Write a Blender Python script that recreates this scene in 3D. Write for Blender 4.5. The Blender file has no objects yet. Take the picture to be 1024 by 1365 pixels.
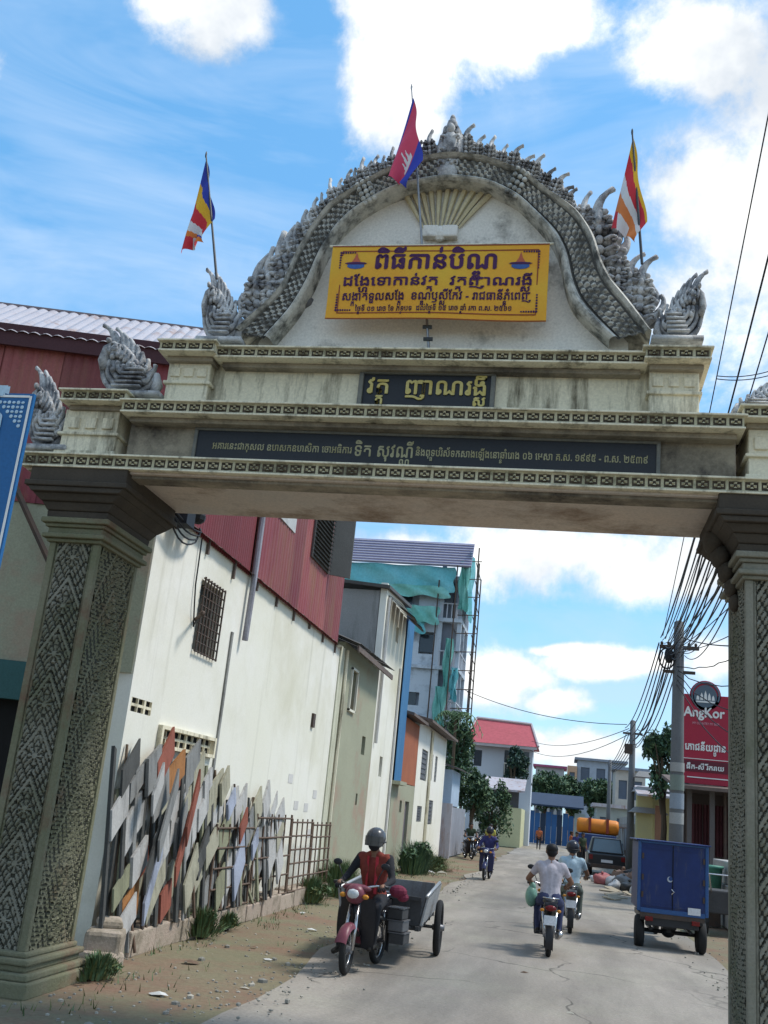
import bpy, math, random
from mathutils import Vector, Matrix, noise as mnoise
random.seed(7)
R = math.radians
sc = bpy.context.scene
COL = sc.collection

# ------------------------------------------------------------------ camera
F = 1340.0                                  # focal length for a 1024 x 1365 frame
_d = Vector((235, -418, -F)).normalized()
_u = Vector((460, 4537, -F)); _u = (_u - _d * _u.dot(_d)).normalized()
_g = _d.cross(_u)
CR = Matrix((_g, _d, _u))                   # camera axes -> world axes
EYE = Vector((0, 0, 2.0))
cam = bpy.data.cameras.new('camera'); camo = bpy.data.objects.new('camera', cam); COL.objects.link(camo)
cam.sensor_fit = 'VERTICAL'; cam.sensor_height = 24; cam.lens = 24 * F / 1365.0
cam.clip_start = 0.05; cam.clip_end = 3000
camo.matrix_world = Matrix.Translation(EYE) @ CR.to_4x4()
sc.camera = camo

# ------------------------------------------------------------------ world, sun, exposure
SUN_EL, SUN_AZ = 58, 70                    # degrees; azimuth clockwise from +Y (street direction)
world = bpy.data.worlds.new('World'); sc.world = world; world.use_nodes = True
wn, wl = world.node_tree.nodes, world.node_tree.links
bg = wn['Background']
SKY_STRENGTH = 0.15
sky = wn.new('ShaderNodeTexSky'); sky.sky_type = 'NISHITA'; sky.sun_disc = False
sky.sun_elevation = R(SUN_EL); sky.sun_rotation = R(SUN_AZ); sky.air_density = 1.0; sky.dust_density = 0.6; sky.ozone_density = 2.0

def sky_dir(px, py):
    return (CR @ Vector((px - 512, 682.5 - py, -F))).normalized()

tc = wn.new('ShaderNodeTexCoord')
def M2(op, a, b=None, c=None, clamp=False, nodes=wn, links=wl):
    n = nodes.new('ShaderNodeMath'); n.operation = op; n.use_clamp = clamp
    for i, v in enumerate((a, b, c)):
        if v is None: continue
        if isinstance(v, (int, float)): n.inputs[i].default_value = v
        else: links.new(v, n.inputs[i])
    return n.outputs[0]
def wnoise(scale, detail=6, rough=0.55, vec=None, dist=0.0):
    n = wn.new('ShaderNodeTexNoise'); n.inputs['Scale'].default_value = scale
    n.inputs['Detail'].default_value = detail; n.inputs['Roughness'].default_value = rough
    n.inputs['Distortion'].default_value = dist
    wl.new(vec or tc.outputs['Generated'], n.inputs['Vector']); return n.outputs['Fac']
# cloud banks: pixel centre of each bank in the photographed sky, half sizes, weight
BANKS = [(295, 30, 85, 62, 1.15), (235, -10, 60, 50, 1.1), (540, 85, 90, 110, 1.3), (600, 30, 130, 60, 1.2), (690, 25, 110, 45, 1.1), (500, 20, 60, 50, 1.0), (560, 165, 80, 40, 1.0),
         (955, 60, 110, 90, 1.1), (930, 250, 110, 110, 1.0), (1010, 330, 130, 230, .95), (1090, 130, 160, 190, 1.1),
         (700, 735, 330, 62, 1.15), (560, 720, 170, 40, .9), (850, 765, 130, 45, 1.0), (670, 905, 70, 45, 1.0), (840, 885, 130, 22, 1.05), (760, 868, 80, 10, .9),
         (735, 935, 60, 22, .8), (790, 1000, 120, 30, .9), (960, 880, 90, 55, .9), (690, 985, 70, 20, .7), (-60, 80, 130, 60, .6), (900, 420, 120, 110, .75)]
acc = None
for (cx, cy, ax, ay, wt) in BANKS:
    c = sky_dir(cx, cy); ex = (sky_dir(cx + 30, cy) - c).normalized(); ey = c.cross(ex).normalized()
    sub = wn.new('ShaderNodeVectorMath'); sub.operation = 'SUBTRACT'
    wl.new(tc.outputs['Generated'], sub.inputs[0]); sub.inputs[1].default_value = c
    comps = []
    dist_f = math.sqrt((cx - 512) ** 2 + (cy - 682) ** 2 + F * F)
    for ax_v, s in ((ex, dist_f / ax), (ey, dist_f / ay), (c, 1.0)):
        dt = wn.new('ShaderNodeVectorMath'); dt.operation = 'DOT_PRODUCT'
        wl.new(sub.outputs[0], dt.inputs[0]); dt.inputs[1].default_value = ax_v * s
        comps.append(dt.outputs['Value'])
    cb = wn.new('ShaderNodeCombineXYZ')
    for i in range(3): wl.new(comps[i], cb.inputs[i])
    ln = wn.new('ShaderNodeVectorMath'); ln.operation = 'LENGTH'; wl.new(cb.outputs[0], ln.inputs[0])
    v = M2('MULTIPLY_ADD', ln.outputs['Value'], -0.80 , wt * 0.75)
    acc = v if acc is None else M2('SMOOTH_MAX', acc, v, 0.08)
n1 = wnoise(6.5, 12, 0.64, dist=0.12)
n2 = wnoise(2.4, 4, 0.5)
body = M2('MULTIPLY_ADD', n1, 2.6, -1.34)
cov = M2('ADD', M2('MAXIMUM', acc, -0.75), body)
back = wn.new('ShaderNodeVectorMath'); back.operation = 'DOT_PRODUCT'; wl.new(tc.outputs['Generated'], back.inputs[0]); back.inputs[1].default_value = sky_dir(512, 500)
farside = M2('MULTIPLY', M2('SUBTRACT', 0.80, back.outputs['Value'], clamp=True), 0.22)       # unseen broken cloud outside the picture, thickened for fill light
gen = M2('ADD', M2('MULTIPLY_ADD', n2, 0.9, -0.64), farside)                       # scattered faint cloud everywhere else
cov = M2('MAXIMUM', cov, M2('ADD', gen, M2('MULTIPLY_ADD', n1, 0.7, -0.3)))
ms = wn.new('ShaderNodeMapRange'); ms.interpolation_type = 'SMOOTHSTEP'
ms.inputs['From Min'].default_value = -0.12; ms.inputs['From Max'].default_value = 0.44
wl.new(cov, ms.inputs['Value'])
# thin veil of high cirrus
mp = wn.new('ShaderNodeMapping'); mp.inputs['Scale'].default_value = (1.2, 2.2, 7.0); mp.inputs['Rotation'].default_value = (0.2, 0.5, 0.3)
wl.new(tc.outputs['Generated'], mp.inputs['Vector'])
veil = wnoise(2.0, 5, 0.6, mp.outputs[0], 0.6)
vr = wn.new('ShaderNodeMapRange'); vr.inputs['From Min'].default_value = 0.38; vr.inputs['From Max'].default_value = 0.70; vr.inputs['To Max'].default_value = 0.62
wl.new(veil, vr.inputs['Value'])
sx = wn.new('ShaderNodeSeparateXYZ'); wl.new(tc.outputs['Generated'], sx.inputs[0])
ccol = wn.new('ShaderNodeMapRange'); ccol.inputs['From Min'].default_value = 0.38; ccol.inputs['From Max'].default_value = 0.60
wl.new(wnoise(4.5, 6, 0.6), ccol.inputs['Value'])
cm = wn.new('ShaderNodeMix'); cm.data_type = 'RGBA'
cm.inputs['A'].default_value = (0.225 / SKY_STRENGTH, 0.262 / SKY_STRENGTH, 0.31 / SKY_STRENGTH, 1)
cm.inputs['B'].default_value = (0.56 / SKY_STRENGTH, 0.555 / SKY_STRENGTH, 0.535 / SKY_STRENGTH, 1)
thick = M2('MULTIPLY_ADD', ms.outputs[0], 0.28, M2('MULTIPLY', ccol.outputs[0], 0.75), clamp=True)
wl.new(thick, cm.inputs['Factor'])
tint = wn.new('ShaderNodeMix'); tint.data_type = 'RGBA'; tint.blend_type = 'MULTIPLY'; tint.inputs['Factor'].default_value = 1
wl.new(sky.outputs[0], tint.inputs['A']); tint.inputs['B'].default_value = (0.68, 0.78, 0.76, 1)
vm = wn.new('ShaderNodeMix'); vm.data_type = 'RGBA'
base = wn.new('ShaderNodeMix'); base.data_type = 'RGBA'; base.inputs['Factor'].default_value = 0.55
wl.new(tint.outputs['Result'], base.inputs['A']); base.inputs['B'].default_value = (0.035 / SKY_STRENGTH, 0.175 / SKY_STRENGTH, 0.355 / SKY_STRENGTH, 1)
wl.new(vr.outputs[0], vm.inputs['Factor']); wl.new(base.outputs['Result'], vm.inputs['A'])
vm.inputs['B'].default_value = (0.25 / SKY_STRENGTH, 0.33 / SKY_STRENGTH, 0.44 / SKY_STRENGTH, 1)
fm = wn.new('ShaderNodeMix'); fm.data_type = 'RGBA'
wl.new(ms.outputs[0], fm.inputs['Factor']); wl.new(vm.outputs['Result'], fm.inputs['A']); wl.new(cm.outputs['Result'], fm.inputs['B'])
wl.new(fm.outputs['Result'], bg.inputs['Color']); bg.inputs['Strength'].default_value = SKY_STRENGTH

sl = bpy.data.lights.new('sun', 'SUN'); slo = bpy.data.objects.new('sun', sl); COL.objects.link(slo)
sl.energy = 1.5; sl.angle = R(12); sl.color = (1.0, 0.95, 0.87)
_sd = Vector((math.sin(R(SUN_AZ)) * math.cos(R(SUN_EL)), math.cos(R(SUN_AZ)) * math.cos(R(SUN_EL)), math.sin(R(SUN_EL))))
slo.rotation_euler = _sd.to_track_quat('Z', 'Y').to_euler()
vs = sc.view_settings
vs.view_transform = 'Standard'; vs.look = 'None'; vs.exposure = 1.30; vs.gamma = 1; vs.use_curve_mapping = False

# ------------------------------------------------------------------ helpers
def at_y(px, py, Y):
    r = CR @ Vector((px - 512, 682.5 - py, -F)); return EYE + r * (Y / r.y)
def at_x(px, py, X):
    r = CR @ Vector((px - 512, 682.5 - py, -F)); return EYE + r * (X / r.x)

_mats = {}
def mat(name, col, rough=0.85, col2=None, nscale=1.5, amt=0.5, stain=None, stain_amt=0.35, sscale=0.8, streak=False,
        bump=0.15, bscale=30, metal=0.0, vary=0.0, spec=0.3, fine=0.12, trans=0.0):
    """surface with two-tone mottling, optional stains, fine grain and relief, all in world space"""
    if name in _mats: return _mats[name]
    m = bpy.data.materials.new(name); m.use_nodes = True; _mats[name] = m
    n, l = m.node_tree.nodes, m.node_tree.links; b = n['Principled BSDF']
    b.inputs['Roughness'].default_value = rough; b.inputs['Metallic'].default_value = metal
    b.inputs['Specular IOR Level'].default_value = spec
    geo = n.new('ShaderNodeTexCoord').outputs['Object'] if vary < 0 else n.new('ShaderNodeNewGeometry').outputs['Position']
    def nz(scale, detail=5, vec=None, rg=0.6):
        t = n.new('ShaderNodeTexNoise'); t.inputs['Scale'].default_value = scale; t.inputs['Detail'].default_value = detail
        t.inputs['Roughness'].default_value = rg; l.new(vec or geo, t.inputs['Vector']); return t.outputs['Fac']
    def mr(v, a, b_, c=0.0, d=1.0):
        t = n.new('ShaderNodeMapRange'); t.inputs['From Min'].default_value = a; t.inputs['From Max'].default_value = b_
        t.inputs['To Min'].default_value = c; t.inputs['To Max'].default_value = d; l.new(v, t.inputs['Value']); return t.outputs[0]
    def mix(f, a, b_, mode='MIX'):
        t = n.new('ShaderNodeMix'); t.data_type = 'RGBA'; t.blend_type = mode
        for s, v in (('Factor', f), ('A', a), ('B', b_)):
            if isinstance(v, (tuple, list)): t.inputs[s].default_value = (*v[:3], 1)
            elif isinstance(v, (int, float)): t.inputs[s].default_value = v
            else: l.new(v, t.inputs[s])
        return t.outputs['Result']
    c2 = col2 or tuple(x * 0.72 for x in col)
    out = mix(mr(nz(nscale), 0.5 - 0.5 * (1 - amt) , 0.5 + 0.25, 0, amt * 1.6 if amt < 0.62 else 1), col, c2)
    if stain:
        vec = None
        if streak:
            mp_ = n.new('ShaderNodeMapping'); mp_.inputs['Scale'].default_value = (1, 1, 0.16); l.new(geo, mp_.inputs['Vector']); vec = mp_.outputs[0]
        s1 = mr(nz(sscale * (3 if streak else 1), 7, vec, 0.7), 0.62 - stain_amt * 0.35, 0.78 - stain_amt * 0.25)
        out = mix(s1, out, stain)
    if fine:
        f1 = mr(nz(bscale * 1.3, 4), 0.3, 0.7, 1 - fine, 1 + fine)
        hsv = n.new('ShaderNodeHueSaturation'); l.new(f1, hsv.inputs['Value']); l.new(out, hsv.inputs['Color']); out = hsv.outputs[0]
    if vary:
        oi = n.new('ShaderNodeObjectInfo'); hsv = n.new('ShaderNodeHueSaturation')
        l.new(mr(oi.outputs['Random'], 0, 1, 1 - abs(vary), 1 + abs(vary)), hsv.inputs['Value']); l.new(out, hsv.inputs['Color']); out = hsv.outputs[0]
    l.new(out, b.inputs['Base Color'])
    if bump:
        bp = n.new('ShaderNodeBump'); bp.inputs['Strength'].default_value = bump; bp.inputs['Distance'].default_value = 0.02
        l.new(nz(bscale, 4), bp.inputs['Height']); l.new(bp.outputs[0], b.inputs['Normal'])
    return m

WM = {}                                      # world matrices of objects
def wmat(o): return WM.get(o.name, Matrix.Identity(4)) if o else Matrix.Identity(4)
def tag(o, label=None, cat=None, group=None, kind=None):
    if label: o['label'] = label
    if cat: o['category'] = cat
    if group: o['group'] = group
    if kind: o['kind'] = kind
    return o
def thing(name, label, cat, loc=(0, 0, 0), rz=0.0, group=None, scale=1.0):
    o = bpy.data.objects.new(name, None); COL.objects.link(o); o.empty_display_size = 0.2
    mw = Matrix.Translation(Vector(loc)) @ Matrix.Rotation(rz, 4, 'Z') @ Matrix.Scale(scale, 4)
    o.matrix_world = mw; WM[o.name] = mw
    return tag(o, label, cat, group)

class MB:
    def __init__(s, T=None): s.v = []; s.f = []; s.m = []; s.mi = 0; s.T = T or Matrix.Identity(4)
    def add(s, vs_, fs):
        b = len(s.v); s.v += [s.T @ Vector(p) for p in vs_]
        for f in fs: s.f.append(tuple(b + i for i in f)); s.m.append(s.mi)
        return s
    def bx(s, x0, x1, y0, y1, z0, z1):
        return s.add([(x0, y0, z0), (x1, y0, z0), (x1, y1, z0), (x0, y1, z0), (x0, y0, z1), (x1, y0, z1), (x1, y1, z1), (x0, y1, z1)],
                     [(0, 3, 2, 1), (4, 5, 6, 7), (0, 1, 5, 4), (1, 2, 6, 5), (2, 3, 7, 6), (3, 0, 4, 7)])
    def box(s, c, d, rot=None):
        M_ = Matrix.Translation(Vector(c)) @ (rot.to_4x4() if rot else Matrix.Identity(4))
        h = [x / 2 for x in d]
        return s.add([M_ @ Vector((a * h[0], b * h[1], e * h[2])) for e in (-1, 1) for a, b in ((-1, -1), (1, -1), (1, 1), (-1, 1))],
                     [(0, 3, 2, 1), (4, 5, 6, 7), (0, 1, 5, 4), (1, 2, 6, 5), (2, 3, 7, 6), (3, 0, 4, 7)])
    def frustum(s, x0, x1, y0, y1, z0, X0, X1, Y0, Y1, z1):
        return s.add([(x0, y0, z0), (x1, y0, z0), (x1, y1, z0), (x0, y1, z0), (X0, Y0, z1), (X1, Y0, z1), (X1, Y1, z1), (X0, Y1, z1)],
                     [(0, 3, 2, 1), (4, 5, 6, 7), (0, 1, 5, 4), (1, 2, 6, 5), (2, 3, 7, 6), (3, 0, 4, 7)])
    def tube(s, pts, r, n=6, closed=False):
        pts = [Vector(p) for p in pts]; k = len(pts)
        rs = r if isinstance(r, (list, tuple)) else [r] * k
        t0 = (pts[1] - pts[0]).normalized(); a = Vector((0, 0, 1)) if abs(t0.z) < 0.9 else Vector((1, 0, 0))
        nrm = t0.cross(a).normalized(); vs_ = []; 
        for i, p in enumerate(pts):
            if closed: t = (pts[(i + 1) % k] - pts[i - 1]).normalized()
            else: t = (pts[min(i + 1, k - 1)] - pts[max(i - 1, 0)]).normalized()
            nrm = (nrm - t * nrm.dot(t))
            nrm = nrm.normalized() if nrm.length > 1e-6 else t.orthogonal().normalized()
            bn = t.cross(nrm)
            for j in range(n):
                an = 2 * math.pi * j / n; vs_.append(p + (nrm * math.cos(an) + bn * math.sin(an)) * rs[i])
        fs = []
        for i in range(k if closed else k - 1):
            for j in range(n):
                a_, b_ = i * n, ((i + 1) % k) * n; fs.append((a_ + j, a_ + (j + 1) % n, b_ + (j + 1) % n, b_ + j))
        if not closed: fs.append(tuple(range(n))[::-1]); fs.append(tuple((k - 1) * n + j for j in range(n)))
        return s.add(vs_, fs)
    def ell(s, c, r, seg=10, rings=6, rot=None):
        c = Vector(c); r = (r, r, r) if isinstance(r, (int, float)) else r
        q = rot if rot else Matrix.Identity(3); vs_ = [c + q @ Vector((0, 0, -r[2]))]
        for i in range(1, rings):
            ph = math.pi * i / rings
            for j in range(seg):
                a = 2 * math.pi * j / seg
                vs_.append(c + q @ Vector((r[0] * math.sin(ph) * math.cos(a), r[1] * math.sin(ph) * math.sin(a), -r[2] * math.cos(ph))))
        vs_.append(c + q @ Vector((0, 0, r[2]))); fs = []
        for j in range(seg): fs.append((0, 1 + (j + 1) % seg, 1 + j))
        for i in range(rings - 2):
            for j in range(seg):
                a = 1 + i * seg; b = a + seg; fs.append((a + j, a + (j + 1) % seg, b + (j + 1) % seg, b + j))
        L = len(vs_) - 1; a = 1 + (rings - 2) * seg
        for j in range(seg): fs.append((a + j, a + (j + 1) % seg, L))
        return s.add(vs_, fs)
    def lathe(s, prof, c=(0, 0, 0), n=16, rot=None):
        c = Vector(c); q = rot if rot else Matrix.Identity(3); vs_ = []; fs = []
        for (r, z) in prof:
            for j in range(n):
                a = 2 * math.pi * j / n; vs_.append(c + q @ Vector((r * math.cos(a), r * math.sin(a), z)))
        for i in range(len(prof) - 1):
            for j in range(n): fs.append((i * n + j, i * n + (j + 1) % n, (i + 1) * n + (j + 1) % n, (i + 1) * n + j))
        fs.append(tuple(range(n))[::-1]); fs.append(tuple((len(prof) - 1) * n + j for j in range(n)))
        return s.add(vs_, fs)
    def prism(s, poly, h0, h1, M_=None):
        """poly in local XY, thickness along local Z"""
        M_ = M_ or Matrix.Identity(4); k = len(poly)
        vs_ = [M_ @ Vector((x, y, h0)) for x, y in poly] + [M_ @ Vector((x, y, h1)) for x, y in poly]
        fs = [tuple(range(k))[::-1], tuple(range(k, 2 * k))] + [(i, (i + 1) % k, k + (i + 1) % k, k + i) for i in range(k)]
        return s.add(vs_, fs)
    def quad(s, a, b, c, d): return s.add([a, b, c, d], [(0, 1, 2, 3)])
    def grid(s, nu, nv, fn, mfn=None):
        vs_ = [fn(i / nu, j / nv) for j in range(nv + 1) for i in range(nu + 1)]; b = len(s.v)
        s.v += [s.T @ Vector(p) for p in vs_]
        for j in range(nv):
            for i in range(nu):
                a = b + j * (nu + 1) + i; s.f.append((a, a + 1, a + nu + 2, a + nu + 1))
                s.m.append(mfn((i + .5) / nu, (j + .5) / nv) if mfn else s.mi)
        return s
    def mesh(s, name, mats, smooth=False, inv=None):
        me = bpy.data.meshes.new(name)
        me.from_pydata([inv @ p if inv else p for p in s.v], [], s.f)
        for m_ in (mats if isinstance(mats, (list, tuple)) else [mats]): me.materials.append(m_)
        me.polygons.foreach_set('material_index', s.m)
        if smooth: me.polygons.foreach_set('use_smooth', [True] * len(s.f))
        me.update(); return me
    def build(s, name, mats, parent=None, smooth=False, world=False, bevel=0, label=None, kind=None):
        inv = wmat(parent).inverted() if (world and parent) else None
        return link(s.mesh(name, mats, smooth, inv), name, parent, bevel=bevel, label=label, kind=kind)

def link(me, name, parent=None, local=None, bevel=0, label=None, kind=None):
    o = bpy.data.objects.new(name, me); COL.objects.link(o)
    if parent: o.parent = parent
    lm = local or Matrix.Identity(4)
    o.matrix_local = lm; WM[o.name] = wmat(parent) @ lm
    if bevel:
        b = o.modifiers.new('bevel', 'BEVEL'); b.width = bevel; b.segments = 2; b.limit_method = 'ANGLE'; b.angle_limit = R(40)
    if label: o['label'] = label
    if kind: o['kind'] = kind
    return o
def RX(a): return Matrix.Rotation(a, 3, 'X')
def RY(a): return Matrix.Rotation(a, 3, 'Y')
def RZ(a): return Matrix.Rotation(a, 3, 'Z')
def T(x, y, z): return Matrix.Translation(Vector((x, y, z)))

# ------------------------------------------------------------------ Khmer and Latin lettering
PREV = {'េ', 'ែ', 'ៃ'}
def _clusters(s):
    out = []; i = 0
    while i < len(s):
        ch = s[i]; base = ch; subs = []; marks = []; i += 1
        while i < len(s):
            if s[i] == '\u17d2' and i + 1 < len(s): subs.append(s[i + 1]); i += 2
            elif 0x17B6 <= ord(s[i]) <= 0x17D1: marks.append(s[i]); i += 1
            else: break
        pre = ''; post = ''
        for m_ in marks:
            if m_ in PREV: pre = m_
            elif m_ == 'ើ': pre = 'េ'; post += 'ី'
            elif m_ in 'ោៅ': pre = 'េ'; post += 'ា'
            else: post += m_
        out.append((pre, base, post, subs))
    return out
def text_mesh(s, width=None, height=1.0, bold=0.012, extrude=0.0):
    """flat lettering in local XZ, origin at its centre; subscript consonants set under their base"""
    def mk(body, size, off):
        c = bpy.data.curves.new('lettering', 'FONT'); c.body = body; c.size = size; c.extrude = extrude; c.resolution_u = 3
        o = bpy.data.objects.new('lettering', c); COL.objects.link(o); return o
    def measure(body):
        c.data.body = body; bpy.context.view_layer.update(); return c.dimensions.x
    full = ''; subs = []
    for pre, b, post, sb in _clusters(s):
        p0 = full + pre; full = p0 + b + post
        if sb: subs.append((p0, p0 + b, sb))
    c = mk(full, 1.0, bold); W_ = measure(full); tmp = [(c, 0, 0)]
    places = []
    for p0, p1, sb in subs: places.append(((measure(p0) if p0.strip() else 0) * .5 + measure(p1) * .5, sb))
    c.data.body = full
    for xm, sb in places:
        for k, ch in enumerate(sb):
            o = mk(ch, 0.60, bold * .8); tmp.append((o, xm - 0.2 + 0.1 * k, -0.47 - 0.3 * k))
    bpy.context.view_layer.update(); dg = bpy.context.evaluated_depsgraph_get(); verts = []; faces = []
    for ti, (o, dx, dy) in enumerate(tmp):
        me = bpy.data.meshes.new_from_object(o.evaluated_get(dg))
        for q_, (ox, oy) in enumerate(((0, 0), (1, .4), (-1, -.4), (.4, 1), (-.4, -1))):        # stroke weight
            b = len(verts); verts += [(v.co.x + dx + ox * bold, v.co.y + dy + oy * bold, v.co.z + .0006 * q_ + .004 * (ti > 0) + .0004 * ti) for v in me.vertices]; faces += [tuple(b + i for i in p.vertices) for p in me.polygons]
        bpy.data.meshes.remove(me); cu = o.data; bpy.data.objects.remove(o); bpy.data.curves.remove(cu)
    k = (width / W_) if width else height
    mb = MB(); xs = [v[0] for v in verts]; xc = (min(xs) + max(xs)) / 2
    hy = height
    mb.add([((x - xc) * k, -z, (y - 0.30) * hy) for x, y, z in verts], faces); return mb
def place_text(mb, name, m_, parent, at, label=None):
    me = mb.mesh(name, m_); return link(me, name, parent, wmat(parent).inverted() @ T(*at), label=label)

gold = mat('gold_paint', (0.52, 0.40, 0.10), 0.45, (0.60, 0.52, 0.22), 9, 0.6, fine=0.1, bump=0)
purple = mat('banner_purple', (0.065, 0.012, 0.075), 0.6, bump=0, fine=0.05)
white_print = mat('white_print', (0.78, 0.78, 0.76), 0.5, bump=0, fine=0.04)
dullgold = mat('dull_gold', (0.30, 0.27, 0.13), 0.5, (0.42, 0.40, 0.26), 6, 0.7, bump=0)
TX = {
 'plaque': text_mesh('វត្ត  ញាណរង្សី', 1.28, 0.265, 0.018, 0.006),
 'b1': text_mesh('ពិធីកាន់បិណ្ឌ', 1.32, 0.30, 0.028),
 'b2': text_mesh('ដង្ហែទៅកាន់វត្ត  វត្តញាណរង្សី', 2.05, 0.165, 0.024),
 'b3': text_mesh('សង្កាត់ទួលសង្កែ  ខណ្ឌឫស្សីកែវ - រាជធានីភ្នំពេញ', 2.05, 0.14, 0.022),
 'b4': text_mesh('ថ្ងៃទី ០១ រោច ខែ ភទ្របទ  ដល់ថ្ងៃទី ១៥ រោច ឆ្នាំ រកា ព.ស. ២៥៦១', 1.7, 0.085, 0.02),
 'l1': text_mesh('អគារនេះជាកុសល ឧបាសកឧបាសិកា ចៅអធិការ', 1.55, 0.115, 0.016),
 'l2': text_mesh('ទិត សុវណ្ណី', 0.62, 0.2, 0.016),
 'l3': text_mesh('និងពុទ្ធបរិស័ទកសាងឡើងនៅឆ្នាំរោង ០៦ មេសា គ.ស. ១៩៩៥ - ព.ស. ២៥៣៩', 2.35, 0.115, 0.016),
 'angkor': text_mesh('AngKor', 1.22, 0.42, 0.03),
 'r1': text_mesh('ភោជនីយដ្ឋាន', 1.2, 0.30, 0.03),
 'r2': text_mesh('MY COUNTRY MY BEER', 0.8, 0.1, 0.02),
 'r3': text_mesh('ផឹក-ស៊ី រីករាយ', 1.1, 0.2, 0.03),
 'blue': text_mesh('រង្សី', 0.8, 0.42, 0.03),
}

# ------------------------------------------------------------------ materials
cream = mat('cream_plaster', (0.76, 0.69, 0.52), 0.9, (0.66, 0.61, 0.45), 1.3, 0.5, stain=(0.12, 0.105, 0.07), stain_amt=0.34, sscale=1.5, streak=True)
greyplaster = mat('pediment_plaster', (0.78, 0.75, 0.69), 0.9, (0.70, 0.68, 0.62), 1.1, 0.5, stain=(0.17, 0.16, 0.14), stain_amt=0.22, sscale=1.3)
soffit_m = mat('soffit_plaster', (0.60, 0.49, 0.40), 0.95, (0.46, 0.44, 0.41), 0.7, 0.6, stain=(0.22, 0.15, 0.10), stain_amt=0.3)
raised = mat('raised_ornament', (0.62, 0.56, 0.40), 0.85, (0.46, 0.45, 0.28), 3, 0.5, stain=(0.12, 0.11, 0.08), stain_amt=0.35, sscale=3)
recess = mat('dark_recess', (0.045, 0.04, 0.032), 0.95, (0.10, 0.07, 0.045), 3, 0.5)  # darker tone for the low parts of the frieze relief
weathered = mat('weathered_ornament', (0.60, 0.59, 0.57), 0.9, (0.34, 0.345, 0.36), 4, 0.6, stain=(0.08, 0.08, 0.09), stain_amt=0.50, sscale=4, bump=0.5, bscale=40, vary=0.15)
dark_orn = mat('dark_ornament', (0.11, 0.11, 0.115), 0.95, (0.21, 0.21, 0.21), 6, 0.6, bump=0.4)  # darker tone for the bodies behind the curls
pale_orn = mat('pale_ornament', (0.62, 0.60, 0.54), 0.9, (0.30, 0.30, 0.27), 5, 0.6, stain=(0.08, 0.08, 0.075), stain_amt=0.45, sscale=5, bump=0.4)
mosscem = mat('mossy_cement', (0.20, 0.185, 0.125), 0.95, (0.13, 0.135, 0.075), 1.6, 0.6, stain=(0.16, 0.085, 0.055), stain_amt=0.22, sscale=1.2, bump=0.4)
mosscem_g = mat('grey_cement', (0.24, 0.225, 0.18), 0.95, (0.16, 0.155, 0.11), 1.6, 0.6, stain=(0.09, 0.10, 0.05), stain_amt=0.3, sscale=1.2, bump=0.4)
carvedark = mat('carving_dark', (0.06, 0.06, 0.045), 0.95)  # darker tone for the low cells of the pillar relief
darkcap = mat('dark_cement', (0.045, 0.037, 0.029), 0.95, (0.085, 0.068, 0.05), 2, 0.5)  # darker cement tone for the flared capitals and bracket
blackstone = mat('black_plaque', (0.025, 0.026, 0.03), 0.42, bump=0.05)
frame_grey = mat('plaque_frame', (0.12, 0.125, 0.12), 0.7, (0.22, 0.21, 0.17), 8, 0.5)
banner_m = mat('banner_yellow', (0.72, 0.33, 0.02), 0.55, (0.66, 0.42, 0.03), 1.4, 0.8, bump=0, fine=0.04)
banner_edge = mat('banner_red_brown', (0.28, 0.06, 0.02), 0.6, bump=0)
steel = mat('galvanised_pole', (0.34, 0.34, 0.35), 0.4, metal=0.7, bump=0)
darksteel = mat('dark_pole', (0.06, 0.07, 0.08), 0.5, bump=0)
cable_m = mat('black_cable', (0.015, 0.016, 0.02), 0.6, bump=0)
asphalt = mat('asphalt', (0.305, 0.27, 0.23), 0.95, (0.235, 0.21, 0.18), 0.35, 0.55, stain=(0.30, 0.275, 0.225), stain_amt=0.42, sscale=0.5, bump=0.5, bscale=22)
dirt = mat('dirt_verge', (0.165, 0.160, 0.095), 0.98, (0.20, 0.155, 0.10), 0.55, 0.7, stain=(0.20, 0.115, 0.08), stain_amt=0.46, sscale=0.6, bump=0.7, bscale=14)

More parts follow.
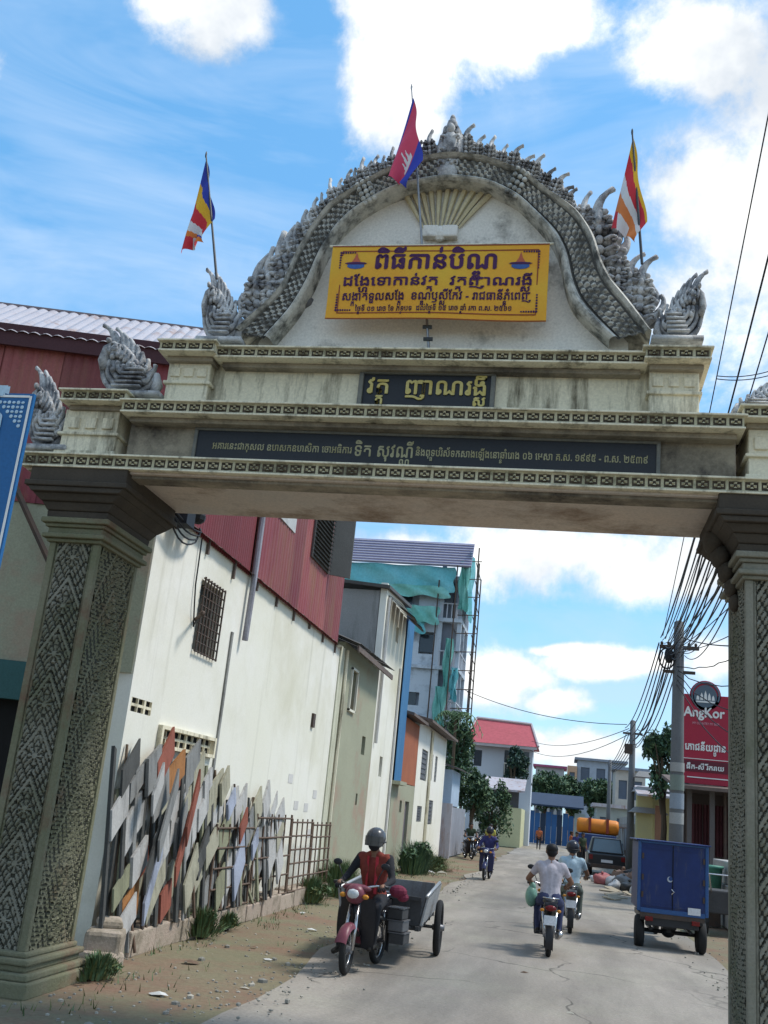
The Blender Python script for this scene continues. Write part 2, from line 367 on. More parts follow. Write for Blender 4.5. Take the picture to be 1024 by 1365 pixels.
lintel_m = mat('stained_shaded_plaster', (0.36, 0.31, 0.23), 0.92, (0.24, 0.21, 0.16), 1.4, 0.6, stain=(0.07, 0.06, 0.05), stain_amt=0.5, sscale=1.2)  # stained plaster, its colour also darkened for the cornice overhang's shadow
def tweak_asphalt(m):
    n, l = m.node_tree.nodes, m.node_tree.links; b = n['Principled BSDF']; src = b.inputs['Base Color'].links[0].from_socket
    pos = n.new('ShaderNodeNewGeometry').outputs['Position']
    mpp = n.new('ShaderNodeMapping'); mpp.inputs['Scale'].default_value = (0.55, 0.10, 1); l.new(pos, mpp.inputs['Vector'])
    t = n.new('ShaderNodeTexNoise'); t.inputs['Scale'].default_value = 1.6; t.inputs['Detail'].default_value = 6; t.inputs['Roughness'].default_value = .65; l.new(mpp.outputs[0], t.inputs['Vector'])
    r = n.new('ShaderNodeMapRange'); r.inputs['From Min'].default_value = .40; r.inputs['From Max'].default_value = .62; r.inputs['To Min'].default_value = .78; r.inputs['To Max'].default_value = 1.10; l.new(t.outputs['Fac'], r.inputs['Value'])
    h = n.new('ShaderNodeHueSaturation'); l.new(src, h.inputs['Color']); l.new(r.outputs[0], h.inputs['Value'])
    w = n.new('ShaderNodeTexNoise'); w.inputs['Scale'].default_value = 1.1; l.new(pos, w.inputs['Vector'])
    vadd = n.new('ShaderNodeMixRGB'); vadd.blend_type = 'ADD'; vadd.inputs[0].default_value = .9; l.new(pos, vadd.inputs[1]); l.new(w.outputs['Color'], vadd.inputs[2])
    vo = n.new('ShaderNodeTexVoronoi'); vo.feature = 'DISTANCE_TO_EDGE'; vo.inputs['Scale'].default_value = .42; l.new(vadd.outputs[0], vo.inputs['Vector'])
    c = n.new('ShaderNodeMapRange'); c.inputs['From Min'].default_value = .004; c.inputs['From Max'].default_value = .013; c.inputs['To Min'].default_value = .45; c.inputs['To Max'].default_value = 1; l.new(vo.outputs['Distance'], c.inputs['Value'])
    t2 = n.new('ShaderNodeTexNoise'); t2.inputs['Scale'].default_value = .3; l.new(pos, t2.inputs['Vector'])
    g = n.new('ShaderNodeMapRange'); g.inputs['From Min'].default_value = .45; g.inputs['From Max'].default_value = .55; l.new(t2.outputs['Fac'], g.inputs['Value'])
    mx = n.new('ShaderNodeMix'); mx.inputs['A'].default_value = 1.0; l.new(g.outputs[0], mx.inputs['Factor']); l.new(c.outputs[0], mx.inputs['B'])
    h2 = n.new('ShaderNodeHueSaturation'); l.new(h.outputs[0], h2.inputs['Color']); l.new(mx.outputs['Result'], h2.inputs['Value']); l.new(h2.outputs[0], b.inputs['Base Color'])
tweak_asphalt(asphalt)
def damp_base(m, col, h=1.3):
    n, l = m.node_tree.nodes, m.node_tree.links; b = n['Principled BSDF']; src = b.inputs['Base Color'].links[0].from_socket
    pos = n.new('ShaderNodeNewGeometry').outputs['Position']; sp = n.new('ShaderNodeSeparateXYZ'); l.new(pos, sp.inputs[0])
    t = n.new('ShaderNodeTexNoise'); t.inputs['Scale'].default_value = 1.3; t.inputs['Detail'].default_value = 8; t.inputs['Roughness'].default_value = .7; l.new(pos, t.inputs['Vector'])
    a = M2('MULTIPLY_ADD', t.outputs['Fac'], 2.6, -0.9, nodes=n, links=l); z = M2('DIVIDE', sp.outputs['Z'], h, nodes=n, links=l)
    f = M2('SUBTRACT', a, z, clamp=True, nodes=n, links=l); f = M2('MULTIPLY', f, 0.75, nodes=n, links=l)
    # long run-off streaks under the eave and a few hairline cracks
    mpp = n.new('ShaderNodeMapping'); mpp.inputs['Scale'].default_value = (2.2, 2.2, .10); l.new(pos, mpp.inputs['Vector'])
    t3 = n.new('ShaderNodeTexNoise'); t3.inputs['Scale'].default_value = 1.5; t3.inputs['Detail'].default_value = 6; l.new(mpp.outputs[0], t3.inputs['Vector'])
    s1 = n.new('ShaderNodeMapRange'); s1.inputs['From Min'].default_value = .60; s1.inputs['From Max'].default_value = .72; s1.inputs['To Max'].default_value = .35; l.new(t3.outputs['Fac'], s1.inputs['Value'])
    f = M2('MAXIMUM', f, s1.outputs[0], nodes=n, links=l)
    mx = n.new('ShaderNodeMix'); mx.data_type = 'RGBA'; l.new(f, mx.inputs['Factor']); l.new(src, mx.inputs['A']); mx.inputs['B'].default_value = (*col, 1)
    l.new(mx.outputs['Result'], b.inputs['Base Color'])
# ------------------------------------------------------------------ ground
def sheet(name, poly, z, m_, label=None):
    mb = MB(); mb.add([(x, y, z) for x, y in poly], [tuple(range(len(poly)))]); return mb.build(name, m_, kind='structure')
def gz(x, y):
    return 0.035 * mnoise.noise(Vector((x * 0.5, y * 0.35, 0))) + 0.012 * mnoise.noise(Vector((x * 2.3, y * 2.1, 3)))
mb = MB()
mb.grid(70, 190, lambda u, v: (-9 + 17 * u, -6 + 66 * v, gz(-9 + 17 * u, -6 + 66 * v) - 0.03 if (0.01 < u < .99 and 0.005 < v < .995) else -0.06))
mb.build('ground', dirt, smooth=True, kind='structure')
sheet('terrain', [(-900, -400), (900, -400), (900, 2500), (-900, 2500)], -0.07, dirt)
random.seed(3)
L = []; Rr = []
for i in range(150):
    y = -6 + i * 0.85
    lx = -3.05 + 0.35 * mnoise.noise(Vector((y * 0.35, 1.7, 0))) + 0.12 * mnoise.noise(Vector((y * 1.6, 9, 0))) - 0.0 * y
    rx = 2.9 + 0.3 * mnoise.noise(Vector((y * 0.3, 7.7, 0))) + 0.1 * mnoise.noise(Vector((y * 1.8, 3, 0)))
    if y > 40: lx -= (y - 40) * 0.008
    L.append((lx, y)); Rr.append((rx, y))
mb = MB()
for i in range(len(L) - 1):
    (a, ya), (b, yb) = L[i], L[i + 1]; (c, _), (d, _) = Rr[i], Rr[i + 1]; n = 16
    def row(l, r, y): return [(l + (r - l) * k / n, y, 0.012 + 0.02 * (1 - (2 * k / n - 1) ** 2) + (gz(l, y) * .6 - 0.02 if k in (0, n) else 0) + 0.006 * mnoise.noise(Vector((k * .7, y * .8, 0)))) for k in range(n + 1)]
    base = len(mb.v)
    if i == 0: mb.v += [Vector(p) for p in row(a, c, ya)]; base = len(mb.v)
    mb.v += [Vector(p) for p in row(b, d, yb)]
    for k in range(n):
        mb.f.append((base - n - 1 + k, base - n + k, base + k + 1, base + k)); mb.m.append(0)
mb.build('road', asphalt, smooth=True, kind='structure')

# ------------------------------------------------------------------ the gate
XC = -1.675
def mir(x): return 2 * XC - x
gate = thing('temple_gate', 'tall weathered cream and grey temple gate with carved pillars arching over the street', 'gate', (XC, 9.6, 0))

def motif_band(x0, x1, z0, z1, yf, pitch, name, parent):
    """carved flower-and-cross frieze: raised relief over dark recesses"""
    n = max(2, int((x1 - x0) / pitch)); nu = n * 10; nv = 8; p = (x1 - x0) / n
    def h(u, v):
        a = (u * n) % 1.0 - .5; b = v - .5
        flower = math.hypot(a * 1.0, b * 0.9) < .27 and abs(math.sin(2.0 * math.atan2(b, a + 1e-6))) < .85
        cross = abs(abs(a) - .5) < .07 and abs(b) < .44
        return flower or cross or v < .09 or v > .91
    mb = MB()
    mb.grid(nu, nv, lambda u, v: (x0 + (x1 - x0) * u, yf - (0.022 if h(min(max(u, 1e-4), .9999), v) else 0), z0 + (z1 - z0) * v),
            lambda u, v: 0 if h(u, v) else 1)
    return mb.build(name, [raised, recess], parent, world=True)

def cornice(x0, x1, z0, z1, yf, yb, name='cornice'):
    """moulded cornice: frieze between two lips, cyma below"""
    k_ = (yf - .10) / yf; x0, x1, z0, z1, yf = x0 * k_, x1 * k_, 2 + (z0 - 2) * k_, 2 + (z1 - 2) * k_, yf - .10
    h = z1 - z0; mb = MB()
    mb.bx(x0, x1, yf, yb, z0 - .018, z0 + .004)
    mb.bx(x0 + .015, x1 - .015, yf + .03, yb, z0 + .004, z1 - .022)
    mb.bx(x0 - .02, x1 + .02, yf - .02, yb, z1 - .022, z1)
    c = mb.build(name, cream, gate, world=True, bevel=.006)
    mb = MB(); mb.bx(x0 + .06, x1 - .06, yf + .14, yb, z0 - .075, z0 - .0185); mb.build('cornice_bed', lintel_m, c, world=True, bevel=.01)  # bed coloured dark to paint the shade gap below the lip
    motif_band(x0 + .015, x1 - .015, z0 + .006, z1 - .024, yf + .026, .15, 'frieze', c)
    return c
# lintel body
mb = MB(); mb.bx(-5.92, 2.57, 9.60, 11.05, 5.165, 5.19); mb.bx(-5.92, 2.57, 9.78, 11.05, 5.19, 5.36); mb.bx(-4.9, 1.55, 9.84, 11.0, 5.36, 6.1)
lint = mb.build('lintel', [soffit_m], gate, world=True)
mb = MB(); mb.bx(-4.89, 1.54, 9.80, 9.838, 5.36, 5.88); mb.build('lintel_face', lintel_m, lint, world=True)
cornice(-6.02, mir(-6.02), 5.24, 5.385, 9.62, 9.9)
cornice(-4.96, mir(-4.96), 5.90, 6.035, 9.60, 9.95)
mb = MB(); mb.bx(-4.55, 1.2, 9.86, 10.9, 6.1, 6.62); up = mb.build('attic_wall', cream, gate, world=True, bevel=.01)
cornice(-4.02, mir(-4.02), 6.625, 6.745, 9.70, 10.0)
mb = MB(); mb.bx(-4.5, 1.15, 9.9, 10.6, 6.62, 6.748); mb.build('roof_slab', cream, gate, world=True)
for sgn in (0, 1):
    X = (lambda x: x) if not sgn else mir
    def bxm(mb, x0, x1, *a):
        p, q = sorted((X(x0), X(x1))); mb.bx(p, q, *a)
    # outer pedestals
    mb = MB(); bxm(mb, -5.65, -5.0, 9.70, 10.7, 5.385, 5.93); bxm(mb, -5.69, -4.965, 9.665, 10.7, 5.62, 5.655); bxm(mb, -5.69, -4.965, 9.665, 10.7, 5.385, 5.44)
    for k in range(3): bxm(mb, -5.58 + k * .2, -5.45 + k * .2, 9.675, 9.72, 5.70, 5.83)
    ped = mb.build('pedestal', cream, gate, world=True, bevel=.01)
    p, q = sorted((X(-5.72), X(-4.93))); cornice(p, q, 6.03, 6.15, 9.62, 10.7)
    # inner piers
    mb = MB(); bxm(mb, -4.53, -4.04, 9.72, 10.5, 6.035, 6.60); bxm(mb, -4.56, -4.01, 9.69, 10.5, 6.27, 6.31); bxm(mb, -4.56, -4.01, 9.69, 10.5, 6.035, 6.08)
    for k in range(3): bxm(mb, -4.49 + k * .155, -4.38 + k * .155, 9.70, 9.73, 6.36, 6.47)
    mb.build('pier', cream, gate, world=True, bevel=.01)
    p, q = sorted((X(-4.64), X(-3.98))); cornice(p, q, 6.645, 6.765, 9.60, 10.55)

# pillars
def relief(u, v, w, hgt):
    """carved chevrons, leaf scrolls and rosettes; returns 0..1"""
    x = (u - .5) * w; z = v * hgt; P = .52
    t = (z + abs(x) * 1.7) % P / P
    chev = 1.0 if t < .13 else (0.0 if t < .17 else .25)
    q = (z % P) / P - .5
    ro = math.hypot(x / .085, (q * P) / .10)
    ax = abs(x); d1, d2 = (z + 1.7 * ax) / P, (z - 1.7 * ax) / P
    ros = (.55 + .45 * math.cos(8 * math.atan2(q * P, x + 1e-5))) * (1 if ro < .95 else 0) if ro > .32 else 1.0
    leaf = abs(math.sin(math.pi * d1 * 6)) ** .7 * abs(math.sin(math.pi * (d2 * 3 + .25))) ** .6
    if t < .15: s = 1.0
    elif t < .21: s = 0.0
    elif ro < 1.02: s = ros if ro < .95 else 0
    else: s = leaf * 1.05 if leaf > .38 else leaf * .3
    s += .12 * mnoise.noise(Vector((x * 30, z * 30, w))); wear = mnoise.noise(Vector((x * 2.2, z * 1.4, w * 7))); s *= 1 - .55 * max(0, min(1, wear * 2.2))
    return min(1, max(0, s))
def pillar(x0, x1, y0, y1, side, name_l):  # side 1: left, -1: right
    mb = MB(); z0, z1 = .34, 4.40
    mb.bx(x0 + .035, x1 - .035, y0 + .035, y1 - .035, z0, z1)
    pm = mosscem if side == 1 else mosscem_g
    p = mb.build('pillar', pm, gate, world=True)
    # moulded frame strips at the corners and along faces
    for (cx, cy) in ((x0, y0), (x1, y0), (x0, y1), (x1, y1)):
        mb = MB(); sx, sy = (1 if cx == x0 else -1), (1 if cy == y0 else -1)
        a, b = sorted((cx, cx + sx * .075)); c, d = sorted((cy, cy + sy * .075)); mb.bx(a, b, c, d, z0, z1)
        a, b = sorted((cx + sx * .075, cx + sx * .105)); mb.bx(a, b, *sorted((cy + sy * .02, cy + sy * .06)), z0, z1)
        c, d = sorted((cy + sy * .075, cy + sy * .105)); mb.bx(*sorted((cx + sx * .02, cx + sx * .06)), c, d, z0, z1)
        mb.build('corner_moulding', pm, p, world=True, bevel=.012)
    # carved panels, front and inner face
    pw = x1 - x0 - .21; ph = z1 - z0
    hf = lambda u, v: relief(u, v, pw, ph)
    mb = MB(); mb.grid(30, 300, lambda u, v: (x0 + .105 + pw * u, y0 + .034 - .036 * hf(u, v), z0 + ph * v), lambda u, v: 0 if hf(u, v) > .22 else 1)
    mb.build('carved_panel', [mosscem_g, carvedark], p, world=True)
    dw = y1 - y0 - .21; xi = x1 if side == 1 else x0; s_ = 1 if side == 1 else -1
    hg = lambda u, v: relief(u, v, dw, ph)
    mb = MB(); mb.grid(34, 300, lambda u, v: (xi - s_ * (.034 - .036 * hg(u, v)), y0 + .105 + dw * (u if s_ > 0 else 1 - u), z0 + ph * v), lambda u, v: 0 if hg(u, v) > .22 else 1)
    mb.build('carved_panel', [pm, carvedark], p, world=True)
    # plinth
    mb = MB()
    for e, a, b in ((.16, -.05, .10), (.12, .10, .17), (.06, .17, .23), (.09, .23, .29), (.03, .29, .345)):
        mb.bx(x0 - e, x1 + e, y0 - e, y1 + e, a, b)
    mb.build('plinth', mosscem, p, world=True, bevel=.018)
    # capital
    mb = MB()
    for e, a, b in ((.03, 4.40, 4.44), (.075, 4.44, 4.49), (.03, 4.49, 4.56), (.06, 4.56, 4.60), (.10, 4.60, 4.66)):
        mb.bx(x0 - e, x1 + e, y0 - e, y1 + e, a, b)
    cap = mb.build('capital', pm, p, world=True, bevel=.012)
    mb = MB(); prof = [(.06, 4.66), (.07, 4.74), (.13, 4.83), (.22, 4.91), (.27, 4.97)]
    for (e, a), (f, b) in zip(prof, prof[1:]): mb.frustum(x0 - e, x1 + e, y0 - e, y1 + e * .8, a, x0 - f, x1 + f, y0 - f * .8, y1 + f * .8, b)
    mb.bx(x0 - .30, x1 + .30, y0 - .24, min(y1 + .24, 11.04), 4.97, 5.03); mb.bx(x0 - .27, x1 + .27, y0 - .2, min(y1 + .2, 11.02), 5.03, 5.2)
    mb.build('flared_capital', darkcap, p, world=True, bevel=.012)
    # small hanging brackets under the flare
    return p
pillar(-5.56, -4.98, 9.74, 10.78, 1, 'l')
pillar(1.62, 2.21, 9.74, 10.78, -1, 'r')
mb = MB()                                       # scroll brackets inside the opening
for xs, sg in ((1.60, -1),):
    b = MB()
    for k in range(5):
        t = k / 4; b.ell((xs + sg * (.20 * (1 - t) ** 1.3 + .0), 10.25, 4.90 - .62 * t), (.11 * (1 - .5 * t), .20 * (1 - .4 * t), .13 * (1 - .3 * t)), 10, 7)
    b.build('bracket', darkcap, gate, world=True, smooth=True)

# pediment
PY = 9.80
def resample(pts, n):
    d = [0]
    for a, b in zip(pts, pts[1:]): d.append(d[-1] + (b - a).length)
    out = []; j = 0
    for i in range(n):
        t = d[-1] * i / (n - 1)
        while j < len(d) - 2 and d[j + 1] < t: j += 1
        out.append(pts[j].lerp(pts[j + 1], (t - d[j]) / max(1e-9, d[j + 1] - d[j])))
    return out
def smooth_pts(p, it=6):
    for _ in range(it): p = [p[0]] + [(p[i - 1] + p[i] * 2 + p[i + 1]) / 4 for i in range(1, len(p) - 1)] + [p[-1]]
    return p
inner_px = [(363, 457), (395, 420), (418, 380), (432, 345), (450, 315), (475, 290), (510, 268), (540, 256), (598, 246), (650, 252), (690, 272), (715, 298), (736, 322), (748, 350), (752, 380), (762, 410), (785, 435), (812, 458)]
outer_px = [(316, 444), (350, 415), (378, 388), (393, 350), (412, 315), (440, 277), (480, 253), (510, 235), (550, 218), (600, 209), (650, 215), (700, 235), (735, 262), (770, 285), (793, 320), (800, 350), (812, 375), (838, 405), (868, 446)]
N = 300
inn = smooth_pts(resample([at_y(x, y, PY) for x, y in inner_px], N), 40)
out = smooth_pts(resample([at_y(x, y, PY) for x, y in outer_px], N), 40)
mb = MB(); pl = [(p.x, p.z) for p in inn]
for k in (0, -1): pl[k] = (pl[k][0], 6.70)
M_ = Matrix(((1, 0, 0, 0), (0, 0, -1, 0), (0, 1, 0, 0), (0, 0, 0, 1)))     # poly (x,z), depth -Y
po = [(p.x, p.z) for p in out]; po = [((a + b) / 2, (c + d) / 2) for (a, c), (b, d) in zip(pl, po)]; po[0] = (po[0][0], 6.70); po[-1] = (po[-1][0], 6.70)
mb.prism(po, -10.16, -9.92, M_)
mb.build('tympanum', greyplaster, gate, world=True)
NU = 26
def arch_pt(i, t):
    a, b = inn[i], out[i]; p = a.lerp(b, t); s = i * .041
    if t <= 0.001: y = 9.93
    elif t < .20: y = PY - .10 - .05 * math.sin((t / .2) * math.pi)
    elif t < .27: y = PY - .05
    elif t < .80:
        k = (t - .27) / .53; y = PY - .072 - .034 * max(0, math.sin(k * math.pi * 4.0 + math.pi * (i // 2 % 2)) + .5 * mnoise.noise(Vector((k * 9, i * .9, 2))))
    elif t < .85: y = PY - .05
    elif t < .999: y = PY - .09 - .06 * math.sin((t - .85) / .15 * math.pi)
    else: y = 10.1
    return (p.x, y, p.z)
def arch_m(u, v):
    t = u; i = int(v * (N - 1))
    if .20 < t < .27 or .80 < t < .85: return 1
    if .27 < t < .80:
        k = (t - .27) / .53; return 0 if math.sin(k * math.pi * 4.0 + math.pi * (i // 2 % 2)) + .7 * mnoise.noise(Vector((k * 9, i * .9, 2))) > .05 else 1
    return 0
ts = [0, .0015, .05, .10, .15, .199, .21, .26] + [.275 + .525 * k / 14 for k in range(15)] + [.81, .845, .86, .925, .99, .998, 1.0]
mb = MB(); k_ = len(ts)
base = 0
for i in range(N):
    for t in ts: mb.v.append(Vector(arch_pt(i, t)))
for i in range(N - 1):
    for j in range(k_ - 1):
        mb.f.append((i * k_ + j, (i + 1) * k_ + j, (i + 1) * k_ + j + 1, i * k_ + j + 1)); mb.m.append(arch_m((ts[j] + ts[j + 1]) / 2, (i + .5) / (N - 1)))
b_ = len(mb.v)
for i in range(N): mb.v.append(Vector((out[i].x, 10.16, out[i].z))); mb.v.append(Vector((inn[i].x, 10.16, inn[i].z)))
for i in range(N - 1):
    a = b_ + 2 * i; mb.f.append((a, a + 2, a + 3, a + 1)); mb.m.append(0)
    mb.f.append((i * k_ + k_ - 1, (i + 1) * k_ + k_ - 1, a + 2, a)); mb.m.append(0)
arch_o = mb.build('arch_moulding', [pale_orn, mat('arch_groove', (.15, .145, .135), .95, (.08, .08, .075), 4, .5)], gate, world=True)
# overlapping scale collars where the S curves meet the top arc
for i in (int(N * .345), int(N * .635)):
    mb = MB(); c = (inn[i] + out[i]) / 2
    for q in range(3):
        for w_ in range(5):
            t = -.5 + w_ / 4; p = inn[i + (q - 1) * 3].lerp(out[i + (q - 1) * 3], .5 + t * .9)
            mb.ell((p.x, PY - .12, p.z), (.032, .030, .032), 8, 5)
    mb.build('collar', pale_orn, arch_o, world=True, smooth=True)

# flame finials: a curled-leaf ornament made of tapering scrolls
def curl(mb, base, ang, ln, r, turn, n=7, y=0.0, sides=5):
    p = Vector(base); a = ang; pts = [p.copy()]; rs = [r]
    for k in range(n):
        a += turn * (k / n) ** 1.3; p = p + Vector((math.sin(a), 0, math.cos(a))) * ln / n; pts.append(p + Vector((0, y, 0))); rs.append(r * (1 - .75 * (k + 1) / n))
    rs[-1] = r * .42; mb.tube(pts, rs, sides)
def finial_mesh(seed, lean=0.0):
    rnd = random.Random(seed); mb = MB(); bend = rnd.uniform(.06, .14)
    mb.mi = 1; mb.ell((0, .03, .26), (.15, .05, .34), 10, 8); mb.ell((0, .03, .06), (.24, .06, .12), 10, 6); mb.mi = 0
    for s in (-1, 1):
        for k in range(5):
            z = .0 + k * .13; ln = (.44, .40, .35, .29, .22)[k]
            curl(mb, (s * (.07 - .012 * k), -.01, z), s * (.72 - .10 * k), ln * rnd.uniform(.92, 1.1), .066 - .006 * k, -s * .45, 7)
            mb.ell((s * (.20 - .035 * k), -.04, z + .17 - .01 * k), (.030, .03, .036), 6, 4)
            curl(mb, (s * .05, -.06, z + .03), s * .7, ln * .5, .030, s * 2.0, 6)
    for k in range(5): mb.ell((0, -.06, .06 + k * .12), (.050 - .005 * k, .035, .055), 6, 5)
    curl(mb, (0, 0, .45), -bend * .5, .56, .075, bend * 2.4, 8, sides=6); curl(mb, (0, -.02, .55), .4, .22, .04, -1.2, 6); curl(mb, (0, -.02, .55), -.4, .22, .04, 1.2, 6)
    return mb.mesh('finial', [weathered, dark_orn], smooth=True)
fin_me = [finial_mesh(s) for s in range(4)]
tips_px = [(343, 353, 346, 432), (372, 325, 384, 404), (383, 312, 398, 372), (404, 288, 414, 335), (418, 268, 432, 300), (440, 243, 456, 276), (463, 230, 476, 262), (482, 215, 492, 250), (499, 210, 508, 240),
           (522, 200, 530, 232), (545, 192, 549, 222), (572, 178, 576, 215), (622, 170, 622, 212), (655, 184, 652, 218), (688, 194, 683, 228), (718, 207, 706, 240), (748, 230, 735, 264), (762, 250, 750, 276),
           (797, 264, 800, 350), (827, 328, 822, 392), (857, 350, 850, 424)]
gi = wmat(gate).inverted()
extra = []
for (a_, b_) in zip(tips_px, tips_px[1:]):
    if math.hypot(a_[0] - b_[0], a_[1] - b_[1]) < 45: extra.append(tuple((p + q) / 2 + (0, 5, 0, 0)[i] for i, (p, q) in enumerate(zip(a_, b_))))
NT = len(tips_px)
for k, (tx, ty, bx_, by_) in enumerate(tips_px + extra):
    tp, bp_ = at_y(tx, ty, 9.86), at_y(bx_, by_, 9.86); v = tp - bp_; h = v.length * 1.22
    an = math.atan2(v.x, v.z); w_ = max(.62, min(1.25, h * 1.15)) if h < .6 else h * 1.0
    w_ = h * 1.30 if h > .6 else max(.52, h * 1.35)
    link(fin_me[k % 4], 'finial', gate, gi @ T(bp_.x - .02 * v.x, 9.88, bp_.z - .06) @ Matrix.Rotation(an, 4, 'Y') @ Matrix.Diagonal((w_, 1.25, h * 1.04, 1)))
# crowning finial with a small deity panel
mb = MB()
a0 = at_y(600, 163, 9.84); b0 = at_y(597, 246, 9.84); hh = a0.z - b0.z
mb.T = T(b0.x, 9.80, b0.z) @ Matrix.Diagonal((hh * .78, 1, hh, 1))
mb.ell((0, 0, .52), (.24, .09, .40), 12, 9); mb.ell((0, -.05, .12), (.2, .08, .16), 12, 6); mb.ell((0, -.09, .55), (.12, .06, .2), 10, 7); mb.ell((0, -.11, .76), (.08, .06, .08), 8, 6)
for s in (-1, 1):
    for k in range(6): curl(mb, (s * .10, -.05, .12 + .12 * k), s * (1.0 - .12 * k), .28 - .02 * k, .05, -s * 1.2, 6)
    for k in range(3): curl(mb, (s * .05, -.11, .2 + .2 * k), s * .8, .2, .035, s * 1.6, 6)
mb.ell((0, -.03, .88), (.1, .07, .1), 8, 6); mb.ell((0, -.02, .98), (.055, .05, .08), 8, 5)
mb.build('crown_finial', weathered, gate, world=True, smooth=True)

# naga heads
def naga_mesh(seed=0):
    """a scrolled base carrying a fan of flame leaves that leans to -X; base at origin, about 1 wide, 1 tall"""
    rnd = random.Random(seed); mb = MB()
    mb.bx(-.44, .50, -.12, .14, 0, .06)
    for k in range(4):
        r = .40 - .085 * k
        mb.tube([(-.02 + r * math.cos(a), .02 - .035 * k, .44 + r * .92 * math.sin(a)) for a in [math.pi * (0.90 + 1.0 * j / 14) for j in range(15)]], [.048 - .004 * k] * 15, 6)
    for k in range(5): mb.box((.02 + .02 * k, -.11, .12 + .06 * k), (.40 - .03 * k, .06, .026))
    mb.tube([(.34, 0, .06), (.40, 0, .2), (.36, 0, .36)], [.07, .07, .04], 6)
    mb.tube([(-.38, 0, .40), (-.43, 0, .55), (-.40, 0, .70), (-.32, 0, .80)], [.075, .085, .08, .05], 7)
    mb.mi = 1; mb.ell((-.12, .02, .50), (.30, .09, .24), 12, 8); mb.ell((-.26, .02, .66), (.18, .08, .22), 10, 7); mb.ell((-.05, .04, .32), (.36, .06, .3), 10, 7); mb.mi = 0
    tips = [(-.40, 1.02), (-.33, .97), (-.22, .96), (-.12, .88), (-.03, .80), (.06, .70), (.14, .60), (.23, .50), (.33, .42)]
    for k, (tx, tz) in enumerate(tips):
        bx0, bz = tx * .62 - .02, tz * .62; d = Vector((tx - bx0, 0, tz - bz)); a = math.atan2(d.x, d.z)
        curl(mb, (bx0, .0, bz), a + .10, d.length * 1.30, .075, -.35, 7, sides=6)
        curl(mb, (bx0 + .03, -.06, bz - .05), a + .5, d.length * .8, .055, -1.5, 6); curl(mb, (bx0 - .03, -.07, bz - .02), a - .3, d.length * .6, .045, 1.5, 6)
    for i in range(30):
        u, w_ = rnd.random(), rnd.random(); x = -.38 + .62 * u; top = .78 - .50 * u; z = .34 + max(.02, top - .30) * w_
        mb.ell((x, -.085, z), (.042, .04, .042), 6, 4)
        if i % 3 == 0: curl(mb, (x, -.08, z), rnd.uniform(-1, 1), .14, .03, rnd.choice((-2, 2)), 5)
    return mb.mesh('naga_head', [weathered, dark_orn], smooth=True)
nme = naga_mesh()
def naga(px0, px1, pyt, pyb, Y, flip):
    a, b = at_y(px0, pyb, Y), at_y(px1, pyb, Y); t = at_y(px0, pyt, Y); w_ = b.x - a.x; h = t.z - a.z
    link(nme, 'naga_head', gate, gi @ T((a.x + b.x) / 2, Y, a.z) @ Matrix.Diagonal(((-1 if flip else 1) * w_ / .98, 1.05, h / 1.02, 1)))
naga(262, 324, 364, 460, 9.78, False)
naga(868, 940, 366, 459, 9.78, True)
naga(124, 216, 438, 530, 9.78, False)
naga(28, 92, 495, 602, 9.78, False)
naga(972, 1060, 500, 560, 9.78, True)
naga(1060, 1130, 520, 615, 9.78, True)

# fan emblem on the tympanum
fb = at_y(587, 306, 9.85)
mb = MB(); mb.bx(fb.x - .2, fb.x - .02, 9.82, 9.93, fb.z - .10, fb.z + .05); mb.bx(fb.x + .02, fb.x + .2, 9.82, 9.93, fb.z - .10, fb.z + .05); mb.ell((fb.x, 9.87, fb.z - .04), (.09, .06, .1), 8, 6)
fan = mb.build('fan_emblem', greyplaster, gate, world=True, bevel=.02)
fan_m = mat('fan_rays', (0.60, 0.55, 0.36), 0.85, (0.48, 0.38, 0.24), 5, 0.5)
for k in range(11):
    u = (k - 5) / 5; x0 = fb.x + u * .20; tx, ty = 597 + u * 58, 254 - 6 * (1 - u * u); tp = at_y(tx, ty, 9.85)
    mb = MB(); mb.tube([(x0, 9.90, fb.z + .05), ((x0 + tp.x) / 2, 9.885, (fb.z + tp.z) / 2 + .03), (tp.x, 9.90, tp.z)], [.012, .028, .036], 5)
    mb.build('fan_blade', fan_m, fan, world=True)

# plaques
mb = MB(); mb.bx(-2.33, -.91, 9.835, 9.86, 6.045, 6.515); pq = mb.build('name_plaque', blackstone, gate, world=True)
mb = MB()
for a in ((-2.36, -.88, 6.49, 6.53), (-2.36, -.88, 6.038, 6.075), (-2.36, -2.31, 6.075, 6.49), (-.93, -.88, 6.075, 6.49)): mb.bx(a[0], a[1], 9.80, 9.858, a[2], a[3])
mb.build('plaque_frame', frame_grey, pq, world=True, bevel=.008)
place_text(TX['plaque'], 'lettering', gold, pq, (-1.62, 9.826, 6.345))
mb = MB(); mb.bx(-4.12, .82, 9.775, 9.799, 5.40, 5.775); pq2 = mb.build('inscription_plaque', blackstone, gate, world=True)
mb = MB()
for a in ((-4.12, .82, 5.755, 5.785), (-4.12, .82, 5.392, 5.42), (-4.12, -4.08, 5.42, 5.755), (.78, .82, 5.42, 5.755)): mb.bx(a[0], a[1], 9.755, 9.798, a[2], a[3])
mb.build('plaque_frame', frame_grey, pq2, world=True, bevel=.006)
for k, x in (('l1', -3.12), ('l2', -2.0), ('l3', -.48)): place_text(TX[k], 'lettering', dullgold, pq2, (x, 9.772, 5.58))

